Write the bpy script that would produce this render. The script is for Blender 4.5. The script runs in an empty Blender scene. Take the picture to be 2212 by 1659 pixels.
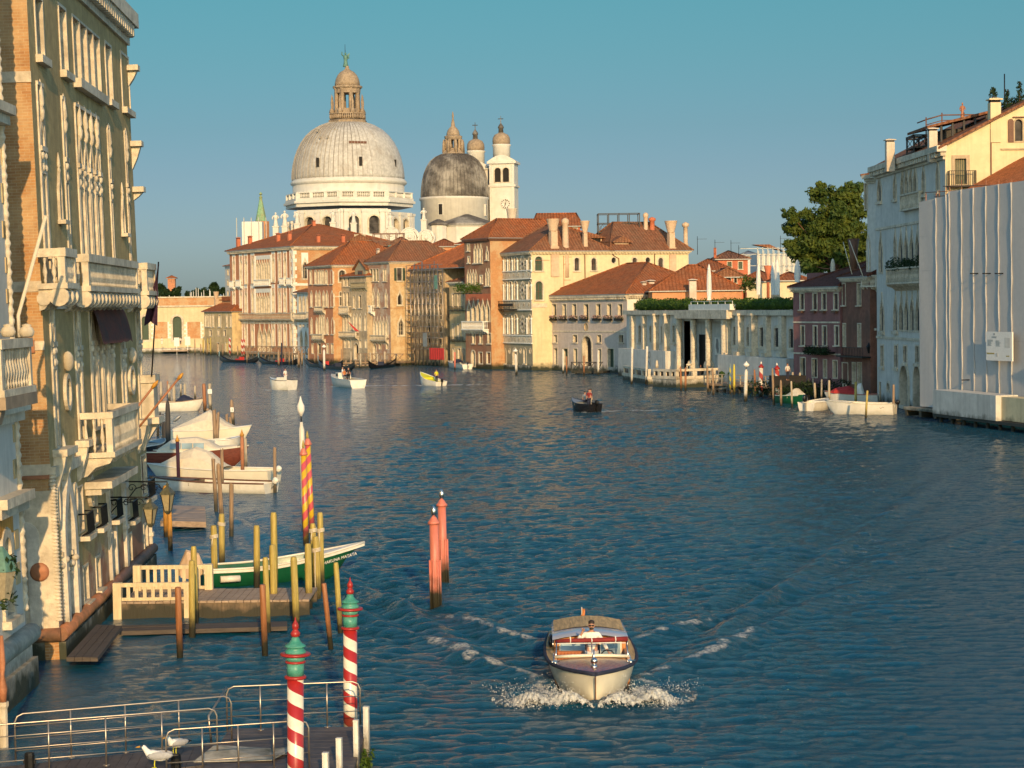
import bpy,bmesh,math,random
import numpy as np
from mathutils import Vector,Matrix
from mathutils.geometry import delaunay_2d_cdt
random.seed(7);NR=np.random.RandomState(5)
SC=bpy.context.scene;COL=SC.collection
R=math.radians
# ------------------------------------------------------------------ camera, sky, sun, exposure
FPX,CX,CY,HC=4250.0,1106.0,829.5,9.8
PITCH,ROLL=R(2.28),R(0.8)
fwd=Vector((0,math.cos(PITCH),-math.sin(PITCH)))
right0=Vector((1,0,0));up0=right0.cross(fwd)
RT=right0*math.cos(ROLL)-up0*math.sin(ROLL)
UP=right0*math.sin(ROLL)+up0*math.cos(ROLL)
CAM=Vector((0,0,HC))
cam=bpy.data.cameras.new('camera');co=bpy.data.objects.new('camera',cam);COL.objects.link(co)
cam.sensor_width=36;cam.lens=36*FPX/2212;cam.clip_start=.5;cam.clip_end=9000
co.matrix_world=Matrix(((RT.x,UP.x,-fwd.x,0),(RT.y,UP.y,-fwd.y,0),(RT.z,UP.z,-fwd.z,HC),(0,0,0,1)))
SC.camera=co
SUN_AZ,SUN_EL=R(8.4),R(17.0)
W=bpy.data.worlds.new('World');SC.world=W;W.use_nodes=True
nt=W.node_tree;bg=nt.nodes['Background']
sky=nt.nodes.new('ShaderNodeTexSky');sky.sky_type='NISHITA';sky.sun_disc=False
sky.sun_elevation=SUN_EL;sky.sun_rotation=math.pi-SUN_AZ
sky.air_density=1.0;sky.dust_density=.6;sky.ozone_density=1.6
# sky tint by direction: deeper and bluer low over the canal ahead, boosted to the sides and behind to lift shaded fronts
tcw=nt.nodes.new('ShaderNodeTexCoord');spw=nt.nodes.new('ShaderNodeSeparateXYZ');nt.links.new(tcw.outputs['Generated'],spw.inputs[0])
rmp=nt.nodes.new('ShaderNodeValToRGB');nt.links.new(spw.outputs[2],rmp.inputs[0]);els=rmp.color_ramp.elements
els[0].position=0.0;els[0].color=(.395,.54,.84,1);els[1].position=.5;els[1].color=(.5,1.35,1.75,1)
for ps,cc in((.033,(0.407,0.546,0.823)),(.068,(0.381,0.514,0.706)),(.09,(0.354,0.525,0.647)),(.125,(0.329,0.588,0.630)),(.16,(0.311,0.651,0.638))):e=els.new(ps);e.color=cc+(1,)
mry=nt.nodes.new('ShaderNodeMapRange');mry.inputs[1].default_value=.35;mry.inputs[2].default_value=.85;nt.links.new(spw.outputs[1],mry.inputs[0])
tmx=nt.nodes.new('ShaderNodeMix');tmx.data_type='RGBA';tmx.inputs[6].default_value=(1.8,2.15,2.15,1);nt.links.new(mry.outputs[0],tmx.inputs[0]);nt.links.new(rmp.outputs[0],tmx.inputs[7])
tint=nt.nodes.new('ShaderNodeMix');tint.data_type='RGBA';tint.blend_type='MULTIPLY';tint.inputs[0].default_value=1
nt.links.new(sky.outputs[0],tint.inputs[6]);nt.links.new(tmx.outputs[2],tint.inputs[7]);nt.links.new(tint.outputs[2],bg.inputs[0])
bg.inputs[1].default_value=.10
sl=bpy.data.lights.new('sun','SUN');sl.energy=4.9;sl.angle=R(.5);sl.color=(1.0,.66,.32)
so=bpy.data.objects.new('sun',sl);COL.objects.link(so)
SDIR=Vector((math.sin(SUN_AZ)*math.cos(SUN_EL),-math.cos(SUN_AZ)*math.cos(SUN_EL),math.sin(SUN_EL)))
so.rotation_euler=(-SDIR).to_track_quat('-Z','Y').to_euler();so.location=(60,-200,120)
SC.view_settings.view_transform='Standard';SC.view_settings.look='None'
SC.view_settings.exposure=0;SC.view_settings.gamma=1
SC.cycles.max_bounces=6;SC.cycles.glossy_bounces=3;SC.cycles.diffuse_bounces=2
SC.cycles.transmission_bounces=4;SC.cycles.transparent_max_bounces=6
# ------------------------------------------------------------------ photo pixel helpers (real depths are given with every use)
CR=dict(A=(297,459,.21157),B=(648,459,.21157),C=(1026,459,.21157),D=(1404.1,459,.24408),E=(1672,162,.24414),F=(1672,540,.24414),G=(459,81,.32551),L1=(0,0,.3255),L2=(0,486,.3255),L3=(0,972,.3255),M=(297,783,.22787),N=(216,1080,.28076),Q=(0,1389,.24414),R=(486,1242,.2513),T=(918,1281,.29297),V=(1134,1296,.14651),S=(567,729,.19531),U=(864,756,.21972),K=(1323,729,.19531),Z=(594,837,.29292),_=(0,0,1))
def px(c,x,y):
 a=CR[c];return a[0]+x*a[2],a[1]+y*a[2]
def ray(u,v):return fwd+RT*((u-CX)/FPX)+UP*(-(v-CY)/FPX)
def wz(c,x,y,z=0.0):
 d=ray(*px(c,x,y));return CAM+d*((z-HC)/d.z)
def at(c,x,y,Y):
 d=ray(*px(c,x,y));return CAM+d*(Y/d.y)
def msize(c,n,Y):return n*CR[c][2]*Y/FPX
# ------------------------------------------------------------------ mesh builder
SPLIT=dict(pilasters='pilaster',columns='column_shaft',base_walls='base_wall',balcony_scroll='scroll',lantern_columns='lantern_column',stone_courses='stone_course',string_courses='string_course',scaffold_poles='scaffold_pole',pediments='tower_cornice',iron_ties='tie_bar',louvres='louvre',porch_doors='porch_door',roof_spars='roof_spar',supports='support_post',corbels='corbel',capitals='capital',lamp_caps='cap',leaf_trims='leaf_trim',handrails='handrail')
class MB:
 def __init__(s):s.v=[];s.f=[];s.m=[];s.s=[]
 def add(s,vs,fs,m=0,sm=False):
  b=len(s.v);s.v+=[tuple(p)for p in vs]
  for f in fs:s.f.append([i+b for i in f]);s.m.append(m);s.s.append(sm)
 def box(s,x0,x1,y0,y1,z0,z1,m=0,M=None):
  vs=[Vector(p)for p in((x0,y0,z0),(x1,y0,z0),(x1,y1,z0),(x0,y1,z0),(x0,y0,z1),(x1,y0,z1),(x1,y1,z1),(x0,y1,z1))]
  if M:vs=[M@p for p in vs]
  s.add(vs,[(0,3,2,1),(4,5,6,7),(0,1,5,4),(1,2,6,5),(2,3,7,6),(3,0,4,7)],m)
 def bar(s,a,b,w,h,m=0):
  a=Vector(a);b=Vector(b);d=b-a;L=d.length
  q=d.to_track_quat('X','Z').to_matrix().to_4x4();q.translation=a
  s.box(0,L,-w/2,w/2,-h/2,h/2,m,q)
 def lathe(s,prof,n=14,c=(0,0,0),m=0,sm=True,rot=0.0,M=None,sx=1,sy=1):
  vs=[];fs=[];k=len(prof)
  for i in range(n):
   a=rot+2*math.pi*i/n
   for r,z in prof:
    p=Vector((c[0]+r*math.cos(a)*sx,c[1]+r*math.sin(a)*sy,c[2]+z));vs.append(M@p if M else p)
  for i in range(n):
   j=(i+1)%n
   for q in range(k-1):fs.append((i*k+q,j*k+q,j*k+q+1,i*k+q+1))
  s.add(vs,fs,m,sm)
  for q,flip in((0,True),(k-1,False)):
   if prof[q][0]>1e-4:
    ring=[i*k+q for i in range(n)];b=len(s.v)-n*k
    s.f.append([b+i for i in(ring[::-1]if flip else ring)]);s.m.append(m);s.s.append(False)
 def sph(s,c,r,n=10,k=7,m=0,M=None):
  rx,ry,rz=(r,r,r)if not hasattr(r,'__len__')else r
  pr=[(max(1e-5,math.sin(math.pi*i/k)),-math.cos(math.pi*i/k)*rz)for i in range(k+1)]
  s.lathe(pr,n,c,m,True,0,M,rx,ry)
 def tube(s,pts,r,n=6,m=0,cap=True):
  pts=[Vector(p)for p in pts];k=len(pts);rs=r if hasattr(r,'__len__')else[r]*k
  vs=[];fs=[];pn=None
  for i,p in enumerate(pts):
   t=(pts[min(i+1,k-1)]-pts[max(i-1,0)]).normalized()
   if pn is None:pn=t.cross(Vector((0,0,1)));pn=pn if pn.length>.05 else t.cross(Vector((1,0,0)))
   pn=(pn-t*pn.dot(t)).normalized();bn=t.cross(pn)
   for j in range(n):
    a=2*math.pi*j/n;vs.append(p+(pn*math.cos(a)+bn*math.sin(a))*rs[i])
  for i in range(k-1):
   for j in range(n):fs.append((i*n+j,i*n+(j+1)%n,(i+1)*n+(j+1)%n,(i+1)*n+j))
  s.add(vs,fs,m,n>4)
  if cap:
   b=len(s.v)-n*k
   s.f+=[[b+j for j in range(n)][::-1],[b+(k-1)*n+j for j in range(n)]];s.m+=[m,m];s.s+=[False,False]
 def prism(s,loop,y0,y1,m=0,M=None):
  n=len(loop);vs=[Vector((x,y0,z))for x,z in loop]+[Vector((x,y1,z))for x,z in loop]
  if M:vs=[M@p for p in vs]
  s.add(vs,[list(range(n)),list(range(2*n-1,n-1,-1))]+[(i,i+n,(i+1)%n+n,(i+1)%n)for i in range(n)],m)
 def loft(s,rings,m=0,sm=True,close=False,mats=None):
  k=len(rings[0]);vs=[p for r in rings for p in r];b=len(s.v);s.v+=[tuple(p)for p in vs]
  for i in range(len(rings)-1):
   for j in range(k if close else k-1):
    s.f.append([b+i*k+j,b+i*k+(j+1)%k,b+(i+1)*k+(j+1)%k,b+(i+1)*k+j])
    s.m.append(mats[j]if mats else m);s.s.append(sm)
 def split(s):
  par=list(range(len(s.v)))
  def fd(a):
   while par[a]!=a:par[a]=par[par[a]];a=par[a]
   return a
  for q in s.f:
   for i in q[1:]:par[fd(i)]=fd(q[0])
  bb={}
  for i,p in enumerate(s.v):
   r=fd(i);b=bb.setdefault(r,[list(p),list(p)])
   for k in range(3):b[0][k]=min(b[0][k],p[k]);b[1][k]=max(b[1][k],p[k])
  ks=list(bb);g={k:k for k in ks}
  def fg(a):
   while g[a]!=a:a=g[a]
   return a
  for i,a in enumerate(ks):
   for b in ks[:i]:
    if all(bb[a][0][k]<=bb[b][1][k]+.04 and bb[b][0][k]<=bb[a][1][k]+.04 for k in range(3)):g[fg(a)]=fg(b)
  out={}
  for q,mm,sm in zip(s.f,s.m,s.s):out.setdefault(fg(fd(q[0])),[]).append((q,mm,sm))
  res=[]
  for lst in out.values():
   n=MB();mp={}
   for q,mm,sm in lst:
    for i in q:
     if i not in mp:mp[i]=len(n.v);n.v.append(s.v[i])
    n.f.append([mp[i]for i in q]);n.m.append(mm);n.s.append(sm)
   res.append(n)
  return res
 def build(s,name,mats,parent=None,M=None):
  if name in SPLIT:
   parts=s.split();os_=[n.build(SPLIT[name],mats,parent,M)for n in parts];return os_[0]
  me=bpy.data.meshes.new(name);me.from_pydata(s.v,[],s.f)
  for mm in(mats if isinstance(mats,(list,tuple))else[mats]):me.materials.append(mm)
  me.polygons.foreach_set('material_index',s.m);me.polygons.foreach_set('use_smooth',s.s);me.update()
  o=bpy.data.objects.new(name,me);COL.objects.link(o)
  if parent:o.parent=parent
  if M:o.matrix_basis=M
  return o
def tag(o,label=None,cat=None,group=None,kind=None):
 if label:o['label']=label
 if cat:o['category']=cat
 if group:o['group']=group
 if kind:o['kind']=kind
 return o
def empty(name,label,cat,M,group=None):
 o=bpy.data.objects.new(name,None);COL.objects.link(o);o.empty_display_size=.3
 o.matrix_basis=M if isinstance(M,Matrix)else Matrix.Translation(M)
 return tag(o,label,cat,group)
def copy_tree(o,parent=None):
 c=o.copy();COL.objects.link(c)
 if parent:c.parent=parent
 for ch in o.children:copy_tree(ch,c)
 return c
ORD='leftmost second third fourth fifth sixth seventh eighth ninth tenth eleventh twelfth thirteenth fourteenth fifteenth sixteenth seventeenth eighteenth nineteenth twentieth'.split()
def nth(i,n):
 if i==0:return 'leftmost'
 if i==n-1:return 'rightmost'
 if i<=n//2:return ORD[i]+' from left'
 return ORD[n-1-i]+' from right'
 # ------------------------------------------------------------------ materials
def newmat(name):
 m=bpy.data.materials.new(name);m.use_nodes=True;t=m.node_tree
 return m,t,t.nodes['Principled BSDF']
def N(t,kind,**kw):
 n=t.nodes.new(kind)
 for k,v in kw.items():setattr(n,k,v)
 return n
def mixc(t,fac,a,b,mode='MIX'):
 n=N(t,'ShaderNodeMix',data_type='RGBA',blend_type=mode)
 for i,x in((0,fac),(6,a),(7,b)):
  if hasattr(x,'links')or hasattr(x,'is_linked'):t.links.new(x,n.inputs[i])
  else:n.inputs[i].default_value=x if i==0 else tuple(x)[:3]+(1,)
 return n.outputs[2]
def math_(t,op,a,b=None,c=None):
 n=N(t,'ShaderNodeMath',operation=op)
 for i,x in enumerate((a,b,c)):
  if x is None:continue
  if hasattr(x,'is_linked'):t.links.new(x,n.inputs[i])
  else:n.inputs[i].default_value=x
 return n.outputs[0]
def noise(t,vec,scale,detail=5,rough=.6,lo=.35,hi=.65,dist=0):
 n=N(t,'ShaderNodeTexNoise');n.inputs['Scale'].default_value=scale;n.inputs['Detail'].default_value=detail
 n.inputs['Roughness'].default_value=rough;n.inputs['Distortion'].default_value=dist;t.links.new(vec,n.inputs['Vector'])
 r=N(t,'ShaderNodeMapRange');r.inputs[1].default_value=lo;r.inputs[2].default_value=hi;t.links.new(n.outputs[0],r.inputs[0])
 return r.outputs[0]
def bump(t,b,h,strength,dist=.02):
 n=N(t,'ShaderNodeBump');n.inputs['Strength'].default_value=strength;n.inputs['Distance'].default_value=dist
 t.links.new(h,n.inputs['Height']);t.links.new(n.outputs[0],b.inputs['Normal'])
def scl(c,k):return tuple(min(1,x*k)for x in c[:3])
def tidez(t,col,lo=.15,hi=1.1,dark=(.035,.04,.022)):
 g=N(t,'ShaderNodeNewGeometry');sp=N(t,'ShaderNodeSeparateXYZ');t.links.new(g.outputs['Position'],sp.inputs[0])
 nz=noise(t,g.outputs['Position'],1.3,4,.6,.3,.7)
 z=math_(t,'SUBTRACT',sp.outputs[2],math_(t,'MULTIPLY',nz,.6))
 r=N(t,'ShaderNodeMapRange');r.inputs[1].default_value=lo-.1;r.inputs[2].default_value=hi-.3
 r.inputs[3].default_value=1;r.inputs[4].default_value=0;t.links.new(z,r.inputs[0])
 return mixc(t,r.outputs[0],col,dark)
def plain(name,c,rough=.75,var=.22,scale=1.2,bmp=.25,tide=False,metal=0,stain=None,sfac=.5,sscale=.35,streak=0,coat=0,spec=.4):
 m,t,b=newmat(name);tc=N(t,'ShaderNodeTexCoord').outputs['Object']
 n1=noise(t,tc,scale*3,6);n2=noise(t,tc,scale*.6,4)
 col=mixc(t,n1,scl(c,1-var),scl(c,1+var*.5))
 col=mixc(t,math_(t,'MULTIPLY',n2,.5),col,scl(c,1-var*.8))
 if stain:col=mixc(t,math_(t,'MULTIPLY',noise(t,tc,sscale,5,.65,.48,.62),sfac),col,stain)
 if streak:
  mp=N(t,'ShaderNodeMapping');mp.inputs['Scale'].default_value=(2.2,2.2,.12);t.links.new(tc,mp.inputs[0])
  col=mixc(t,math_(t,'MULTIPLY',noise(t,mp.outputs[0],1.0,5,.6,.5,.72),streak),col,scl(c,.45))
 if tide:col=tidez(t,col)
 t.links.new(col,b.inputs['Base Color']);b.inputs['Roughness'].default_value=rough;b.inputs['Metallic'].default_value=metal
 b.inputs['Specular IOR Level'].default_value=spec;b.inputs['Coat Weight'].default_value=coat
 if bmp:bump(t,b,n1,bmp,.03)
 return m
def brick(name,c1,c2,mort,tide=False,bw=.26,bh=.075,patch=None,pf=.7):
 m,t,b=newmat(name);tc=N(t,'ShaderNodeTexCoord').outputs['Object']
 sp=N(t,'ShaderNodeSeparateXYZ');t.links.new(tc,sp.inputs[0])
 cb=N(t,'ShaderNodeCombineXYZ');t.links.new(math_(t,'ADD',sp.outputs[0],sp.outputs[1]),cb.inputs[0]);t.links.new(sp.outputs[2],cb.inputs[1])
 k=N(t,'ShaderNodeTexBrick');k.inputs['Scale'].default_value=1;k.inputs['Brick Width'].default_value=bw;k.inputs['Row Height'].default_value=bh
 k.inputs['Mortar Size'].default_value=.009;k.inputs['Mortar Smooth'].default_value=.3
 for i,c in((1,c1),(2,c2),(3,mort)):k.inputs[i].default_value=tuple(c)+(1,)
 t.links.new(cb.outputs[0],k.inputs[0])
 n1=noise(t,tc,3.0,6);n2=noise(t,tc,.5,5)
 col=mixc(t,math_(t,'MULTIPLY',n1,.45),k.outputs[0],scl(c1,.55));col=mixc(t,math_(t,'MULTIPLY',n2,.3),col,scl(c2,.7))
 if patch:col=mixc(t,math_(t,'MULTIPLY',noise(t,tc,.45,6,.7,.46,.56),pf),col,patch)
 if tide:col=tidez(t,col)
 t.links.new(col,b.inputs['Base Color']);b.inputs['Roughness'].default_value=.88;b.inputs['Specular IOR Level'].default_value=.2
 h=math_(t,'ADD',math_(t,'MULTIPLY',k.outputs['Fac'],-1),math_(t,'MULTIPLY',n1,.5));bump(t,b,h,.5,.012)
 return m
def tiles(name,c,lich=(.16,.13,.08),lf=.55,pitch=.5):
 m,t,b=newmat(name);tx=N(t,'ShaderNodeTexCoord');tc=tx.outputs['Object']
 sp=N(t,'ShaderNodeSeparateXYZ');t.links.new(tc,sp.inputs[0]);sn=N(t,'ShaderNodeSeparateXYZ');t.links.new(tx.outputs['Normal'],sn.inputs[0])
 sel=math_(t,'GREATER_THAN',math_(t,'ABSOLUTE',sn.outputs[0]),math_(t,'ABSOLUTE',sn.outputs[1]))
 a=N(t,'ShaderNodeMix',data_type='FLOAT');t.links.new(sel,a.inputs[0]);t.links.new(sp.outputs[0],a.inputs[2]);t.links.new(sp.outputs[1],a.inputs[3])
 st=math_(t,'SINE',math_(t,'MULTIPLY',a.outputs[0],2*math.pi/pitch));cs=math_(t,'SINE',math_(t,'MULTIPLY',sp.outputs[2],2*math.pi/.17))
 n1=noise(t,tc,4.5,6,.7);n2=noise(t,tc,.45,5,.7);n3=noise(t,tc,14,2)
 col=mixc(t,n1,scl(c,.5),scl(c,1.3));col=mixc(t,math_(t,'MULTIPLY',n2,lf),col,lich);col=mixc(t,math_(t,'MULTIPLY',noise(t,tc,1.4,6,.75,.47,.6),.7),col,scl(c,.45));col=mixc(t,math_(t,'MULTIPLY',n3,.3),col,scl(c,.4))
 col=mixc(t,math_(t,'MULTIPLY',math_(t,'LESS_THAN',st,-.55),.55),col,scl(c,.35))
 t.links.new(col,b.inputs['Base Color']);b.inputs['Roughness'].default_value=.9;b.inputs['Specular IOR Level'].default_value=.15
 bump(t,b,math_(t,'ADD',math_(t,'ADD',st,math_(t,'MULTIPLY',cs,.3)),n1),.8,.05)
 return m
def spiral(name,c1,c2,period,wear=.15,tide=True,hand=1,rough=.3):
 m,t,b=newmat(name);tc=N(t,'ShaderNodeTexCoord').outputs['Object']
 sp=N(t,'ShaderNodeSeparateXYZ');t.links.new(tc,sp.inputs[0])
 an=math_(t,'DIVIDE',math_(t,'ARCTAN2',sp.outputs[1],sp.outputs[0]),2*math.pi)
 f=math_(t,'FRACT',math_(t,'ADD',math_(t,'MULTIPLY',an,hand),math_(t,'DIVIDE',sp.outputs[2],period)))
 n1=noise(t,tc,9,5)
 a=mixc(t,math_(t,'MULTIPLY',n1,.3),c1,scl(c1,.7));d=mixc(t,math_(t,'MULTIPLY',n1,.25),c2,scl(c2,.72))
 col=mixc(t,math_(t,'GREATER_THAN',f,.5),a,d)
 col=mixc(t,math_(t,'MULTIPLY',noise(t,tc,3.5,6,.7,.52,.68),wear),col,(.22,.14,.08))
 if tide:col=tidez(t,col,.0,.9,(.05,.04,.02))
 t.links.new(col,b.inputs['Base Color']);b.inputs['Roughness'].default_value=rough
 bump(t,b,n1,.08,.01);return m
def woodm(name,c,rough=.7,wet=True,gs=1.0,grain='z',var=.4):
 m,t,b=newmat(name);tc=N(t,'ShaderNodeTexCoord').outputs['Object']
 mp=N(t,'ShaderNodeMapping');mp.inputs['Scale'].default_value={'z':(9*gs,9*gs,.7*gs),'x':(.7*gs,9*gs,9*gs),'y':(9*gs,.7*gs,9*gs)}[grain]
 t.links.new(tc,mp.inputs[0]);n1=noise(t,mp.outputs[0],1.6,6,.65);n2=noise(t,tc,1.1,4)
 col=mixc(t,n1,scl(c,1-var),scl(c,1.2));col=mixc(t,math_(t,'MULTIPLY',n2,.4),col,scl(c,.6))
 if wet:col=tidez(t,col,.1,.95,(.03,.028,.016))
 t.links.new(col,b.inputs['Base Color']);b.inputs['Roughness'].default_value=rough;bump(t,b,n1,.5,.015)
 return m
def glassm(name,c=(.02,.025,.03),rough=.4,var=1.5):
 m,t,b=newmat(name);tc=N(t,'ShaderNodeTexCoord').outputs['Object']
 n1=noise(t,tc,.9,2,.5,.3,.7)
 t.links.new(mixc(t,n1,scl(c,.6),scl(c,1+var)),b.inputs['Base Color']);b.inputs['Roughness'].default_value=rough;b.inputs['Specular IOR Level'].default_value=.12
 return m
def leafm(name,ca,cb,cc):
 m,t,b=newmat(name);tc=N(t,'ShaderNodeTexCoord').outputs['Object']
 n1=noise(t,tc,.9,4,.6);n2=noise(t,tc,6,3)
 col=mixc(t,n1,ca,cb);col=mixc(t,math_(t,'MULTIPLY',n2,.6),col,cc)
 t.links.new(col,b.inputs['Base Color']);b.inputs['Roughness'].default_value=.6;b.inputs['Specular IOR Level'].default_value=.25
 b.inputs['Subsurface Weight'].default_value=0;tr=N(t,'ShaderNodeBsdfTranslucent');t.links.new(col,tr.inputs[0])
 mx=N(t,'ShaderNodeMixShader');mx.inputs[0].default_value=.3;t.links.new(b.outputs[0],mx.inputs[1]);t.links.new(tr.outputs[0],mx.inputs[2])
 t.links.new(mx.outputs[0],t.nodes['Material Output'].inputs[0]);return m
class Mt:pass
m=Mt()
m.stone=plain('istrian_stone',(.66,.57,.42),.7,.24,1.5,.3,stain=(.27,.22,.15),sfac=.55,sscale=.8,streak=.45)
m.stonew=plain('waterline_stone',(.66,.6,.49),.7,.22,1.5,.3,tide=True,stain=(.3,.26,.2),sfac=.5,sscale=.9,streak=.4)
m.white=plain('white_plaster',(.76,.73,.64),.8,.12,.6,.1,streak=.25)
m.church=plain('church_stone',(.63,.6,.52),.75,.12,.25,.1,stain=(.5,.45,.36),sfac=.35,sscale=.12,streak=.25)
m.lead=plain('lead_sheet',(.52,.5,.45),.6,.3,.5,.1,stain=(.25,.21,.16),sfac=.5,sscale=.18,streak=.45)
m.leadd=plain('dark_lead_sheet',(.12,.105,.085),.6,.45,.4,.1,stain=(.42,.39,.33),sfac=.7,sscale=.13,streak=.5)
m.lant=plain('weathered_stone',(.37,.28,.185),.8,.35,.6,.2,stain=(.2,.15,.1),sfac=.6,sscale=.3,streak=.4)
m.copper=plain('green_copper',(.24,.42,.22),.6,.3,.6,.1,stain=(.3,.24,.1),sfac=.5)
m.verd=plain('verdigris',(.1,.22,.18),.6,.3,2,.1)
m.olive=plain('olive_render',(.36,.29,.16),.88,.25,.8,.35,stain=(.2,.16,.09),sfac=.5,sscale=.4,streak=.45)
m.oliver=plain('speckled_marble',(.36,.31,.2),.8,.3,2.5,.2,stain=(.22,.19,.12),sfac=.5,streak=.4,tide=True)
m.cream=plain('cream_render',(.66,.54,.33),.85,.12,.5,.15,stain=(.5,.38,.22),sfac=.4,sscale=.3,streak=.3,tide=True)
m.creamy=plain('yellow_cream_render',(.68,.56,.33),.85,.1,.5,.15,stain=(.52,.4,.22),sfac=.4,sscale=.3,streak=.25,tide=True)
m.grey=plain('grey_render',(.52,.44,.38),.85,.14,.6,.2,stain=(.38,.32,.27),sfac=.5,sscale=.3,streak=.3,tide=True)
m.pink=plain('mauve_red_render',(.27,.12,.11),.85,.2,.6,.2,stain=(.16,.08,.07),sfac=.5,streak=.35,tide=True)
m.rust=plain('rust_red_render',(.22,.095,.06),.85,.3,.6,.25,stain=(.1,.06,.04),sfac=.6,streak=.5,tide=True)
m.orange=plain('orange_render',(.55,.26,.12),.85,.15,.6,.15,stain=(.4,.17,.08),sfac=.4)
m.redh=plain('red_render',(.5,.15,.07),.85,.15,.6,.15,stain=(.33,.1,.06),sfac=.4)
m.ochre=plain('ochre_render',(.58,.43,.22),.88,.2,.6,.25,stain=(.28,.2,.11),sfac=.55,streak=.5,tide=True)
m.taupe=plain('taupe_render',(.52,.4,.25),.88,.25,.8,.25,stain=(.18,.14,.1),sfac=.55,streak=.6,tide=True)
m.pgrey=plain('pale_palazzo_render',(.60,.57,.50),.85,.12,.6,.2,stain=(.4,.38,.33),sfac=.4,streak=.4,tide=True)
m.bred=brick('red_brick',(.60,.25,.12),(.52,.2,.1),(.5,.32,.19),True)
m.bdark=brick('brown_brick',(.33,.15,.085),(.26,.115,.07),(.36,.23,.15),True,patch=(.32,.22,.13),pf=.5)
m.borange=brick('orange_brick',(.6,.3,.12),(.5,.23,.1),(.46,.32,.19),True,patch=(.5,.38,.22),pf=.6)
m.byel=brick('pale_brick',(.52,.28,.11),(.4,.2,.085),(.56,.42,.25),False,.27,.085,patch=(.6,.46,.26),pf=.35)
m.bpeel=brick('peeling_brick',(.5,.27,.16),(.4,.2,.13),(.42,.34,.26),True,patch=(.5,.42,.32),pf=.8)
m.btan=brick('tan_brick',(.62,.4,.18),(.52,.31,.14),(.52,.42,.28),True,patch=(.58,.46,.28),pf=.8)
m.tile=tiles('roof_tiles',(.5,.15,.052));m.tileb=tiles('old_roof_tiles',(.37,.15,.075),(.17,.13,.085),.65)
m.tiler=tiles('new_roof_tiles',(.66,.2,.065),(.4,.18,.09),.3);m.tiled=tiles('dark_roof_tiles',(.2,.07,.045),(.1,.06,.04),.5)
m.glass=glassm('window_glass');m.glassb=glassm('dull_window_glass',(.035,.032,.03),.4,1.6)
m.blind=plain('pale_blind',(.6,.55,.42),.8,.15,2,.1);m.dark=plain('dark_interior',(.02,.018,.016),.9,.3,2,0)
m.shut=plain('green_shutter',(.045,.075,.045),.6,.3,3,.2);m.brown=woodm('brown_wood',(.16,.07,.035),.6,False)
m.iron=plain('black_iron',(.02,.02,.02),.5,.3,3,.1,metal=.6);m.zinc=plain('zinc',(.3,.31,.3),.5,.2,2,.1,metal=.5)
m.redst=plain('red_stone',(.42,.17,.08),.6,.3,1.5,.3,stain=(.2,.1,.05),sfac=.5,tide=True)
m.chim=plain('chimney_render',(.6,.43,.28),.85,.15,.8,.2,stain=(.4,.26,.15),sfac=.5,streak=.3)
m.chimw=plain('pale_chimney_render',(.62,.52,.4),.85,.15,.8,.2,stain=(.4,.3,.2),sfac=.5,streak=.3)
m.wood=woodm('weathered_wood',(.33,.22,.13));m.woodg=woodm('grey_wood',(.48,.4,.28));m.woodo=woodm('olive_painted_wood',(.47,.36,.09),.6)
m.woodb=woodm('brown_painted_wood',(.34,.135,.05),.45,True,1,'z',.25);m.woodp=woodm('orange_painted_wood',(.58,.27,.03),.55)
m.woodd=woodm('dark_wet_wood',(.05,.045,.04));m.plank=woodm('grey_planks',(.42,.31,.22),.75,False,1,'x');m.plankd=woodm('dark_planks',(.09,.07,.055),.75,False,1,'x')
m.leaf=leafm('tree_leaves',(.025,.06,.014),(.14,.16,.02),(.06,.11,.02));m.leafd=leafm('dark_leaves',(.012,.032,.012),(.035,.06,.014),(.02,.045,.014))
m.hedge=leafm('hedge_leaves',(.03,.075,.01),(.1,.16,.018),(.05,.1,.014));m.flow=leafm('flower_petals',(.6,.4,.35),(.7,.6,.5),(.55,.2,.2))
m.cloth=plain('canvas',(.64,.56,.42),.85,.12,1.5,.2);m.red=plain('red_fabric',(.45,.035,.03),.8,.2,2,.2);m.navy=plain('navy_fabric',(.02,.025,.05),.8,.2,2,.2)
m.skin=plain('skin',(.48,.25,.16),.6,.08,3,0);m.hair=plain('dark_hair',(.03,.02,.014),.6,.3,8,.2);m.shirt=plain('white_linen',(.78,.74,.66),.85,.1,4,.2)
m.chrome=plain('polished_steel',(.75,.72,.68),.22,.1,3,0,metal=1);m.steel=plain('galvanised_steel',(.44,.37,.3),.35,.15,3,.05,metal=.85)
m.marble=plain('warm_marble',(.56,.43,.27),.55,.2,1.0,.1,stain=(.4,.3,.2),sfac=.4,sscale=.6)
# ------------------------------------------------------------------ facades
def loopk(k,x0,x1,z0,z1):
 w=x1-x0;xm=(x0+x1)/2
 if k=='rect':return[(x0,z0),(x1,z0),(x1,z1),(x0,z1)]
 if k=='circ':
  return[(xm+w/2*math.cos(a),(z0+z1)/2+(z1-z0)/2*math.sin(a))for a in[2*math.pi*i/16 for i in range(16)]]
 h={'round':.5,'seg':.16,'point':1.0,'ogee':1.25}[k]*w;h=min(h,(z1-z0)*.6);zs=z1-h;n=7
 f={'round':lambda t:math.sqrt(max(0,1-t*t)),'seg':lambda t:math.sqrt(max(0,1-t*t)),'point':lambda t:1-t**1.8,'ogee':lambda t:.5+.5*math.cos(math.pi*t**.85)}[k]
 rt=[(xm+w/2*f(i/n),zs+h*i/n)for i in range(n)]
 return[(x0,z0),(x1,z0)]+rt+[(xm,z1)]+[(2*xm-x,z)for x,z in rt[::-1]]
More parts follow.
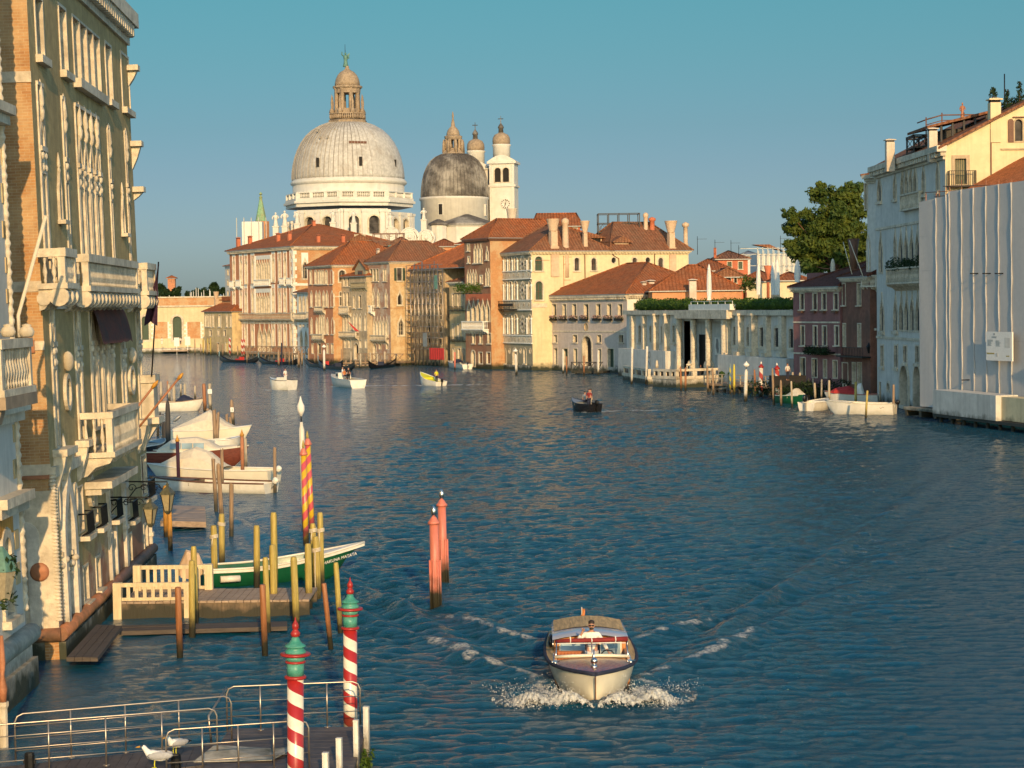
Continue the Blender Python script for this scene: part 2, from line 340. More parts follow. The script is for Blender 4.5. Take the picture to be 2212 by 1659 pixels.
def offs(lp,d):
 n=len(lp);out=[]
 for i in range(n):
  a=Vector(lp[i-1]);b=Vector(lp[i]);c=Vector(lp[(i+1)%n])
  e1=(b-a);e2=(c-b)
  if e1.length<1e-6:e1=e2
  if e2.length<1e-6:e2=e1
  e1.normalize();e2.normalize();n1=Vector((e1.y,-e1.x));n2=Vector((e2.y,-e2.x));q=n1+n2
  if q.length<.2:q=n1
  q=q.normalized();k=d/max(.5,q.dot(n1));out.append((b.x+q.x*k,b.y+q.y*k))
 return out
def inside(p,lp):
 x,y=p;r=False;n=len(lp)
 for i in range(n):
  x1,y1=lp[i];x2,y2=lp[(i+1)%n]
  if(y1>y)!=(y2>y)and x<(x2-x1)*(y-y1)/(y2-y1)+x1:r=not r
 return r
class Fr:
 def __init__(s,root,M,L=0):
  s.root=root;s.M=M;s.I=M.inverted();s.L=L;s.holes=[];s.ML=s.root_inv()@M
 def root_inv(s):return s.root.matrix_basis.inverted()
 def P(s,c,x,y,d=0.0):
  o=s.I@CAM;q=s.I.to_3x3()@ray(*px(c,x,y));t=(d-o.y)/q.y;p=o+q*t;return p.x,p.z
 def rect(s,c,xa,ya,xb,yb,d=0.0):
  x0,z1=s.P(c,xa,ya,d);x1,z0=s.P(c,xb,yb,d);return x0,x1,z0,z1
 def side(s,k='R'):
  if k=='R':T=Matrix(((0,-1,0,s.L),(1,0,0,0),(0,0,1,0),(0,0,0,1)))
  else:T=Matrix(((0,1,0,0),(-1,0,0,0),(0,0,1,0),(0,0,0,1)))
  return Fr(s.root,s.M@T)
 def ob(s,mb,name,mats,parent=None):
  return mb.build(name,mats,parent or s.root,None if parent else s.ML)
 def win(s,k,x0,x1,z0,z1,dep=.28,trim=.13,proud=.05,tm=None,pm=None,sill=.0,bars=(0,0),bm=None,bw=.05,name='window',shut=None,hood=None,cols=0):
  tm=tm or m.stone;pm=pm or m.glass;lp=loopk(k,x0,x1,z0,z1);n=len(lp);mb=MB()
  out=offs(lp,trim)if trim>0 else lp
  s.holes.append(offs(lp,trim*.5)if trim>0 else lp)
  fr_=[(x,-proud if trim>0 else 0,z)for x,z in lp];bk=[(x,dep,z)for x,z in lp]
  mb.add(fr_+bk,[(i,i+n,(i+1)%n+n,(i+1)%n)for i in range(n)])
  if trim>0:
   of=[(x,-proud,z)for x,z in out];ob_=[(x,.02,z)for x,z in out]
   mb.add(fr_+of+ob_,[((i+1)%n,i,i+n,(i+1)%n+n)[::-1]for i in range(n)]+[(i+n,i+2*n,(i+1)%n+2*n,(i+1)%n+n)[::-1]for i in range(n)])
  if sill:mb.box(x0-trim-.08,x1+trim+.08,-proud-.16,.0,z0-sill-trim*.4,z0-trim*.4+.003)
  if hood:mb.box(x0-trim-.06,x1+trim+.06,-proud-hood,.0,z1+trim*1.02,z1+trim*1.02+.1)
  o=s.ob(mb,name,tm);p=MB();q=offs(lp,.012)
  p.add([(x,dep-.003,z)for x,z in q],[list(range(n))]);s.ob(p,'pane',pm,o)
  if bars!=(0,0):
   g=MB();nx,nz=bars;zt=z1 if k=='rect' else z1-(x1-x0)*.3
   for i in range(1,nx+1):xx=x0+(x1-x0)*i/(nx+1);g.box(xx-bw/2,xx+bw/2,dep-.06,dep-.01,z0,zt)
   for i in range(1,nz+1):zz=z0+(zt-z0)*i/(nz+1);g.box(x0,x1,dep-.055,dep-.012,zz-bw/2,zz+bw/2)
   s.ob(g,'glazing_bars',bm or m.brown,o)
  if shut:
   for sg in(0,1):
    g=MB();w=(x1-x0)*.48;xa=x0-w-trim if sg==0 else x1+trim;g.box(xa,xa+w,-proud-.05,-proud-.004,z0,z1)
    for q in range(5):g.box(xa+.04,xa+w-.04,-proud-.065,-proud-.05,z0+(z1-z0)*(q+.25)/5,z0+(z1-z0)*(q+.7)/5)
    s.ob(g,'shutter',shut,o)
  return o
 def row(s,c,k,xs,yt,yb,**kw):
  xa=xs[0][0];xb=xs[-1][1]
  for g in xs:
   f=lambda y,x:y[0]+(y[1]-y[0])*((x-xa)/max(1,xb-xa))if hasattr(y,'__len__')else y
   x0,x1,z0,z1=s.rect(c,g[0],f(yt,g[0]),g[1],f(yb,g[1]))
   if len(g)==2:s.win(k,x0,x1,z0,z1,**kw)
   else:
    nn=g[2];st=(x1-x0)/nn;cw=min(.16*st+.08,.3)
    for i in range(nn):
     kk=dict(kw);kk['trim']=cw*.46;kk['sill']=0
     s.win(k,x0+st*i+cw/2,x0+st*(i+1)-cw/2,z0,z1,**kk)
    if kw.get('sill'):
     b=MB();b.box(x0-.15,x1+.15,-.25,-.002,z0-.22,z0-.02);s.ob(b,'window_sill',kw.get('tm')or m.stone)
 def wall(s,out,mat,extra=None,name='wall',d=0.0,parent=None):
  if len(out)==4 and not hasattr(out[0],'__len__'):x0,x1,z0,z1=out;out=[(x0,z0),(x1,z0),(x1,z1),(x0,z1)]
  vs=[Vector(p)for p in out];ed=[(i,(i+1)%len(out))for i in range(len(out))]
  hs=[h for h in s.holes if all(inside(p,out)for p in h)]
  for h in hs:
   b=len(vs);vs+=[Vector(p)for p in h];ed+=[(b+i,b+(i+1)%len(h))for i in range(len(h))]
  r=delaunay_2d_cdt(vs,ed,[],0,1e-5);co_,fs=r[0],r[2];mb=MB();keep=[]
  for f in fs:
   cx=sum(co_[i].x for i in f)/3;cz=sum(co_[i].y for i in f)/3
   if inside((cx,cz),out)and not any(inside((cx,cz),h)for h in hs):keep.append(list(f))
  mb.add([(p.x,d,p.y)for p in co_],keep)
  if extra:extra(mb)
  s.holes=[]
  return s.ob(mb,name,mat,parent)
 def shell(s,D,zt,mat,left=True,right=True,z0=-.6):
  mb=MB();L=s.L
  if left:mb.add([(0,D,z0),(0,0,z0),(0,0,zt),(0,D,zt)],[(0,1,2,3)])
  if right:mb.add([(L,0,z0),(L,D,z0),(L,D,zt),(L,0,zt)],[(0,1,2,3)])
  mb.add([(L,D,z0),(0,D,z0),(0,D,zt),(L,D,zt)],[(0,1,2,3)])
  return s.ob(mb,'wall',mat)
 def bx(s,name,mat,x0,x1,z0,z1,y0,y1,parent=None):
  b=MB();b.box(x0,x1,y0,y1,z0,z1);return s.ob(b,name,mat,parent)
 def cornice(s,x0,x1,zt,h=.5,p=.45,mat=None,dn=0,name='cornice'):
  b=MB();b.box(x0-.02,x1+p*.6,-p,.01,zt-h*.45,zt);b.box(x0-.01,x1+p*.3,-p*.55,.008,zt-h*.75,zt-h*.45-.002);b.box(x0,x1+.05,-p*.25,.006,zt-h,zt-h*.75-.002)
  if dn:
   n=int((x1-x0)/dn)
   for i in range(n):xx=x0+(i+.25)*dn;b.box(xx,xx+dn*.5,-p*.85,-.01,zt-h*.8,zt-h*.45-.004)
  return s.ob(b,name,mat or m.stone)
 def band(s,z,h=.18,p=.09,mat=None,x0=None,x1=None,name='string_course'):
  b=MB();b.box(0 if x0 is None else x0,s.L if x1 is None else x1,-p,.004,z-h/2,z+h/2);return s.ob(b,name,mat or m.stone)
 def balus(s,x0,x1,z0,z1,p=.7,mat=None,n=None,name='balcony',corb=True,d0=0.0,post=.16,rail=.14,endl=True):
  mat=mat or m.stone;b=MB();b.box(x0-.08,x1+.08,d0-p-.08,d0-.002,z0-.16,z0)
  b.box(x0-.04,x1+.04,d0-p-.06,d0-p+.16,z1-rail,z1)
  for xx in(x0,x1-.18):b.box(xx,xx+.18,d0-p+.15,d0,z1-rail,z1-.004)
  for xx in(x0,x1-.2):b.box(xx,xx+.2,d0-p-.02,d0-p+.18,z0,z1-rail)
  h=z1-rail-z0;n=n or max(2,int((x1-x0)/.24));pr=[(.035,0),(.05,h*.12),(.03,h*.2),(.075,h*.42),(.03,h*.75),(.05,h*.9),(.04,h)]
  for i in range(n):b.lathe(pr,6,(x0+.2+(x1-x0-.4)*(i+.5)/n,d0-p+.07,z0),0,True)
  for xx in(x0+.09,x1-.09):
   for i in range(max(1,int(p/.25)-1)):b.lathe(pr,6,(xx,d0-p+.3+i*.25,z0),0,True)
  o=s.ob(b,name,mat)
  if corb:
   c=MB();k=max(2,int((x1-x0)/.9)+1)
   for i in range(k):
    xx=x0+.12+(x1-x0-.24)*i/(k-1)
    c.prism([(0,0),(-p,0),(-p*.9,-.18),(-p*.45,-.3),(-p*.2,-.55),(0,-.6)],-.09,.09,0,Matrix(((0,1,0,xx),(1,0,0,d0-.003),(0,0,1,z0-.163),(0,0,0,1))))
   s.ob(c,'corbels',mat,o)
  return o
def bld(name,label,c,xl,yl,xr,yr,tilt=0,group=None,cat='house',A=None,B=None):
 A=A or wz(c,xl,yl);B=B or wz(c,xr,yr);A=Vector((A[0],A[1],0));B=Vector((B[0],B[1],0));t=(B-A).normalized()
 inn=Vector((-t.y,t.x,0));M=Matrix(((t.x,inn.x,0,A.x),(t.y,inn.y,0,A.y),(0,0,1,0),(0,0,0,1)))
 if tilt:M=M@Matrix.Rotation(-R(tilt),4,'X')
 return Fr(empty(name,label,cat,M,group),M,(B-A).length)
def hip(f,x0,x1,y0,y1,z,h,i0=None,i1=None,ax='x',mat=None,o=.45,name='roof'):
 x0-=o;x1+=o;y0-=o;y1+=o;b=MB();t=.12;mxi=((x1-x0)if ax=='x' else(y1-y0))*.49;hw=((y1-y0)if ax=='x' else(x1-x0))/2
 i0=min(hw if i0 is None else i0,mxi);i1=min(hw if i1 is None else i1,mxi)
 if ax=='x':
  i0=(y1-y0)/2 if i0 is None else i0;i1=(y1-y0)/2 if i1 is None else i1;ra=(x0+i0,(y0+y1)/2,z+h);rb=(x1-i1,(y0+y1)/2,z+h)
  fs=[(0,1,5,4),(1,2,5),(2,3,4,5),(3,0,4)]
 else:
  i0=(x1-x0)/2 if i0 is None else i0;i1=(x1-x0)/2 if i1 is None else i1;ra=((x0+x1)/2,y0+i0,z+h);rb=((x0+x1)/2,y1-i1,z+h)
  fs=[(0,1,4),(1,2,5,4),(2,3,5),(3,0,4,5)]
 b.add([(x0,y0,z),(x1,y0,z),(x1,y1,z),(x0,y1,z),ra,rb],fs)
 b.add([(x0,y0,z-t),(x1,y0,z-t),(x1,y1,z-t),(x0,y1,z-t),(x0,y0,z),(x1,y0,z),(x1,y1,z),(x0,y1,z)],[(0,3,2,1),(0,1,5,4),(1,2,6,5),(2,3,7,6),(3,0,4,7)],1)
 for p,q in(((x0,y0,z),ra),((x1,y1,z),rb),(ra,rb),((x1,y0,z),rb if ax=='x' else ra),((x0,y1,z),ra if ax=='x' else rb)):
  if(Vector(p)-Vector(q)).length>.3:b.tube([Vector(p)+Vector((0,0,.03)),Vector(q)+Vector((0,0,.03))],.13,6)
 return f.ob(b,name,[mat or m.tile,m.zinc])
def chim(f,roof,kind,c,x,yt,yb,w,Y,mat=None,wc=None):
 """w = shaft width and wc = head width, in photo pixels at distance Y"""
 if Y<100:q_=f.P(c,x,yb,Y);p=f.M@Vector((q_[0],Y,q_[1]));Y=p.y
 else:p=at(c,x,yb,Y)
 h=at(c,x,yt,Y).z-p.z;r=msize(c,w,Y)/2;rc=msize(c,wc or w*1.8,Y)/2;b=MB();mat=mat or m.chim;q=math.sqrt(2)
 if kind=='bell':
  b.lathe([(r*q*1.25,-4),(r*q*1.25,h*.12),(r*q,h*.12),(r*q*.95,h*.62)],4,m=0,sm=False,rot=math.pi/4)
  b.lathe([(r*1.15,h*.6),(r*1.2,h*.64),(rc,h*.985),(rc*1.04,h),(rc*.9,h),(rc*.8,h*.9)],16,m=0)
 elif kind=='pipe':
  b.lathe([(r*1.2,-4),(r*1.2,h*.15),(r,h*.15),(r,h*.8),(rc,h*.82),(rc*1.05,h*.93),(r*.8,h*.97),(r*.3,h)],12)
 else:
  b.lathe([(r*q,-1.1),(r*q,h*.85)],4,sm=False,rot=math.pi/4);b.lathe([(r*q*.9,h*.85),(r*q*.9,h*.93)],4,m=1,sm=False,rot=math.pi/4)
  b.lathe([(r*q*1.3,h*.93),(r*q*1.3,h*.97),(r*.3,h*1.03)],4,sm=False,rot=math.pi/4)
 o=b.build('chimney',[mat,m.dark],roof or f.root);T=Matrix.Translation(p)@f.M.to_3x3().to_4x4()
 o.matrix_basis=(roof.matrix_basis.inverted()if roof else Matrix.Identity(4))@f.root_inv()@T
 return o
def text_mesh(txt,size,mat,parent,M,name='lettering'):
 cu=bpy.data.curves.new(name,'FONT');cu.body=txt;cu.size=size;cu.extrude=.004;cu.align_x='CENTER';t=bpy.data.objects.new(name,cu);COL.objects.link(t);dg=bpy.context.evaluated_depsgraph_get();me=bpy.data.meshes.new_from_object(t.evaluated_get(dg));bpy.data.objects.remove(t);me.materials.clear();me.materials.append(mat)
 o=bpy.data.objects.new(name,me);COL.objects.link(o);o.parent=parent;o.matrix_basis=M;return o
 # ------------------------------------------------------------------ south bank, from far left to right
 # far customs wall
f=bld('quay_wall','low far wall of brick and white render with a green arched door','A',0,0,0,0,cat='wall',A=at('A',-60,1400,455),B=at('A',1010,1400,455))
x0,x1,zb,zt=f.rect('A',-60,955,1000,1330);zt2=f.P('A',400,872)[1]
for a,b_ in((42,118),(358,455)):
 q=f.rect('A',a,1060,b_,1300);f.win('round',*q,dep=.5,trim=.5,proud=.12,pm=m.shut,name='door')
for a,b_ in((172,310),(508,645)):
 q=f.rect('A',a,1118,b_,1285);f.bx('brick_panel',m.borange,q[0],q[1],q[2],q[3],-.08,0)
 b=MB()
 for i in range(8):
  z=q[2]+(q[3]-q[2])*i/8;e=.35 if i%2 else.75
  for xx,sg in((q[0],-1),(q[1],1)):b.box(min(xx,xx+sg*e),max(xx,xx+sg*e),-.1,0,z,z+(q[3]-q[2])/9)
 f.ob(b,'quoins',m.white)
f.wall((x0,x1,-.5,zt),m.cream);b=MB();b.box(x0,x1,-.25,3,zt,zt2);f.ob(b,'brick_frieze',m.borange);f.bx('coping',m.stone,x0,x1,zt2,zt2+.3,-.5,3)
f.bx('string_course',m.stone,x0,x1,zt-.35,zt-.002,-.4,0)
f=bld('quay_landing','low stone quay with landing stages below the far customs wall','A',0,0,0,0,cat='quay',A=at('A',-60,1405,449),B=at('A',720,1405,449))
f.bx('deck',m.stonew,0,f.L,-.6,1.1,0,5.9);f.bx('landing_stage',m.plank,f.L*.42,f.L*.76,.5,.75,-3,-.05)
for x,y in((400,1322),(512,1312)):
 Pp=at('A',x,y,447);b=MB();w=msize('A',27,447);b.box(-w,w,-.06,.06,-1,1);b.box(-.08,.08,-.05,.05,-2.6,-1)
 o=b.build('notice_board',m.shirt);o.location=Pp;tag(o,'white notice board %s on the far quay'%('under the green door' if x==400 else 'right of the green door'),'sign')
 # far brick tower, masts
f=bld('brick_tower','square red brick bell tower rising behind far trees','A',0,0,0,0,cat='tower',A=at('A',312,900,640),B=at('A',384,900,640));z=f.P('A',345,672)[1]
q=f.rect('A',325,688,372,722);w=(q[1]-q[0])/3
for i in range(3):f.win('round',q[0]+w*i+.2,q[0]+w*(i+1)-.2,q[2],q[3],dep=.6,trim=0,pm=m.dark)
f.wall((0,f.L,-.5,z),m.bred);f.shell(f.L,z,m.bred);hip(f,0,f.L,0,f.L,z,.9,mat=m.tile,o=.5)
for i,(x,yt)in enumerate([(540,815),(552,812),(572,805),(600,768),(622,775),(655,815),(678,795),(738,785),(745,800),(325,845),(378,850),(880,828)]):
 Pp=at('A',x,880,500);h=at('A',x,yt,500).z;b=MB();b.lathe([(.16,0),(.13,h*.6),(.07,h)],6);o=b.build('sailing_mast',m.white);o.location=(Pp.x,500,0)
 tag(o,'thin white mast behind the far wall, %s of the masts'%nth(sorted([540,552,572,600,622,655,678,738,745,325,378,880]).index(x),12),'mast','masts behind the far wall')
 # pale house strip behind the red palazzo
f=bld('pale_house','pale grey house half hidden left of the striped-pole palazzo','A',0,0,0,0,A=at('A',905,1200,462),B=at('A',985,1200,455));z=f.P('A',930,545)[1]
for y in(585,690,800):f.row('A','rect',[(918,932)],y,y+55,dep=.3,trim=.15,pm=m.glassb)
f.wall((0,f.L,-.5,z),m.pgrey);f.shell(14,z,m.pgrey);hip(f,0,f.L,0,14,z,1.6,mat=m.tileb)
# small house
f=bld('canal_house','small ochre canal house with a terracotta roof and stout chimney at the far left','A',688,1448,972,1458);z=f.P('A',780,1012)[1]
f.row('A','round',[(690,705),(715,730),(738,752),(768,782),(826,855),(905,922),(945,962)],1045,1165,dep=.3,trim=.16,sill=.15,pm=m.blind)
f.row('A','rect',[(735,760),(820,838),(880,905)],1200,1260,dep=.3,trim=.12)
f.row('A','rect',[(720,750),(815,838),(900,925)],1330,1420,dep=.3,trim=.12,pm=m.dark)
f.wall((0,f.L,-.6,z),m.ochre);f.shell(9,z,m.ochre);r=hip(f,0,f.L,0,9,z,2.6,mat=m.tile)
chim(f,r,'bell','A',806,808,985,34,440,wc=58)
q=f.rect('A',862,900,968,990,3);f.bx('attic',m.orange,q[0],q[1],q[2],q[3],3,7);b=MB();b.box(q[0]-.5,q[1]+.2,2.5,7.5,q[3],q[3]+.25);b.box(q[0]+.1,q[1],2.9,7.1,q[3]+.25,q[3]+.9);f.ob(b,'attic_roof',m.tile)
# red gothic palazzo
f=bld('gothic_palazzo','large brick-red palazzo with tall white gothic windows and striped poles before it','A',960,1451,1602,1476,cat='palazzo');z=f.P('A',1300,372)[1]
X1=[(972,1004),(1042,1076),(1091,1128),(1161,1198)];X2=[(1374,1408),(1437,1472),(1491,1528),(1558,1594)]
kw=dict(dep=.35,trim=.2,proud=.08,pm=m.blind,sill=.2)
yi=lambda a,b_,x:a+(b_-a)*(x-970)/625
for ya,yb,za,zb_ in((468,425,740,690),(790,785,1022,1015),(1140,1140,1365,1362)):
 for g in X1+X2:
  q=f.rect('A',g[0]+4,yi(ya,yb,g[0]),g[1]-4,yi(za,zb_,g[1]));f.win('ogee',q[0],q[1],q[2],q[3],**kw)
  b=MB();e=.3
  for u0,u1,w0,w1 in((q[0]-e,q[0]-e+.14,q[2],q[3]+.9),(q[1]+e-.14,q[1]+e,q[2],q[3]+.9),(q[0]-e,q[1]+e,q[3]+.9,q[3]+1.08)):b.box(u0,u1,-.12,0,w0,w1)
  b.box(q[0]-e+.14,q[1]+e-.14,-.06,0,q[3]+.3,q[3]+.9);f.ob(b,'window_surround',m.white)
for ya,za in((448,712),(785,1035)):
 q=f.rect('A',1212,ya,1364,za);n=6;w=(q[1]-q[0])/n
 for i in range(n):f.win('ogee',q[0]+w*i+.16,q[0]+w*(i+1)-.16,q[2],q[3]-.9,dep=.5,trim=.13,proud=.14,pm=m.blind)
 b=MB();b.box(q[0]-.3,q[1]+.3,-.09,0,q[3]-.75,q[3]+.1);b.box(q[0]-.45,q[0]-.2,-.2,0,q[2],q[3]+.1);b.box(q[1]+.2,q[1]+.45,-.2,0,q[2],q[3]+.1);f.ob(b,'window_surround',m.white)
q=f.rect('A',1228,1145,1375,1400);w=(q[1]-q[0])/3
for i in range(3):f.win('ogee',q[0]+w*i+.2,q[0]+w*(i+1)-.2,.8,q[3],dep=1.2,trim=.18,proud=.15,pm=m.orange,name='portal')
for c0,c1,y in((965,1003,700),(1030,1078,690),(1478,1526,668),(1548,1600,668)):
 q=f.rect('A',c0,y,c1,y+62);f.balus(q[0],q[1],q[2],q[3],.7,m.white)
q=f.rect('A',1205,690,1368,742);f.balus(q[0],q[1],q[2],q[3],.5,m.white,corb=False)
q=f.rect('A',970,1030,1602,1085);f.balus(q[0],q[1],q[2],q[3],.75,m.stone,n=60)
f.wall((0,f.L,-.6,z),m.bred);f.cornice(0,f.L,z+.1,.8,.7,m.stone,.6);f.shell(26,z,m.bred,right=False)
f.band(f.P('A',1300,1130)[1],.25,.12,m.stone);f.bx('plinth',m.stonew,0,f.L,-.6,.9,-.15,-.01)
b=MB();k=int(z/.8)
for i in range(k):e=.5 if i%2 else.9;b.box(f.L-e,f.L+.03,-.03,0,i*.8,i*.8+.76);b.box(f.L,f.L+.03,0,e,i*.8,i*.8+.76)
f.ob(b,'quoins',m.white)
s=f.side('R');q=s.rect('A',1686,545,1738,672);s.win('ogee',q[0],q[1],q[2],q[3]+1.2,dep=.4,trim=.3,pm=m.glassb,bars=(1,1),bm=m.stone)
q=s.rect('A',1672,410,1746,685);b=MB();b.box(q[0],q[1],-.03,0,q[3]-1.9,q[3]);b.box(q[0],q[0]+.3,-.04,0,q[2],q[3]-1.9);b.box(q[1]-.3,q[1],-.04,0,q[2],q[3]-1.9);s.ob(b,'window_surround',m.white)
s.wall((0,26,-.6,z),m.borange);s.cornice(0,26,z+.1,.8,.7,m.stone,.6);s.band(s.P('A',1700,735)[1],.5,.1,m.white,0,26)
r=hip(f,0,f.L,0,26,z+.12,5.2,13,13,'y',m.tile,.8)
for x,yt,yb,w in((1030,255,350,36),(1150,240,345,36),(1437,210,318,34),(1552,198,305,36),(1800,82,150,30)):chim(f,r,'stub','A',x,yt,yb,w,3 if x<1700 else 12,m.redh)
chim(s,r,'stub','A',1846,228,308,32,2.5,m.redh);chim(s,r,'stub','B',440,228,308,32,2.5,m.redh)
# white loggia annex
f=bld('loggia_annex','small white two-storey loggia between red palazzo and red house','A',1638,1478,1768,1486);z=f.P('A',1700,815)[1]
f.row('A','point',[(1648,1675),(1685,1712),(1722,1750)],845,1015,dep=.5,trim=.2,pm=m.blind);f.row('A','point',[(1660,1688),(1708,1738)],1205,1360,dep=.7,trim=.15,pm=m.dark)
f.row('A','circ',[(1655,1675),(1690,1710),(1728,1748)],1140,1172,dep=.2,trim=.08,pm=m.white)
q=f.rect('A',1640,1028,1765,1085);f.balus(q[0],q[1],q[2],q[3],.8,m.stone)
f.wall((0,f.L,-.6,z),m.white);f.shell(6,z,m.white);hip(f,0,f.L,0,6,z,1.2,mat=m.tileb,o=.6)
# red house
f=bld('red_house','red brick house with small white arched windows in four rows beside the white loggia','B',95,1535,347,1548);z=f.P('B',220,548)[1]
kw=dict(dep=.3,trim=.14,proud=.06,pm=m.blind,sill=.15)
f.row('B','round',[(102,124),(150,174),(182,252,3),(260,284),(311,335)],592,728,**kw)
f.row('B','point',[(108,130),(157,180),(190,214),(232,256),(266,290),(316,342)],805,960,**kw)
f.row('B','point',[(110,130),(163,186)],1080,1240,**kw);f.row('B','point',[(192,262,3)],1045,1240,**kw);f.row('B','point',[(271,293),(322,346)],1080,1240,**kw)
f.row('B','rect',[(120,140),(180,215),(272,296),(318,342)],1340,1440,dep=.3,trim=.1,pm=m.dark)
for a,y0,b_,y1 in((150,1240,262,1290),(175,960,262,1000)):q=f.rect('B',a,y0,b_,y1);f.balus(q[0],q[1],q[2],q[3],.6,m.stone)
f.wall((0,f.L,-.6,z),m.bred);f.cornice(0,f.L,z+.08,.45,.45,m.stone);f.shell(16,z,m.bred,right=False)
s=f.side();q=s.rect('B',398,590,462,706);s.win('round',*q,dep=.4,trim=.25,pm=m.glassb,bars=(1,1),bm=m.stone);q=s.rect('B',404,812,425,950);s.win('round',*q,dep=.4,trim=.15)
s.wall((0,16,-.6,z),m.borange);s.cornice(0,16,z+.08,.45,.4,m.stone,.5);s.band(s.P('B',380,858)[1],.2,.06,None,0,16);r=hip(f,0,f.L,0,16,z+.1,4.3,mat=m.tile,ax='y')
chim(f,r,'bell','B',672,345,520,44,372,m.pgrey,72);chim(f,r,'stub','B',612,452,545,26,366,m.pgrey);chim(f,r,'stub','B',580,480,560,26,364,m.pgrey)
# grey-green dormer house
f=bld('dormer_house','narrow grey-green house with a gabled wooden dormer beside the red house','B',424,1545,692,1556);z=f.P('B',470,655)[1]
kw=dict(dep=.3,trim=.1,proud=.05,pm=m.glassb,sill=.14)
f.row('B','rect',[(442,466),(478,506)],670,752,**kw);f.row('B','round',[(440,468),(476,508)],812,955,shut=None,**kw);f.row('B','rect',[(542,566),(598,630)],848,975,**kw)
f.row('B','point',[(436,528,3)],1050,1215,dep=.4,trim=.12,pm=m.blind);f.row('B','point',[(541,563),(571,594),(604,632),(656,682)],1040,1205,dep=.3,trim=.14,pm=m.blind)
f.row('B','rect',[(452,478),(494,524),(608,632),(664,684)],1305,1382,dep=.3,trim=.12,pm=m.blind);q=f.rect('B',552,1335,600,1500);f.win('round',*q,dep=.5,trim=.2,pm=m.dark,name='door')
q=f.rect('B',430,960,525,1025);f.balus(q[0],q[1],q[2],q[3],.7,m.stone);q=f.rect('B',425,1215,600,1262);f.balus(q[0],q[1],q[2],q[3],.7,m.stone);q=f.rect('B',535,715,690,762);f.balus(q[0],q[1],q[2],q[3],.4,m.oliver)
f.wall((0,f.L,-.6,z),m.taupe);f.shell(12,z,m.taupe);r=hip(f,0,f.L,0,12,z,1.8,mat=m.tile)
q=f.rect('B',560,580,672,722,.6);b=MB();xm=(q[0]+q[1])/2
b.prism([(q[0],q[2]),(q[1],q[2]),(q[1],q[3]),(xm,q[3]+1.5),(q[0],q[3])],.6,6);f.ob(b,'dormer',m.oliver)
b=MB();e=.5
for sg in(-1,1):b.prism([(xm,q[3]+1.5),(xm,q[3]+1.75),(xm+sg*((q[1]-q[0])/2+e),q[3]+.05),(xm+sg*((q[1]-q[0])/2+e),q[3]-.2)][::sg],.3,6.2)
f.ob(b,'dormer_roof',m.tileb);q2=f.rect('B',592,595,640,718,.55);b=MB();b.box(q2[0],q2[1],.5,.6,q2[2],q2[3]);o=f.ob(b,'dormer_window',m.brown);b=MB();b.box(q2[0]+.15,q2[1]-.15,.48,.5,q2[2]+.2,q2[3]-.2);f.ob(b,'pane',m.glassb,o)
# brown gothic house with lit side
f=bld('corner_house','tall brown corner house with green shutters and a sunlit tan brick side','B',692,1552,932,1562);z=f.P('B',800,512)[1]
for a,b_ in((712,740),(745,772),(776,804),(848,868),(870,888)):f.row('B','rect',[(a,b_)],580,700,dep=.25,trim=.09,pm=m.shut,sill=.12)
kw=dict(dep=.3,trim=.16,proud=.06,pm=m.blind,sill=.15)
f.row('B','ogee',[(710,733),(740,763),(788,813),(868,893)],795,960,**kw);f.row('B','ogee',[(698,722)],1085,1270,**kw);f.row('B','ogee',[(744,905,5)],1075,1265,**kw)
f.row('B','seg',[(806,832),(880,905)],1322,1396,dep=.3,trim=.1,pm=m.dark);q=f.rect('B',748,1345,780,1500);f.win('round',*q,dep=.5,trim=.2,pm=m.dark,name='door')
q=f.rect('B',690,950,765,1012);f.balus(q[0],q[1],q[2],q[3],.8,m.white);q=f.rect('B',690,1250,905,1300);f.balus(q[0],q[1],q[2],q[3],.6,m.stone)
f.wall((0,f.L,-.6,z),m.bpeel);f.cornice(0,f.L,z+.08,.4,.4,m.stone);f.shell(14,z,m.btan,right=False)
s=f.side();q=s.rect('B',990,568,1042,696);s.win('rect',*q,dep=.3,trim=.12,pm=m.glassb,shut=m.shut,sill=.15);q=s.rect('B',997,812,1040,940);s.win('ogee',*q,dep=.4,trim=.22,pm=m.dark,sill=.2);q=s.rect('B',1008,1075,1056,1248);s.win('ogee',*q,dep=.3,trim=.3,pm=m.glassb,bars=(1,3),bm=m.stone,sill=.2)
s.wall((0,14,-.6,z),m.btan);s.cornice(0,14,z+.08,.4,.4,m.stone);s.band(s.P('B',1050,975)[1],.22,.05,m.byel,0,14);r=hip(f,0,f.L,0,14,z+.1,3.6,mat=m.tileb,ax='y')
chim(f,r,'stub','B',1140,385,525,50,345,m.chim);chim(f,r,'stub','B',798,370,470,26,350,m.chimw);chim(f,r,'pipe','B',930,330,450,36,348,m.verd)
# scaffolded house
f=bld('scaffolded_house','dark house under repair behind a scaffold, wide bright orange roof','B',1162,1555,1492,1566);z=f.P('B',1300,575)[1]
for y0,y1 in((640,740),(800,930),(980,1090),(1120,1220),(1250,1350)):f.row('B','point',[(1200,1228),(1300,1338),(1415,1450)],y0,y1,dep=.3,trim=.15,pm=m.dark)
f.wall((0,f.L,-.6,z),m.taupe);f.bx('plinth',m.cream,0,f.L,-.6,f.P('B',1300,1508)[1],-.5,-.01)
f.shell(16,z,m.taupe);LL=f.P('B',1700,560)[0];hip(f,0,LL,0,16,z,5.0,mat=m.tiler,o=.9)
f.bx('rear_wing',m.taupe,f.L+.01,LL,-.6,z-.13,6,15.9)
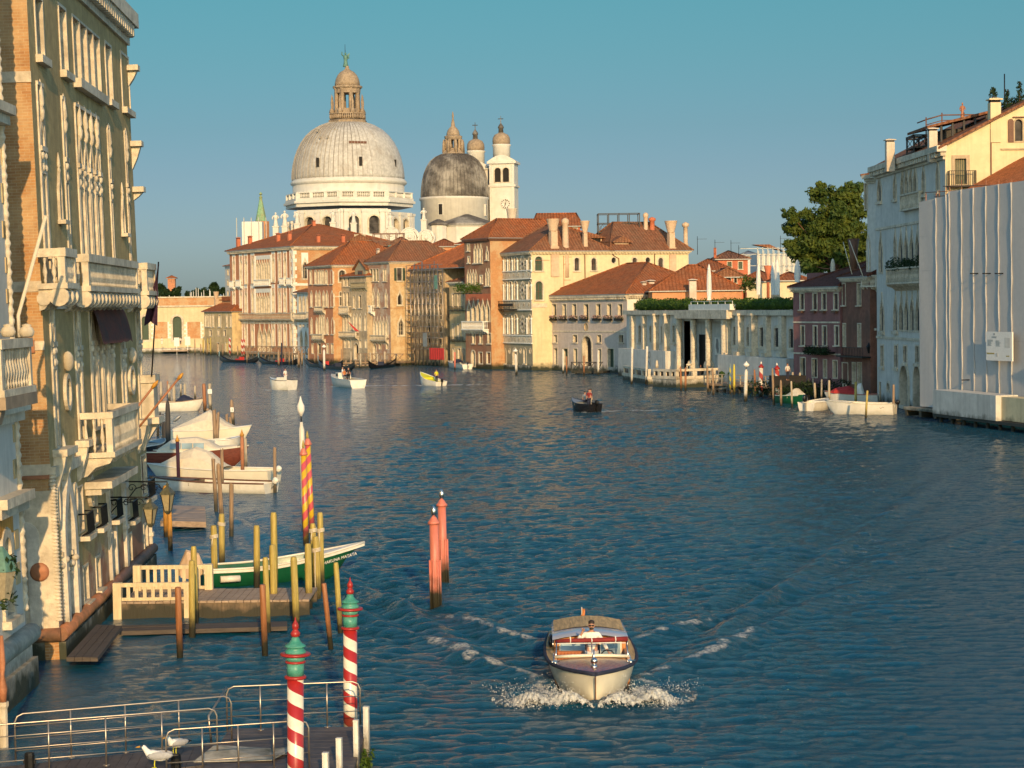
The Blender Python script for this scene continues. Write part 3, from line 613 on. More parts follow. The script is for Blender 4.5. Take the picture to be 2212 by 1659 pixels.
# ochre house
f=bld('ochre_house','narrow ochre house with iron balconies between scaffold and dark red house','B',1536,1572,1698,1580);z=f.P('B',1610,715)[1]
f.row('B','rect',[(1552,1578),(1606,1630),(1656,1680)],830,965,dep=.3,trim=.1,pm=m.glassb);f.row('B','seg',[(1556,1580),(1608,1632),(1662,1688)],1140,1290,dep=.3,trim=.13,pm=m.blind)
f.row('B','rect',[(1560,1582),(1612,1640),(1660,1685)],1390,1520,dep=.3,trim=.1,pm=m.dark)
for y0,y1 in((960,1000),(1270,1310)):
 for a,b_ in((1546,1586),(1598,1640),(1650,1694)):
  q=f.rect('B',a,y0,b_,y1);b=MB();b.box(q[0],q[1],-.5,0,q[2]-.1,q[2])
  for i in range(7):xx=q[0]+(q[1]-q[0])*i/6;b.box(xx-.02,xx+.02,-.5,-.46,q[2],q[3])
  b.box(q[0],q[1],-.52,-.45,q[3],q[3]+.05);f.ob(b,'balcony',m.iron)
f.wall((0,f.L,-.6,z),m.ochre);f.shell(9,z,m.ochre);f.cornice(0,f.L,z+.1,.5,.5,m.stone);hip(f,0,f.L,0,9,z+.1,1.4,mat=m.tileb)
# dark red gothic house
f=bld('red_gothic_house','tall dark red-brown gothic house with white tracery left of the cream-sided palazzo','B',1696,1588,1958,1600);z=f.P('B',1820,272)[1]
kw=dict(dep=.35,trim=.17,proud=.07,pm=m.blind,sill=.16)
f.row('B','rect',[(1712,1732)],328,388,**kw);f.row('B','ogee',[(1772,1866,3)],335,510,**kw);f.row('B','ogee',[(1900,1924)],365,480,**kw);f.row('B','rect',[(1716,1735)],455,510,**kw)
f.row('B','ogee',[(1704,1812,4)],595,745,**kw);f.row('B','rect',[(1840,1864)],648,718,**kw);f.row('B','ogee',[(1892,1944,2)],580,745,**kw)
f.row('B','ogee',[(1706,1944,5)],900,1112,dep=.7,trim=.2,proud=.1,pm=m.dark);q=f.rect('B',1700,835,1950,890);b=MB();b.box(q[0],q[1],-.05,0,q[2]-.1,q[3]);f.ob(b,'marble_panel',m.redh)
q=f.rect('B',1706,1108,1926,1190);f.balus(q[0],q[1],q[2],q[3],1.0,m.white)
f.row('B','rect',[(1762,1790),(1836,1864),(1916,1950)],1235,1335,dep=.3,trim=.12,sill=.15);q=f.rect('B',1752,1412,1790,1590);f.win('round',q[0],q[1],.4,q[3],dep=.6,trim=.2,pm=m.dark,name='door')
f.row('B','rect',[(1826,1864),(1906,1946)],1430,1542,dep=.25,trim=.15,pm=m.dark,bars=(2,4),bm=m.redst)
f.wall((0,f.L,-.6,z),m.bdark);f.cornice(0,f.L,z+.08,.5,.5,m.brown,.45);f.shell(20,z,m.bdark,right=False);s=f.side()
s.wall((0,20,-.6,z),m.borange);s.cornice(0,20,z+.08,.5,.4,m.brown);r=hip(f,0,f.L,0,20,z+.1,3.1,4,9,mat=m.tile,ax='y')
# cream-sided palazzo
f=bld('marble_palazzo','leaning marble-fronted palazzo with round medallions and a long cream side wall','C',240,1592,592,1614,cat='palazzo');z=f.P('C',420,412)[1]
for yt,yb in((455,605),(705,892),(1045,1242)):
 kw=dict(dep=.6,trim=.16,proud=.1,pm=m.dark,tm=m.stone)
 f.row('C','round',[(272,297),(309,334),(351,380),(403,434),(550,578)],yt,yb,**kw)
 x0,x1,z0,z1=f.rect('C',455,yt+15,520,yb-25);b=MB();xm=(x0+x1)/2;zm=(z0+z1)/2;rr=(x1-x0)*.5
 for i in range(12):a=i*math.pi/6;b.lathe([(rr*.2,0),(rr*.2,.06)],8,m=0,M=Matrix.Translation((xm+rr*.78*math.cos(a),0,zm+rr*1.0*math.sin(a)))@Matrix.Rotation(math.pi/2,4,'X'))
 b.lathe([(rr*.5,0),(rr*.5,.07)],14,M=Matrix.Translation((xm,0,zm))@Matrix.Rotation(math.pi/2,4,'X'));b.lathe([(rr*.22,0),(rr*.22,.09)],10,m=1,M=Matrix.Translation((xm,0,zm))@Matrix.Rotation(math.pi/2,4,'X'));f.ob(b,'medallion',[m.stone,m.dark])
for yt,yb in((612,668),(905,988),(1255,1332)):
 x0,x1,z0,z1=f.rect('C',240,yt,592,yb);f.bx('marble_band',m.stone,0,f.L+.02,z0,z1,-.12,0);f.bx('string_course',m.white,0,f.L+.05,z1,z1+.15,-.25,0);f.bx('string_course',m.white,0,f.L+.05,z0-.15,z0,-.25,0);b=MB();rr=(z1-z0)*.3
 for i in range(7):b.lathe([(rr,0),(rr,.14),(rr*.6,.14),(rr*.6,.05)],12,M=Matrix.Translation((f.L*(i+.5)/7,0,(z0+z1)/2))@Matrix.Rotation(math.pi/2,4,'X'));b.lathe([(rr*.55,0),(rr*.55,.13)],10,m=1,M=Matrix.Translation((f.L*(i+.5)/7,0,(z0+z1)/2))@Matrix.Rotation(math.pi/2,4,'X'))
 f.ob(b,'roundel_row',[m.stone,m.taupe])
q=f.rect('C',205,905,385,985,-1);b=MB();b.box(q[0],q[1],-1,0,q[2]-.15,q[2])
for i in range(12):xx=q[0]+(q[1]-q[0])*i/11;b.box(xx-.03,xx+.03,-1,-.95,q[2],q[3])
for i in range(5):b.box(q[0],q[0]+.05,-1+i*.2,-.96+i*.2,q[2],q[3])
b.box(q[0],q[1],-1.02,-.94,q[3]-.06,q[3]);b.box(q[0],q[1],-1.01,-.96,(q[2]+q[3])/2-.2,(q[2]+q[3])/2+.2);f.ob(b,'balcony',m.iron)
f.row('C','round',[(286,318),(496,524)],1385,1540,dep=.4,trim=.14,pm=m.blind,sill=.2);q=f.rect('C',385,1388,432,1600);f.win('round',q[0],q[1],.5,q[3],dep=.6,trim=.2,pm=m.ochre,name='door')
f.row('C','circ',[(250,268),(345,363),(458,476),(555,573)],1390,1440,dep=.1,trim=.1,pm=m.taupe)
b=MB()
for x in(250,258,302,342,390,442,540,585):
 for yt,yb in((455,605),(705,892),(1045,1242)):
  u0,z1=f.P('C',x,yt+30);u0,z0=f.P('C',x,yb);b.lathe([(.2,0),(.13,.2),(.12,z1-z0-.3),(.2,z1-z0)],8,(u0,-.12,z0))
f.ob(b,'columns',m.white)
f.wall((0,f.L,-.6,z),m.oliver);f.cornice(0,f.L,z+.1,.55,.55,m.stone,.5);f.shell(26.6,z,m.cream,right=False);f.bx('plinth',m.stonew,0,f.L,-.6,.7,-.2,-.01)
s=f.side();s.L=26.6
for q,k in(((612,448,688,594),'round'),((618,702,692,890),'round'),((1016,462,1064,594),'round'),((1188,466,1238,590),'round'),((1607,462,1654,594),'round'),((1872,464,1920,588),'round'),((1288,612,1334,680),'round')):
 w=s.rect('C',*q);s.win(k,*w,dep=.3,trim=.2,proud=.04,pm=m.glassb if q[0]>1000 else m.shut,bars=(1,1),bm=m.brown,sill=.12)
for x in(1392,1740):w=s.rect('C',x,458,x+48,518);s.win('circ',*w,dep=.3,trim=.12,pm=m.dark,bars=(1,1),bm=m.iron)
s.wall((0,26.6,-.6,z),m.creamy);s.cornice(0,26.6,z+.1,.55,.5,m.cream,.55)
for x,y0,y1 in((1115,400,690),(1828,420,600)):u0,z1=s.P('C',x,y0);_,z0=s.P('C',x,y1);s.bx('drainpipe',m.brown,u0,u0+.12,z0,z1,-.14,-.02)
pts=[(1398,425),(1420,445),(1465,470),(1472,610)];b=MB();b.tube([(s.P('C',x,y)[0],-.1,s.P('C',x,y)[1])for x,y in pts],.07,6,0);s.ob(b,'drainpipe',m.brown)
b=MB()
for x,y,x2 in((795,458,860),(905,455,985),(905,527,972),(905,690,977),(610,488,760)):u0,z0=s.P('C',x,y);u1=s.P('C',x2,y)[0];b.box(u0,u1,-.06,-.01,z0-.03,z0+.03)
u0,z1=s.P('C',903,440);_,z0=s.P('C',903,780);b.box(u0-.04,u0+.04,-.08,-.01,z0,z1);u0,z1=s.P('C',800,460);_,z0=s.P('C',800,640);b.box(u0-.04,u0+.04,-.08,-.01,z0,z1);s.ob(b,'iron_ties',m.redst)
u0,z1=s.P('C',592,930);b=MB();b.box(0,s.P('C',735,950)[0],-.1,-.004,z1-.6,z1);s.ob(b,'string_course',m.stone)
r=hip(f,0,f.L,0,13,z+.12,4.2,5,5,'x',m.tileb,.6);r2=hip(f,.3,f.L,13.4,26.6,z+.13,4.6,4,4,'y',m.tileb,.6,'roof')
Yc=300
for k,x,yt,yb,w,wc,mt in(('bell',380,-40,345,62,112,m.chimw),('bell',457,108,330,40,95,m.chimw),('bell',800,66,385,72,134,m.chim),('pipe',925,55,395,64,76,m.chim),('bell',1125,86,405,40,100,m.chim),('pipe',1745,0,250,44,54,m.chim),('pipe',1810,46,260,52,72,m.redh),('bell',2003,86,395,62,130,m.chim)):chim(s,r,k,'C',x,yt,yb,w,.45 if 700<x<1300 or x>1900 else 5,mt,wc)if x>700 else chim(f,r,k,'C',x,yt,yb,w,316,mt,wc)
chim(s,r2,'pipe','D',316,84,305,38,6,m.chim,62)
for q,d in(((960,255,1295,325),5.5),((1425,300,1570,385),1.0)):
 u0,u1,z0,z1=s.rect('C',q[0],q[1],q[2],q[3],d);b=MB();b.box(u0,u1,d,d+4,z0-.6,z1);b.box(u0+.2,u1-.2,d-.02,d,z0,z1-.15,1 if d>2 else 0);o=s.ob(b,'dormer',[m.chim,m.dark])
 b=MB();b.prism([(u0-.5,z1-.1),(u1+.5,z1-.1),(u1+.5,z1+.05),((u0+u1)/2,z1+.9),(u0-.5,z1+.05)],d-.5,d+4.5);s.ob(b,'dormer_roof',m.tileb,o)
 # roof terrace in timber above it
def altana(name,label,c,xa,xb,yt,ym,yb,Y,dep,nx=4,mat=None):
 A=at(c,xa,yb,Y);B=at(c,xb,yb,Y);rt_=empty(name,label,'roof terrace',Matrix.Translation(A));L=B.x-A.x;h=at(c,xa,yt,Y).z-A.z;hm=at(c,xa,ym,Y).z-A.z;b=MB();g=MB()
 for i in range(nx+1):
  for y in(0,dep):x=L*i/nx;b.box(x-.07,x+.07,y-.07,y+.07,-1.5,h)
 for zz in(h,hm):
  for y in(0,dep):g.box(-.1,L+.1,y-.06,y+.06,zz-.07,zz+.05)
  for x in(0,L):g.box(x-.06,x+.06,0,dep,zz-.068,zz+.048)
 for i in range(nx):
  x0=L*i/nx;x1=L*(i+1)/nx;xm=(x0+x1)/2
  for y in(0,dep):
   for p,q in(((x0,0),(xm,hm)),((xm,hm),(x1,0)),((x0,hm),(xm,0)),((xm,0),(x1,hm))):g.bar((p[0],y,p[1]),(q[0],y,q[1]),.05,.05)
 b.build('posts',mat or m.woodd,rt_);g.build('railing',mat or m.woodd,rt_);b=MB();b.box(-.1,L+.1,-.1,dep+.1,-.2,-.05);b.build('deck',mat or m.woodd,rt_)
altana('roof_terrace','open timber roof terrace among chimneys on the cream-sided palazzo','C',1262,1682,12,110,198,309,4)
altana('roof_terrace','rusty timber roof terrace before the church scrolls','B',745,1055,215,290,335,362,4,4,m.brown)
# grey house
f=bld('grey_house','grey rendered house with seven flower-boxed windows and a broad hipped roof','C',742,1606,1562,1642);z=f.P('C',1150,848)[1]
for g in((787,830),(893,932),(993,1035),(1112,1160),(1237,1283),(1349,1393),(1460,1505)):q=f.rect('C',g[0],938,g[1],1098);f.win('rect',*q,dep=.55,trim=.16,proud=.03,pm=m.glassb,bars=(1,1),bm=m.brown,sill=.14)
for g in((802,838),(1002,1043),(1247,1288),(1472,1515)):q=f.rect('C',g[0],1252,g[1],1326);f.win('rect',*q,dep=.5,trim=.14,proud=.03,pm=m.glassb,sill=.12)
for g in((807,842,1388,1550),(893,950,1392,1605),(1008,1045,1392,1560),(1255,1290,1395,1600),(1354,1418,1392,1612),(1474,1518,1402,1600)):q=f.rect('C',g[0],g[2],g[1],g[3]);f.win('rect',q[0],q[1],max(.5,q[2]),q[3],dep=.5,trim=.16,proud=.03,pm=m.shut,name='door')
q=f.rect('C',1098,1260,1192,1600);f.win('round',q[0],q[1],.6,q[3],dep=.9,trim=.3,proud=.06,pm=m.dark,bars=(1,2),bm=m.iron,name='portal')
q=f.rect('C',1116,1132,1154,1206);f.win('circ',*q,dep=.1,trim=.1,tm=m.taupe,pm=m.taupe,name='oval_plaque')
f.wall((0,f.L,-.6,z),m.grey);f.cornice(0,f.L,z+.1,.9,.5,m.stone,.42);f.band(f.P('C',1150,1215)[1],.2,.08,m.stone);f.bx('plinth',m.stonew,0,f.L,-.6,.8,-.12,-.01);f.shell(17,z,m.grey,right=False)
s=f.side();q=s.rect('C',1625,930,1694,1060);s.win('rect',q[0],q[1],q[2],q[3],dep=.4,trim=.12,pm=m.glassb,bars=(4,2),bm=m.white);s.wall((0,17,-.6,z),m.white);s.cornice(0,17,z+.1,.7,.5,m.stone,.42)
r=hip(f,0,f.L,0,17,z+.12,4.6,10,8.5,'x',m.tile,.55)
chim(s,r,'stub','C',1722,705,825,42,2,m.chimw);chim(s,r,'stub','C',1792,690,822,60,2.5,m.chimw)
GH=f
# ------------------------------------------------------------------ domed church
PXG=CR['G'][2]
Oc=at('G',905,1300,472);church=empty('domed_church','huge white domed church with a second dome and two bell towers behind','church',Matrix.Translation((Oc.x,472,0)))
def gl(name,cx,Y,prof,mat,n=40,rot=0,sm=True,parent=None,inf=None):
 b=MB();k=PXG*Y/FPX;c=at('G',cx,prof[0][1],Y);zs=[at('G',cx,y,Y).z for r,y in prof]
 b.lathe([(max(r*k,0),z)for(r,y),z in zip(prof,zs)],n,(c.x-Oc.x,Y-472,0),0,sm,rot)
 return b.build(name,mat,parent or church)
def domemat(name,base):
 t=base.node_tree
 return base
DP=[(368,948),(369,930),(367,900),(360,850),(348,800),(330,750),(305,700),(272,655),(235,620),(185,590),(132,570)]
dome=gl('dome',905,472,DP,m.lead,72);b=MB();k=PXG*472/FPX
for i in range(72):
 a=2*math.pi*i/72;b.tube([((r*k+.03)*math.cos(a),(r*k+.03)*math.sin(a),at('G',905,y,472).z)for r,y in DP],.075 if i%2 else.12,4,0,False)
m.seam=plain('lead_seams',(.34,.31,.26),.6,.3,1,0);b.build('dome_ribs',m.seam,dome)
for x,y,s_ in((730,850,1),(1010,845,1),(1222,845,.8),(718,725,.35),(740,685,.3),(790,683,.3),(835,630,.3),(718,636,.3)):
 p=at('G',x,y,472);rr=[r for r,yy in DP if yy<=y+20][0]*k;dx=p.x-Oc.x;dy=-math.sqrt(max(1,rr*rr-dx*dx));b=MB();b.box(-.28*s_-.05,.28*s_+.05,-.5,.4,-1.1*s_,1.0*s_)
 o=b.build('dome_vent',m.dark if s_>.5 else m.leadd,dome);o.location=(dx,dy,p.z)
b=MB();ys=(712,728)
for q in range(6):
 for(xa,xb)in((932+q*19,949+q*19),):
  vs=[]
  for x,y in((xa,ys[1]),(xb,ys[1]),(xb,ys[0]),(xa,ys[0])):
   p=at('G',x,y,472);rr=(305+(y-700)*.5+3)*k;dx=p.x-Oc.x;vs.append((dx,-math.sqrt(rr*rr-dx*dx)-.12,p.z))
  b.add(vs,[(0,1,2,3)])
b.build('dome_patch',m.brown,dome)
gl('dome_cornice',905,472,[(365,990),(372,985),(384,975),(384,965),(372,950),(366,944)],m.church,64)
gl('drum',905,472,[(369,1100),(369,985)],m.church,64)
lan=gl('lantern',897,472,[(130,572),(131,560),(134,556),(126,550)],m.lant,8,.4,False)
b=MB();cx=at('G',897,550,472).x-Oc.x
for i in range(8):
 a=.4+i*math.pi/4;z0,z1=at('G',897,520,472).z,at('G',897,335,472).z;r=74*k
 b.lathe([(.75,z0),(.6,z0+.4),(.5,z1-.6),(.8,z1)],6,(cx+r*math.cos(a),r*math.sin(a),0));r2=108*k;zz=at('G',897,545,472).z
 b.lathe([(.45,zz),(.4,zz+1.4),(.7,zz+1.6),(.5,zz+2.2),(.22,zz+2.6),(.28,zz+4),(.08,zz+5.6),(0.01,zz+6)],6,(cx+r2*math.cos(a),r2*math.sin(a),0))
 r3=122*k;A_=Vector((cx+r3*math.cos(a),r3*math.sin(a),zz+1.3));a2=a+math.pi/4;B_=Vector((cx+r3*math.cos(a2),r3*math.sin(a2),zz+1.3));b.bar(A_,B_,.35,.25)
 for q in range(7):p=A_.lerp(B_,(q+.5)/7);b.lathe([(.12,0),(.2,.5),(.1,1.2)],5,(p.x,p.y,zz))
 am=a+math.pi/8;b.lathe([(1.0,z0-.3),(1.0,z0+1.6)],4,(cx+66*k*math.cos(am),66*k*math.sin(am),0),sm=False,rot=am+math.pi/4)
b.build('lantern_columns',m.lant,lan);gl('lantern_core',897,472,[(82,550),(82,500)],m.lant,8,.4,False,lan);gl('lantern_cornice',897,472,[(84,372),(86,345),(98,335),(98,325),(84,322)],m.lant,16,.4,False,lan)
gl('cupola',895,472,[(84,324),(82,300),(76,275),(64,250),(46,230),(24,217),(14,208),(12,190)],m.lant,20,0,True,lan)
def statue(mat,name='statue',wing=False):
 b=MB();b.lathe([(.42,0),(.5,.1),(.36,.9),(.3,1.6),(.36,2.1),(.42,2.6),(.3,2.9),(.13,3.0),(.12,3.1)],8,sx=1,sy=.8);b.sph((0,0,3.35),(.2,.22,.28),8,6)
 b.tube([(.36,0,2.75),(.6,-.2,2.2),(.35,-.5,1.9)],[.15,.12,.08],6);b.tube([(-.36,0,2.75),(-.62,-.1,3.1),(-.6,-.25,3.8)]if wing else[(-.36,0,2.75),(-.6,-.1,2.2),(-.5,-.4,1.7)],[.15,.12,.08],6)
 if wing:b.prism([(-.2,1.5),(.5,2.2),(.75,3.6),(.3,3.2)],.3,.42)
 return b
def put_statue(x,y0,y1,Y,mat,ped=0,wing=False):
 p=at('G',x,y1,Y);h=at('G',x,y0,Y).z-p.z;b=statue(mat,wing=wing);o=b.build('statue',mat,church);o.location=(p.x-Oc.x,Y-472,p.z);o.scale=(h/3.63*1.45,h/3.63*1.3,h/3.63)
 if ped:b=MB();b.lathe([(.9,-ped),(.9,-.3),(1.1,-.25),(1.1,0),(.8,0)],4,sm=False,rot=math.pi/4);q=b.build('pedestal',m.church,church);q.location=o.location
put_statue(884,100,195,472,m.verd,0,True);b=MB();p=at('G',880,100,472);b.lathe([(.07,0),(.04,at('G',880,45,472).z-p.z)],5);o=b.build('lightning_rod',m.iron,church);o.location=(p.x-Oc.x,0,p.z)
# octagon with windows
RO=418*k
def octring(name,y0,y1,dr,mat):return gl(name,908,472,[(418+dr,y1),(418+dr,y0)],mat,8,-R(4),False)
octring('balustrade_base',1078,1100,10,m.church);octring('entablature',1096,1112,22,m.church);octring('entablature',1112,1135,6,m.church);octring('balustrade_rail',1038,1046,6,m.church);gl('terrace',908,472,[(420,1085),(360,1080)],m.church,8,-R(4),False)
ox=at('G',908,1100,472).x-Oc.x;b=MB();zb,zt=at('G',908,1078,472).z,at('G',908,1044,472).z
for i in range(8):
 a=-R(4)+i*math.pi/4;A_=Vector((ox+(RO-.2)*math.cos(a),(RO-.2)*math.sin(a),0));B_=Vector((ox+(RO-.2)*math.cos(a+math.pi/4),(RO-.2)*math.sin(a+math.pi/4),0))
 for q in range(26):
  p=A_.lerp(B_,(q+.5)/26)
  if q in(0,8,17,25):b.box(p.x-.4,p.x+.4,p.y-.4,p.y+.4,zb,zt)
  else:b.lathe([(.1,zb),(.2,zb+.5),(.1,zt)],5,(p.x,p.y,0))
b.build('balustrade',m.church,church)
for ac in(-R(161.5),-R(116.5),-R(71.5),-R(26.5)):
 ap=RO*math.cos(math.pi/8);c=Vector((Oc.x+ox+ap*math.cos(ac),472+ap*math.sin(ac),0));inn=Vector((-math.cos(ac),-math.sin(ac),0));t=Vector((inn.y,-inn.x,0))
 f=Fr(church,Matrix(((t.x,inn.x,0,c.x),(t.y,inn.y,0,c.y),(0,0,1,0),(0,0,0,1))));hw=RO*math.sin(math.pi/8)
 zt=f.P('G',905,1134)[1];zl=zt-12;zw1=f.P('G',905,1180)[1]
 for sx in(-.42,.42):
  cxw=sx*hw;f.win('round',cxw-1.25,cxw+1.25,zl+1.5,zw1,dep=.9,trim=.35,proud=.15,pm=m.glassb,bars=(2,5),bm=m.iron)
 f.wall((-hw,hw,zl,zt),m.church);b=MB()
 for sx in(-.97,-.75,0,.75,.97):b.box(sx*hw-.55,sx*hw+.55,-.4,-.004,zl,zt-.8);b.box(sx*hw-.75,sx*hw+.75,-.55,-.002,zt-.8,zt-.2)
 f.ob(b,'pilasters',m.church)
gl('drum_wall',908,472,[(440,1450),(440,1318)],m.church,8,-R(4),False)
for x,y0,y1,Y in((420,1160,1252,452),(480,1148,1250,455),(800,1145,1225,448),(937,1145,1230,448),(1180,1165,1250,448),(1402,1130,1208,462),(562,1150,1235,456)):put_statue(x,y0,y1,Y,m.church,4)
for x,y,r,Y in((1308,1325,66,446),(1418,1330,58,448),(1185,1310,55,444),(705,1320,55,446)):
 kk=PXG*Y/FPX;p=at('G',x,y,Y);b=MB();RM=Matrix.Translation((p.x-Oc.x,Y-472,p.z))@Matrix.Rotation(math.pi/2,4,'X');b.lathe([(r*kk,-4),(r*kk,0),(r*kk*.86,0),(r*kk*.84,-.3),(0.01,-.3)],32,M=RM)
 pts=[RM@Vector((r*kk*(.82-.72*i/90)*math.cos(i*.22),r*kk*(.82-.72*i/90)*math.sin(i*.22),-.15))for i in range(91)];b.tube(pts,.24,5);b.sph(RM@Vector((0,0,-.1)),.5);b.build('scroll_buttress',m.church,church)
 b=MB();b.box(p.x-Oc.x-1,p.x-Oc.x+1,Y-472,Y-466,p.z-9,p.z+r*kk*.8);b.build('buttress_wall',m.church,church)
 # second dome
k2=PXG*505/FPX;D2=[(223,1066),(224,1045),(221,1000),(214,950),(203,905),(185,860),(160,820),(128,795),(86,775)]
dome2=gl('dome',1608,505,D2,m.leadd,56);b=MB();c2=at('G',1608,1000,505).x-Oc.x
for i in range(56):a=2*math.pi*i/56;b.tube([(c2+(r*k2+.03)*math.cos(a),33+(r*k2+.03)*math.sin(a),at('G',1608,y,505).z)for r,y in D2],.1,4,0,False)
b.build('dome_ribs',m.leadd,dome2)
dr2=gl('drum',1608,505,[(222,1400),(222,1085),(230,1078),(230,1066),(222,1062)],m.church,48)
for x,w in((1523,18),(1813,8)):p=at('G',x,1150,505);dx=p.x-Oc.x-c2;dy=-math.sqrt((222*k2)**2-dx*dx);b=MB();b.box(-w*k2,w*k2,-.25,.8,-38*k2,38*k2);b.box(-w*k2+.2,w*k2-.2,-.28,-.25,-34*k2,34*k2,1);o=b.build('window',[m.church,m.dark],dr2);o.location=(c2+dx,33+dy,p.z);o.rotation_euler[2]=math.atan2(dx,-dy)if True else 0
l2=gl('lantern',1600,505,[(80,782),(72,760),(56,745),(54,738)],m.lant,8,.3,False);b=MB();c3=at('G',1598,700,505).x-Oc.x
for i in range(8):
 a=.3+i*math.pi/4;z0,z1=at('G',1598,740,505).z,at('G',1598,675,505).z;b.lathe([(.55,z0),(.42,z0+.5),(.42,z1-.4),(.6,z1)],6,(c3+46*k2*math.cos(a),33+46*k2*math.sin(a),0));b.lathe([(.5,z0-1),(.35,z0+1.6),(.1,z0+2.4)],5,(c3+66*k2*math.cos(a),33+66*k2*math.sin(a),0))
b.build('lantern_columns',m.lant,l2);gl('lantern_cornice',1598,505,[(52,680),(58,668),(60,656),(46,650)],m.lant,12,0,False,l2);gl('cupola',1597,505,[(45,655),(43,635),(36,615),(24,600),(14,590),(12,570),(5,535),(7,520),(4,500),(1,490)],m.lant,16,0,True,l2)
gl('apse_roof',1690,492,[(215,1250),(206,1238),(12,1172)],m.leadd,12,.2,False);gl('apse_wall',1690,492,[(200,1420),(200,1262),(210,1252),(210,1244)],m.church,12,.2,False)
gl('side_roof',1500,486,[(72,1245),(66,1232),(10,1205)],m.leadd,10,.2,False);gl('side_chapel',1500,486,[(60,1420),(60,1248)],m.church,10,.2,False)
# bell towers
def btower(cx,Y,ysh,label_dx):
 kk=PXG*Y/FPX;hw=83*kk;cxx=at('G',cx,1000,Y).x;T=Matrix.Translation((cxx-hw,Y,0));f=Fr(church,T@Matrix.Rotation(R(-9),4,'Z'),2*hw)
 Z=lambda y:at('G',cx,y+ysh,Y).z
 for fr_ in(f,f.side('L')):
  o=0 if fr_ is f else-2*hw
  for q in(0,1):fr_.win('round',o+hw*(.42+q*.66),o+hw*(.92+q*.66),Z(960),Z(865),dep=.5,trim=.2,proud=.1,pm=m.dark)
  fr_.wall((o,o+2*hw,0,Z(825)),m.church)
 f.shell(2*hw,Z(825),m.church,left=False,z0=0);b=MB()
 for z,h,p in((Z(985),.5,.35),(Z(830),.6,.55)):b.box(-p,2*hw+p,-p,2*hw+p,z-h/2,z+h/2)
 lp=[(-.4+(2*hw+.8)*i/10,Z(822)+math.sin(math.pi*i/10)*(Z(780)-Z(822)))for i in range(11)];b.prism(lp,-.4,2*hw+.4);f.ob(b,'pediments',m.church);b=MB()
 for x in(0,2*hw-.7):b.box(x,x+.7,-.15,-.004,10,Z(990));b.box(x,x+.7,-.15,-.004,Z(980),Z(835))
 f.ob(b,'pilasters',m.church)
 if ysh==0:
  u,z=f.P('G',1945,1103);b=MB();RM=Matrix.Translation((u,-.18,z))@Matrix.Rotation(math.pi/2,4,'X');b.lathe([(33*kk,-.15),(33*kk,0),(31*kk,.06),(29*kk,0),(0.01,0)],24,M=RM)
  for i in range(12):a=i*math.pi/6;p=RM@Vector((26*kk*math.cos(a),26*kk*math.sin(a),.02));b.box(p.x-.12,p.x+.12,p.y-.02,p.y+.02,p.z-.12,p.z+.12,1)
  b.bar(RM@Vector((0,-.5,.06)),RM@Vector((.25,27*kk,.06)),.28,.05,1);b.bar(RM@Vector((0,.3,.08)),RM@Vector((-.2,-20*kk,.08)),.36,.05,1);f.ob(b,'clock',[m.church,m.iron])
 cz=lambda prof:[(r,y+ysh)for r,y in prof]
 gl('tower_drum',cx-3,Y+hw,cz([(57,800),(57,725),(64,716),(60,710)]),m.church,20);d=gl('cupola',cx-5,Y+hw,cz([(56,714),(59,690),(56,665),(44,645),(24,636),(19,632)]),m.lant,16)
 gl('cupola_lantern',cx-8,Y+hw,cz([(17,634),(15,605),(20,602),(18,590),(8,575),(3,568),(1.5,520)]),m.leadd,10,0,True,d);p=at('G',cx-10,540+ysh,Y+hw);b=MB();b.box(-.7,.7,-.08,.08,-.1,.1);o=b.build('cross',m.iron,d);o.location=(p.x-Oc.x,Y+hw-472,p.z)
btower(1922,512,0,0);btower(1752,516,42,0)
# campanile in wraps
f=bld('wrapped_bell_tower','bell tower in white scaffold sheets with a green copper spire left of the big dome','G',0,0,0,0,cat='tower',A=at('G',196,1300,520),B=at('G',330,1300,520));z=f.P('G',250,1222)[1]
f.wall((0,f.L,0,z),m.white);f.shell(f.L,z,m.white,z0=0);b=MB();c=f.P('G',322,1200)[0];kk=PXG*520/FPX
b.lathe([(38*kk,z-14),(38*kk,f.P('G',320,1215)[1])],8,(c,5,0),sm=False);f.ob(b,'tower_shaft',m.orange);b=MB();b.lathe([(40*kk,f.P('G',320,1213)[1]),(36*kk,f.P('G',320,1200)[1]),(.35,f.P('G',320,1062)[1]),(.5,f.P('G',320,1055)[1]),(.15,f.P('G',320,1040)[1]),(.5,f.P('G',320,1032)[1]),(.1,f.P('G',320,1018)[1])],8,(c-.6,5,0),sm=False);f.ob(b,'spire',m.copper)
b=MB()
for i in range(5):x=-1.2+(f.L+2.4)*i/4;b.box(x-.1,x+.1,-1.3,-1.1,10,z+1)
f.ob(b,'scaffold_poles',m.zinc)
# ------------------------------------------------------------------ second row of houses behind the waterfront
def backhouse(name,label,c,xa,ya,xb,yb,Y,D,mat,rmat,rh,wins=(),z0=2,o=.5,ax='x',i0=None,i1=None,wm=None,dx=0):
 A=at(c,xa,yb,Y);B=at(c,xb,yb,Y+dx);f=bld(name,label,c,0,0,0,0,A=A,B=B);z=f.P(c,(xa+xb)/2,ya)[1]
 for w in wins:q=f.rect(c,*w[:4]);f.win('rect',*q,dep=.25,trim=.1,pm=w[4]if len(w)>4 else m.glassb,sill=.1)
 f.wall((0,f.L,z0,z),mat);f.shell(D,z,wm or mat,z0=z0);r=hip(f,0,f.L,0,D,z,min(rh,.3*f.L),i0,i1,ax,rmat,o);return f,r,z
backhouse('attic_house','dark timber attic house with white windows under a tiled gable','B',512,290,722,350,392,9,m.brown,m.tileb,3.2,((560,228,600,288,m.blind),(622,228,664,288,m.blind)),ax='y',i0=0,i1=0,z0=12)
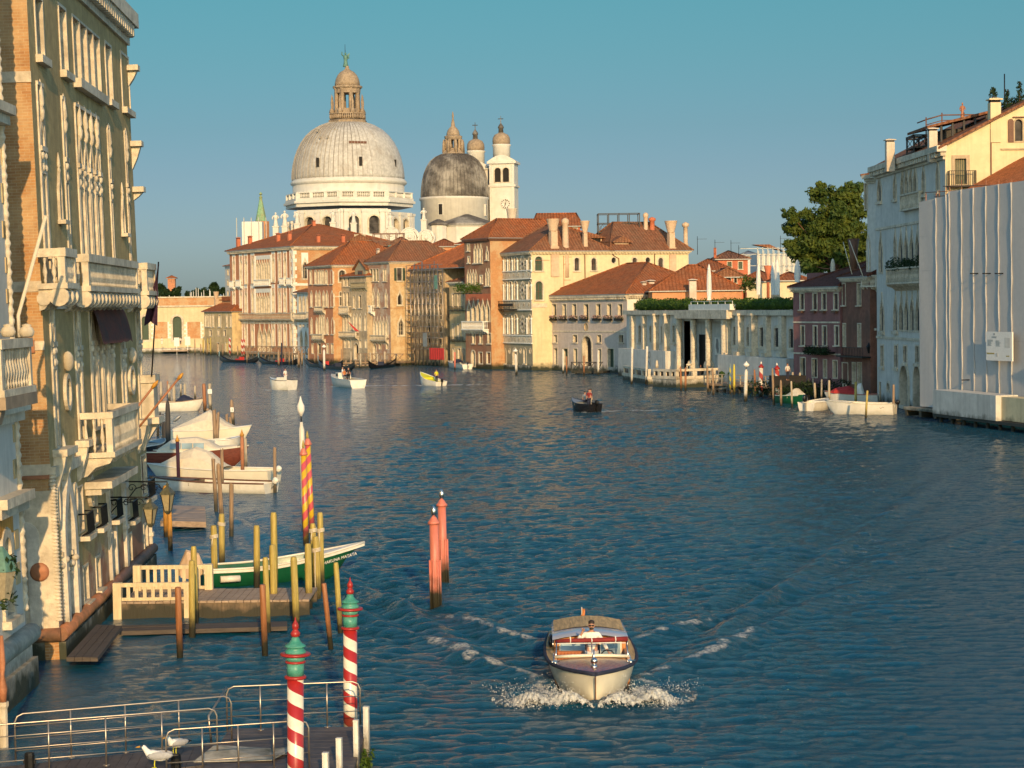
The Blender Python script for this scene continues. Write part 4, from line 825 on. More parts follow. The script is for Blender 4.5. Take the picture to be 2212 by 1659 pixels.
backhouse('roofed_house','low house with a wide tiled roof under the rusty roof terrace','B',700,430,1330,520,366,14,m.orange,m.tileb,4.6,(),z0=6)
backhouse('orange_house','plain orange house with one green-shuttered window behind the scaffold roof','B',1328,345,1604,500,385,12,m.orange,m.tile,1.8,((1420,365,1466,432,m.shut),(1555,360,1580,400)),z0=6)
backhouse('orange_house','small orange attic house tucked against the tall gothic house','B',1600,325,1700,420,372,8,m.orange,m.tile,1.2,((1630,335,1680,365,m.glassb),),z0=8)
f,r,z=backhouse('roof_house','reddish house with a long tiled roof rising behind the cream-sided palazzo','C',605,140,1075,260,335,9,m.redh,m.tile,3.0,((990,160,1045,200,m.shirt),),z0=8,i0=1,i1=1)
f,r,z=backhouse('attic_house','dark-tiled attic house with a shed dormer between bell chimneys','C',480,185,680,250,325,10,m.brown,m.tile,2.6,((570,150,650,195,m.dark),),z0=8)
f,r,z=backhouse('red_house','red house with a hipped roof and dark shuttered windows behind the garden','D',600,412,866,520,330,13,m.redh,m.tileb,3.6,((685,438,722,480,m.shut),(782,437,818,500,m.shut)),z0=2);chim(f,r,'stub','D',575,312,345,22,336,m.redh,34)
backhouse('red_house','low red house with a broad tiled roof behind the white umbrella','D',368,515,735,580,318,12,m.redh,m.tile,3.6,(),z0=2)
f,r,z=backhouse('red_house','small red gabled house with a white three-light window','D',560,570,825,640,300,10,m.redh,m.tileb,3.2,((676,582,716,618,m.dark),(745,582,768,622,m.dark)),z0=2,ax='y',i0=0,i1=0)
f,r,z=backhouse('garden_house','long low house with an old tiled roof right of the grey house','D',20,690,815,770,272,11,m.orange,m.tile,3.6,(),z0=2);chim(f,r,'stub','D',378,590,715,62,270,m.chimw)
backhouse('tiled_house','row of low tiled roofs beside the pale sheeted house','D',850,610,1180,700,300,12,m.cream,m.tile,4.4,(),z0=2)
f,r,z=backhouse('tiled_house','small cream house with tiled canopy left of the tree','D',1150,600,1400,700,262,9,m.cream,m.tile,2.4,((1250,640,1280,690,m.dark),),z0=2);chim(f,r,'stub','D',1215,500,600,20,268,m.chimw)
f=bld('sheeted_house','house wrapped in pale scaffold sheeting behind the umbrellas','D',0,0,0,0,A=at('D',950,600,345),B=at('D',1310,600,345));z=f.P('D',1100,368)[1];f.wall((0,f.L,1,z),m.white);f.shell(10,z,m.white);b=MB()
for i in range(9):x=f.L*i/8;b.box(x-.06,x+.06,-.8,-.7,1,z+1.2);b.box(x-.06,x+.06,-2.2,-2.1,1,z+.6)
for zz in(z-4,z-2,z,z+1):b.box(-3,f.L,-.8,-.72,zz-.05,zz+.05)
f.ob(b,'scaffold_poles',m.zinc);q=f.rect('D',1060,282,1215,345,3);b=MB();b.prism([(q[0],q[3]),(q[1]-6,q[3]),(q[1],q[2]),(q[0]+2.5,q[2])],3,6);f.ob(b,'roof_canopy',m.tileb)
backhouse('grey_roof_house','distant house with a grey hipped roof left of the sheeted house','D',820,380,960,420,380,8,m.pgrey,m.zinc,1.6,(),z0=2)
b=MB();p=at('D',1045,640,296);kk=.24408*296/FPX;h=at('D',1045,470,296).z-p.z;b.lathe([(13*kk,-2),(13*kk,h*.45),(18*kk,h*.5),(38*kk,h)],14);o=b.build('bell_chimney',m.redh);o.location=p;tag(o,'red flared chimney standing alone between white umbrellas','chimney')
for i,(x,yt,yb)in enumerate(((420,210,320),(575,240,320),(717,245,345),(785,290,345),(1155,205,300),(2110,0,40))):
 p=at('D',x,yb,330);h=at('D',x,yt,330).z-p.z;b=MB();b.lathe([(.05,-1),(.04,h)],5);b.box(-.1,1.6,-.02,.02,h-.5,h-.46)
 for q in range(4):b.box(.1+q*.4,.14+q*.4,-.3,.3,h-.5,h-.46)
 if x<2000:o=b.build('television_aerial',m.iron);o.location=p;tag(o,'thin rooftop aerial, %s of those above the garden'%nth(i,5),'aerial','rooftop aerials')
 # ------------------------------------------------------------------ white one-storey palace with terrace
f=bld('garden_palace','low white stone palace with thick porch columns and a rooftop hedge','D',0,0,0,0,cat='palazzo',A=(15.9,271),B=(30.4,209));z=f.P('D',300,885)[1];zt=.9
GP=f
Wn=[((-96,1000),(-62,1150)),((2,1000),(38,1150)),((104,1000),(140,1150)),((206,1000),(224,1150)),((741,1012),(782,1175)),((862,1012),(904,1180)),((978,1016),(1027,1187)),((1106,1020),(1156,1190)),((1238,1028),(1275,1197))]
for a,b_ in Wn:q=f.rect('D',a[0],a[1],b_[0],b_[1]);f.win('seg',*q,dep=.1,trim=.3,proud=.1,pm=m.glassb,bars=(2,6),bm=m.iron,bw=.04,sill=.2)
q=f.rect('D',300,960,640,1345);f.holes.append(loopk('rect',q[0],q[1],zt+.02,q[3]));pq=q
f.wall((0,f.L,-.5,z),m.pgrey);f.shell(22,z,m.pgrey);b=MB();b.box(pq[0]-.3,pq[1]+.3,1.7,1.9,0,z);f.ob(b,'porch_back_wall',m.pgrey);b=MB()
for x0_,x1_ in((308,356),(440,492)):u0=f.P('D',x0_,1100,1.7)[0];u1=f.P('D',x1_,1100,1.7)[0];b.box(u0,u1,1.6,1.698,zt,f.P('D',330,1075,1.7)[1])
f.ob(b,'porch_doors',m.iron)
q=f.rect('D',574,1105,626,1262,1.5);f.bx('exhibition_poster',m.white,q[0],q[1],q[2],q[3],1.45,1.55);w=q[1]-q[0];b=MB()
for sx,sz,rx,rz in((.5,.6,.22,.3),(.45,.85,.15,.09),(.55,.3,.2,.22),(.3,.5,.1,.18)):b.lathe([(rx,0),(rx,.01)],12,M=Matrix.Translation((q[0]+w*sx,1.445,q[2]+(q[3]-q[2])*sz))@Matrix.Rotation(math.pi/2,4,'X')@Matrix.Diagonal((w,rz/rx*w,1,1)))
f.ob(b,'poster_print',m.zinc)
b=MB()
for x in(68,165,820,940):
 u,z1=f.P('D',x,912);_,z0=f.P('D',x,1232);b.box(u-.45,u+.45,-.75,-.004,z0,z1);b.box(u-.65,u+.65,-1.0,-.002,z0-.5,z0);b.box(u-.6,u+.6,-.9,-.002,z1,z1+.25)
for x in(-140,-40,1055,1190,705):u,z1=f.P('D',x,915);_,z0=f.P('D',x,1240);b.box(u-.5,u+.5,-.55,-.004,z0,z1);b.box(u-.6,u+.6,-.8,-.002,z0-.45,z0)
f.ob(b,'pilasters',m.stone)
for x,w in((255,58),(382,56),(518,62),(658,64)):
 u,z1=f.P('D',x,918,-.5);r=.24408*w*236/FPX/2;b=MB();pr=[]
 for i in range(12):za=zt+1.9+(z1-zt-1.9)*i/12;zc=zt+1.9+(z1-zt-1.9)*(i+1)/12;pr+=[(r*.94,za),(r,za+.06),(r,zc-.06),(r*.94,zc)]
 b.lathe(pr,18,(u,-.5,0),sm=False);b.lathe([(r*1.7,zt-.3),(r*1.7,zt+1.5),(r*1.35,zt+1.9)],4,(u,-.5,0),sm=False,rot=math.pi/4);f.ob(b,'column',m.stone)
b=MB()
u0=f.P('D',225,900,-1)[0];u1=f.P('D',690,900,-1)[0];b.box(u0,u1,-1.2,-.002,f.P('D',450,940,-1)[1],z+.3);b.box(0,u0-.01,-.55,-.003,z-.3,z+.28);b.box(u1+.01,f.L+.1,-.55,-.003,z-.3,z+.28);f.ob(b,'cornice',m.stone);b=MB()
for a,c_ in((0,f.P('D',222,1250)[0]),(f.P('D',692,1250)[0],f.L)):b.box(a,c_,-1.3,-.005,-.5,f.P('D',900,1268)[1])
f.ob(b,'base_walls',m.pgrey);u0=f.P('D',375,830,-.5)[0];u1=f.P('D',742,830,-.5)[0];f.bx('parapet',m.white,u0,u1,z+.3,f.P('D',520,812,-.5)[1],-1.0,-.3);b=MB();zz=f.P('D',520,785,-.5)[1]
for i in range(7):x=u0+(u1-u0)*i/6;b.box(x-.03,x+.03,-.7,-.64,z+.3,zz)
b.box(u0,u1,-.7,-.62,zz-.05,zz);f.ob(b,'roof_railing',m.white);f.bx('roof_terrace',m.stone,0,f.L,z+.001,z+.25,0,22)
u,zz=f.P('K',420,240,-1.33);text_mesh('28',2.2,m.zinc,f.root,Matrix.Translation((u,-1.33,zz))@Matrix.Rotation(math.pi/2,4,'X')@Matrix.Rotation(math.pi/2,4,'Z'))
# leaves
def leaves(b,c,r,n,s,sq=(1,1,1),shell=.35):
 for _ in range(n):
  d=Vector(NR.normal(size=3));d.normalize();rr=r*(shell+(1-shell)*NR.rand()**.5);p=Vector(c)+Vector((d.x*sq[0],d.y*sq[1],d.z*sq[2]))*rr
  nn=(d+Vector(NR.normal(size=3))*.7).normalized();t=nn.orthogonal().normalized();t=Matrix.Rotation(NR.rand()*6.28,3,nn)@t;w=nn.cross(t);a=s*(.6+.8*NR.rand())
  b.add([p-t*a,p-w*a*.45,p+t*a,p+w*a*.45],[(0,1,2,3)])
def hedge(label,f,x0,x1,y0,y1,z0,z1,mat,n,name='hedge',grp=None):
 b=MB();k=max(2,int((x1-x0)/.9))
 for i in range(k):
  xc=x0+(x1-x0)*(i+.5)/k;hh=(z1-z0)*(.9+.2*NR.rand());leaves(b,(xc,(y0+y1)/2,z0+hh*.5),hh*.55,n//k,.13,(.75/(hh*.55)if hh>1.4 else 1,max(.6,(y1-y0)/hh),1),.7)
  b.sph((xc,(y0+y1)/2,z0+hh*.45),(.5,(y1-y0)*.45,hh*.42),7,5)
 o=b.build(name,mat);o.matrix_basis=f.M;tag(o,label,'hedge',grp);return o
for lab,xa,xb,yt,yb in(('clipped green hedge on the palace roof left of the white parapet',-95,372,768,862),('long clipped hedge on the palace roof right of the white parapet',722,1268,762,866)):
 u0=f.P('D',xa,820,.3)[0];u1=f.P('D',xb,820,.3)[0];z1=f.P('D',(xa+xb)/2,yt,.3)[1];hedge(lab,f,u0,u1,-.5,1.2,z+.26,z1,m.hedge,5200)
u0=f.P('D',375,780,6)[0];u1=f.P('D',760,780,6)[0];hedge('strip of low greenery behind the white umbrella base',f,u0,u1,5.5,6.5,z+.26,f.P('D',560,762,6)[1],m.hedge,1500)
for i,(x,yt,yb,w,Y,lab)in enumerate(((525,455,812,38,236,'tall closed white parasol standing alone over the palace parapet'),(962,455,756,36,226,'closed white parasol left of the red flared chimney'),(1090,438,760,34,222,'slim closed white parasol just right of the red chimney'),(1126,415,762,42,220,'tallest closed white parasol of the pair near the chimney'),(1305,418,640,48,208,'closed white parasol at the corner over the mauve house'),(1618,408,560,36,204,'closed white parasol standing on the mauve house roof'))):
 p=at('D',x,yb,Y);h=at('D',x,yt,Y).z-p.z;r=msize('D',w,Y)/2;rt_=empty('closed_parasol',lab,'parasol',Matrix.Translation(p),'closed white parasols');b=MB();vs=[];nn=16
 pr=[(.95,.1),(.8,.16),(1.0,.3),(.95,.5),(.85,.7),(.62,.88),(.3,.97),(.05,1)]
 for i2,(rr,hh)in enumerate(pr):
  vs.append([Vector((math.cos(a)*r*rr*(1+.22*math.sin(4*a+hh*3)),math.sin(a)*r*rr*(1+.22*math.sin(4*a+hh*3)),hh*h))for a in[2*math.pi*j/nn for j in range(nn)]])
 b.loft(vs,close=True);b.build('canopy',m.cloth if x>1600 else m.shirt,rt_);b=MB();b.lathe([(.05,-.3),(.05,h*.2)],6);b.lathe([(.4,-.3),(.4,-.2)],10);b.build('pole',m.steel,rt_)
 # trees
def tree(name,label,c,Y,clumps,base,leafs,size,mat,trunk=.25,dens=1.0,grp=None):
 P0=at(c,base[0],base[1],Y);rt_=empty(name,label,'tree',Matrix.Translation((P0.x,Y,P0.z)),grp);b=MB();g=MB();kk=CR[c][2]*Y/FPX;tot=sum(q[2]**2 for q in clumps);top=max((at(c,q[0],q[1],Y)-P0).z for q in clumps)
 fork=Vector((0,0,top*.38));g.tube([(0,0,-1),(0.1,0,top*.2),fork],[trunk,trunk*.85,trunk*.7],8)
 for x,y,r in clumps:
  cc=at(c,x,y,Y)-P0;cc.y=NR.uniform(-1,1)*r*kk*1.1;rr=r*kk;n=int(leafs*r*r/tot)
  for _ in range(11):
   d=Vector(NR.normal(size=3)).normalized()*rr*NR.uniform(.5,1.1);leaves(b,cc+d,rr*NR.uniform(.35,.75),int(n/11*dens),size,(1,1,.8),.2)
  mid=fork.lerp(cc,.5)+Vector((NR.uniform(-.3,.3),NR.uniform(-.3,.3),-.2));g.tube([fork,mid,cc],[trunk*.4,trunk*.25,.03],5)
 b.build('crown',mat,rt_);g.build('trunk',m.brown,rt_);return rt_
tree('leafy_tree','tall leafy tree rising behind the mauve house beside the pale palazzo','E',226,[(400,1060,85),(600,1350,170),(450,1330,130),(350,1480,150),(650,1180,120),(560,1520,170),(450,1010,55),(700,1040,95),(620,1100,90),(150,1250,60),(120,1215,40),(290,1250,60),(540,1250,130),(320,1380,120),(180,1340,80),(500,1450,160),(720,1280,110),(720,1450,130),(250,1520,120),(420,1620,140),(620,1640,150),(300,1680,80),(760,1650,90)],(560,2150),46000,.26,m.leaf,.3)
tree('small_tree','small round olive-like tree among the umbrellas','D',240,[(840,620,50),(890,640,50),(860,580,30),(920,620,35),(830,670,30)],(845,750),1800,.12,m.leaf,.1,.7)
for i,(c,cl,bs,lab)in enumerate((('A',[(240,800,60),(290,840,50),(215,760,40)],(250,900),'dark far tree left of the brick tower'),('A',[(380,830,50),(400,800,35)],(380,900),'dark far tree right of the brick tower'),('A',[(600,830,50),(660,815,50),(530,850,40),(710,830,40)],(620,900),'long dark clump of trees behind the far masts'),('A',[(780,770,40),(790,740,25),(800,810,40)],(785,900),'tall narrow dark tree right of the masts'),('A',[(880,790,28),(885,820,30)],(880,900),'small dark tree beside the pale house'))):
 tree('far_tree',lab,c,560,cl,bs,1600,.5,m.leafd,.4,1,'trees beyond the far wall')
 # ------------------------------------------------------------------ right bank
def frm(name,label,cat,A,B,tilt=0):return bld(name,label,'_',0,0,0,0,tilt,None,cat,A,B)
# mauve house
f=frm('mauve_house','three-storey mauve red house in shade with cream window frames and a planted balcony','house',(29.25,204),(32.7,195.6));z=f.P('F',370,335)[1]
kw=dict(dep=.12,trim=.14,proud=.05,pm=m.glass,sill=.12,bars=(1,2),bm=m.brown)
f.row('F','rect',[(233,266),(346,380),(427,462),(532,567)],388,524,**kw);f.row('F','rect',[(240,270),(350,382),(432,466),(540,572)],676,842,**kw)
f.row('F','rect',[(236,278),(340,382),(440,466),(525,560)],(955,985),(1120,1130),dep=.3,trim=.12,pm=m.dark)
f.wall((0,f.L,-.5,z),m.pink);f.shell(13,z,m.pink,right=False);f.cornice(0,f.L,z+.1,.55,.45,m.stone,.4)
for y in(640,918):f.band(f.P('F',370,y)[1],.16,.07,m.stone)
q=f.rect('F',275,842,480,905,-.8);b=MB();b.box(q[0],q[1],-.8,-.01,q[2]-.15,q[2])
for i in range(16):xx=q[0]+(q[1]-q[0])*i/15;b.box(xx-.015,xx+.015,-.8,-.77,q[2],q[3])
b.box(q[0],q[1],-.82,-.75,q[3]-.05,q[3]);o=f.ob(b,'balcony',m.iron)
b=MB();[leaves(b,(q[0]+(q[1]-q[0])*(i+.5)/8,-.85,q[2]+.1),.42,150,.1)for i in range(8)];o=b.build('trailing_plant',m.leafd);o.matrix_basis=f.M;tag(o,'dark trailing greenery hanging from the mauve house balcony','plant')
for i,x in enumerate((248,360,443,548)):
 u,zz=f.P('F',x,545);b=MB();b.box(-.4,.4,-.35,-.06,-.12,.1);o=b.build('flower_box',m.brown);o.matrix_basis=f.M@Matrix.Translation((u,0,zz));tag(o,'dark flower box under the %s top-floor window of the mauve house'%nth(i,4),'flower box','mauve house flower boxes')
r=hip(f,0,f.L,0,13,z+.12,2.6,mat=m.tiled)
q=f.rect('F',290,205,395,260,4);b=MB();b.box(q[0],q[1],4,6,q[2]-1,q[3]);f.ob(b,'chimney',m.pink,r)
s=f.side();s.wall((0,13,-.5,z),m.pink)
# rust house
f=frm('rust_house','narrow rust red house with peeling render between mauve house and pale palazzo','house',(32.9,195.3),(34.4,188.6));z=f.P('F',680,248)[1]
f.row('F','rect',[(606,634),(738,770)],300,488,dep=.25,trim=.1,pm=m.shut,sill=.1);f.row('F','rect',[(612,636),(742,770)],655,852,dep=.25,trim=.1,pm=m.shut);f.row('F','rect',[(605,655),(695,725),(742,776)],1000,1180,dep=.3,trim=.1,pm=m.shut)
f.wall((0,f.L,-.5,z),m.rust);f.cornice(0,f.L,z+.1,.5,.4,m.stone,.4);f.shell(12,z,m.rust);r=hip(f,0,f.L,0,12,z+.12,2.4,mat=m.tiled)
q=f.rect('F',548,855,780,945,-.9);b=MB();b.box(q[0],q[1],-.9,-.01,q[2]-.15,q[2])
for i in range(18):xx=q[0]+(q[1]-q[0])*i/17;b.box(xx-.015,xx+.015,-.9,-.87,q[2],q[3])
b.box(q[0],q[1],-.92,-.85,q[3]-.05,q[3]);f.ob(b,'balcony',m.iron)
p=at('F',705,140,196);h=at('F',705,-100,196).z-p.z;kk=.24414*196/FPX;b=MB();b.lathe([(34*kk,-3),(34*kk,h*.45),(52*kk,h),(44*kk,h)],12);o=b.build('chimney',m.brown,r);T=Matrix.Translation(p);o.matrix_basis=r.matrix_basis.inverted()@f.root_inv()@T
b=MB();a0=at('F',690,215,190);b.tube([a0,at('F',612,-70,192)],.04,5);b.tube([at('F',790,240,188),at('F',668,-85,190)],.045,5);o=b.build('roof_spars',m.cloth);o.parent=r;o.matrix_basis=r.matrix_basis.inverted()@f.root_inv()
# pale gothic palazzo
A=Vector((34.75,187.0));B=Vector((35.75,161.8))
f=frm('pale_palazzo','tall pale gothic palazzo, shaded canal front and sunlit cream gable with a tiled roof','palazzo',A,B);z=f.P('E',1200,745)[1]
kw=dict(dep=.16,trim=.16,proud=.08,pm=m.glass,tm=m.stone)
for g in((918,952,885,1112),(1060,1083,862,1092),(1312,1338,800,1050),(1438,1464,770,1020)):f.win('ogee',*f.rect('E',g[0],g[2],g[1],g[3]),sill=.25,**kw)
q=f.rect('E',1120,835,1272,1060);w=(q[1]-q[0])/4
for i in range(4):f.win('ogee',q[0]+w*(i+.14),q[0]+w*(i+.86),q[2],q[3],**kw)
qq=f.rect('E',1112,1062,1280,1160,-.4);f.balus(qq[0],qq[1],qq[2],qq[3],.4,m.stone,corb=False)
for g in((932,962,-150,195),(1064,1086,-170,190)):f.win('ogee',*f.rect('F',g[0],g[2],g[1],g[3]),**kw)
q=f.rect('F',1100,-175,1300,175);w=(q[1]-q[0])/4
for i in range(4):f.win('ogee',q[0]+w*(i+.14),q[0]+w*(i+.86),q[2],q[3],**kw)
for g in((942,974,400,715),(1062,1094,395,712),(1324,1345,385,712)):f.win('ogee',*f.rect('F',g[0],g[2],g[1],g[3]),sill=.3,**kw)
q=f.rect('F',1106,388,1300,715);w=(q[1]-q[0])/4
for i in range(4):f.win('ogee',q[0]+w*(i+.14),q[0]+w*(i+.86),q[2],q[3],**kw)
for g in((947,971,845,1030),(1067,1094,845,1038),(1148,1176,850,998),(1254,1284,852,1000),(1324,1345,840,1050)):f.win('rect',*f.rect('F',g[0],g[2],g[1],g[3]),dep=.16,trim=.16,proud=.06,pm=m.glassb,sill=.25)
for g in((1120,1194,1012),(1242,1304,1018)):q=f.rect('F',g[0],g[2],g[1],1380);f.win('round',q[0],q[1],.35,q[3],dep=.9,trim=.3,proud=.12,pm=m.dark,name='water_gate')
f.win('round',*f.rect('F',1000,1175,1024,1242),dep=.3,trim=.2,pm=m.dark)
q=f.rect('F',990,165,1300,275,-1.0);f.balus(q[0],q[1],q[2],q[3],1.0,m.stone,n=36)
b=MB();[leaves(b,(q[0]+(q[1]-q[0])*(i+.5)/9,-.7,q[3]+.25+.2*math.sin(i*1.9)),.55+.15*math.sin(i),170,.1)for i in range(9)];o=b.build('balcony_plants',m.leafd);o.matrix_basis=f.M;tag(o,'bushy plants along the balustrade of the pale palazzo','plant')
for y in(752,-215):f.band(f.P('F',1100,y+(30 if y>0 else 0))[1],.22,.1,m.stone)
f.wall((0,f.L,-.5,z),m.pgrey);f.cornice(0,f.L,z+.2,1.1,.8,m.stone,.75);s=f.side();ze=z+.2;up_=s.P('E',2212,262);sl_=(up_[1]-ze)/up_[0];rx=up_[0]+1.2;W_=2*rx
q=s.rect('E',1600,740,1702,965);s.win('rect',*q,dep=.3,trim=.28,proud=.05,pm=m.shut,tm=m.taupe,bars=(5,0),bm=m.olive,bw=.06,name='balcony_door')
q=s.rect('E',2130,392,2198,584);s.win('round',*q,dep=.25,trim=.12,pm=m.glassb,tm=m.taupe);q=s.rect('E',2068,388,2118,596);b=MB();b.prism(loopk('round',q[0],q[1],q[2],q[3]),-.1,-.03)
for i in range(7):zz=q[2]+(q[3]-q[2])*(i+.5)/8;b.box(q[0]+.06,q[1]-.06,-.13,-.1,zz,zz+.14)
s.ob(b,'shutter',m.brown)
s.wall([(0,-.5),(W_,-.5),(W_,ze),(rx,ze+sl_*rx),(0,ze)],m.creamy)
q=s.rect('E',1552,845,1790,975,-.8);b=MB();b.box(q[0],q[1],-.8,-.01,q[2]-.12,q[2])
for i in range(15):xx=q[0]+(q[1]-q[0])*i/14;b.box(xx-.015,xx+.015,-.8,-.77,q[2],q[3])
for xx in(q[0],q[1]-.03):
 for i in range(5):b.box(xx,xx+.03,-.8+.16*i,-.77+.16*i,q[2],q[3])
b.box(q[0],q[1],-.82,-.75,q[3]-.05,q[3]);s.ob(b,'balcony',m.iron)
u,z1=s.P('E',1912,480);_,z0=s.P('E',1925,905);s.bx('drainpipe',m.brown,u,u+.1,z0,z1,-.12,-.01);u0,zz=s.P('E',2005,655);s.bx('ledge',m.taupe,u0,W_,zz-.08,zz+.04,-.15,-.004);u0,zz=s.P('E',2110,374);s.bx('ledge',m.brown,u0,u0+3,zz-.04,zz+.04,-.2,-.004)
b=MB();zr_=ze+sl_*rx
for xa,za,xb,zb_ in((-.7,ze-.7*sl_,rx,zr_),(rx,zr_,W_+.7,ze-.7*sl_)):b.add([(xa,-.5,za+.02),(xb,-.5,zb_+.02),(xb,f.L+.3,zb_+.02),(xa,f.L+.3,za+.02),(xa,-.5,za+.25),(xb,-.5,zb_+.25),(xb,f.L+.3,zb_+.25),(xa,f.L+.3,za+.25)],[(4,5,6,7),(0,3,2,1),(0,1,5,4),(1,2,6,5),(2,3,7,6),(3,0,4,7)])
r=s.ob(b,'roof',m.tileb)
for x,yt,yb,w,d,wc in((1025,568,745,72,14,90),(1402,468,655,72,2.4,95),(1950,205,480,92,.3,118)):chim(s,r,'stub','E',x,yt,yb,w,d,m.creamy if d<1 else m.chimw,wc)
u,zz=s.P('E',1600,560,7);canopy=empty('roof_loggia','dark tiled roof loggia with rusty railing on the pale palazzo roof','roof terrace',s.M@Matrix.Translation((0,0,0)));b=MB()
qa=s.P('E',1305,490,6);qb=s.P('E',1900,345,6)
b.add([(qa[0],4,qa[1]),(qb[0],4,qb[1]),(qb[0],11,qb[1]),(qa[0],11,qa[1]),(qa[0],4,qa[1]+.22),(qb[0],4,qb[1]+.22),(qb[0],11,qb[1]+.22),(qa[0],11,qa[1]+.22)],[(4,5,6,7),(0,3,2,1),(0,1,5,4),(1,2,6,5),(2,3,7,6),(3,0,4,7)]);b.build('canopy',m.tileb,canopy);b=MB()
for i in range(7):t=i/6;b.box(qa[0]+(qb[0]-qa[0])*t-.08+.3,qa[0]+(qb[0]-qa[0])*t+.08+.3,4.3,4.46,qa[1]-2.2+t*1.2,qa[1]+(qb[1]-qa[1])*t)
b.box(qa[0]+2,qb[0]-.5,6,10,qa[1]-1.5,qa[1]+.1);b.build('supports',m.woodd,canopy);b=MB();pts=[(1345,395),(1485,355),(1680,352),(1855,350)]
pr=[s.P('E',x,y,7)for x,y in pts];b.tube([(x,7,zq)for x,zq in pr],.06,5);b.tube([(x,7,zq-.45)for x,zq in pr],.04,5)
for x,zq in pr[:3]:b.tube([(x,7,zq+.2),(x,7,zq-1.6)],.06,5)
b.tube([(pr[0][0],7,pr[0][1]),(pr[0][0],10,pr[0][1])],.06,5);b.build('railing',m.brown,canopy)
altana('small_roof_terrace','small dark cross-braced terrace on the eave of the pale palazzo','E',1238,1345,530,545,625,172,3,1)
p=at('E',1667,388,169);h=at('E',1667,243,169).z-p.z;b=statue(m.redst);o=b.build('rooftop_statue',m.redst);o.matrix_basis=Matrix.Translation(p)@Matrix.Scale(h/3.63,4);tag(o,'rust red standing figure on the roof loggia of the pale palazzo','statue')
b=MB();p=at('E',2040,260,166);b.lathe([(.06,-1.2),(.05,at('E',2035,-10,166).z-p.z)],6);o=b.build('mast',m.iron);o.location=p;tag(o,'tall thin mast above the roof plants at the right edge','mast')
for i,(x,yt,yb,lab)in enumerate(((1938,115,205,'small plant growing on the tall cream chimney top'),(2062,130,290,'upright leafy plant left of the roof mast'),(2172,60,240,'tallest leafy roof plant with a pale tip at right edge'))):
 Yp=162 if i==0 else 165;p=at('E',x,yb,Yp);h=at('E',x,yt,Yp).z-p.z;b=MB();b.tube([(0,0,-.5),(.05,0,h)],.03,5,1)
 for q in range(9):leaves(b,(.1*math.sin(q*2),0,h*(q+.5)/9),.3*(1.2-q/12),26,.11)
 o=b.build('roof_plant',[m.leafd,m.brown]);o.location=p;tag(o,lab,'plant','roof plants')
b=MB()
for q in range(7):p=at('E',2010+q*30,290-q*12,166);leaves(b,p,.5,60,.12)
o=b.build('roof_greenery',m.leafd);tag(o,'dark greenery spreading along the gable top at right','plant')
# set-back wing
f2=frm('palazzo_wing','narrow set-back wing with a small balcony at the left of the pale palazzo','house',(34.55,190.6),(35.9,187.2));z=f2.P('E',850,905)[1]
f2.row('E','rect',[(805,824)],965,1185,dep=.4,trim=.15,pm=m.glassb);f2.row('F','ogee',[(826,846)],-115,180,dep=.4,trim=.15,pm=m.glass);f2.row('F','rect',[(830,848)],400,575,dep=.3,trim=.12)
q=f2.rect('F',860,770,905,1200);f2.win('round',q[0],q[1],.4,q[3],dep=.5,trim=.2,pm=m.dark,name='door');f2.wall((0,f2.L,-.5,z),m.pgrey);f2.shell(12,z,m.pgrey);f2.cornice(0,f2.L,z+.2,.8,.6,m.stone);hip(f2,0,f2.L,0,12,z+.22,1,mat=m.tileb)
q=f2.rect('F',770,225,905,312,-.9);f2.balus(q[0],q[1],q[2],q[3],.9,m.stone);q=f2.rect('F',822,690,912,712,-.4);f2.bx('ledge',m.stone,q[0],q[1],q[2],q[3],-.5,-.01)
b=MB();u,zz=f2.P('F',850,905,-.8);b.tube([(u,-.01,zz),(u,-.8,zz)],.04,5);b.tube([(u,-.01,zz-.7),(u+.1,-.3,zz-.5),(u,-.7,zz-.05)],.03,5);o=b.build('lamp_arm',m.iron);lr=empty('wall_lantern','black wall lantern on a curled bracket beside the pale palazzo','lantern',f2.M);o.parent=lr
b=MB();b.lathe([(.1,0),(.26,.6),(.3,.62),(.1,.9),(.03,1.05)],6,(u-.1,-.85,zz-.1),sm=False);o=b.build('lantern_head',m.iron,lr)
# sheeted scaffold
A=(34.15,164.6);B=(42.6,137.0);f=frm('sheeted_house','tall house wrapped in rippled white scaffold sheeting at the right edge','house',A,B)
zl=f.P('E',1345,1118)[1];fold=sorted([f.P('E',x,1300)[0]for x in(1437,1528,1556,1662,1768,1878,1990,2104)]+[f.L*.86,f.L*.93,f.L]);xs=np.linspace(0,f.L,700);zbot=.9;ztop=lambda x:np.interp(x,[0,f.P('E',1520,1100)[0],f.P('E',1545,1095)[0],f.L],[zl,zl+.25,zl+.6,zl+.9])
b=MB();nx=60;xs=np.linspace(0,f.L,nx);b.add([(x,.01*math.sin(x*2+j),zbot+(float(ztop(x))-zbot)*j/8)for j in range(9)for x in xs],[(j*nx+i,j*nx+i+1,(j+1)*nx+i+1,(j+1)*nx+i)for j in range(8)for i in range(nx-1)])
for q,fx in enumerate(fold):
 zt_=float(ztop(min(fx,f.L)));b.tube([(fx+.035*math.sin(k*.55+q)+.02*math.sin(k*1.7),-.05,zbot+(zt_-zbot)*k/40)for k in range(41)],[.05+.014*math.sin(k*.8+q*2)for k in range(41)],6)
for k in range(1,6):z=zbot+(zl-zbot)*k/6;b.box(0,f.L,-.012,-.004,z-.025,z+.025)
m.sheet=plain('scaffold_sheet',(.47,.45,.42),.85,.06,.8,.05,streak=.12);f.ob(b,'scaffold_sheet',m.sheet)
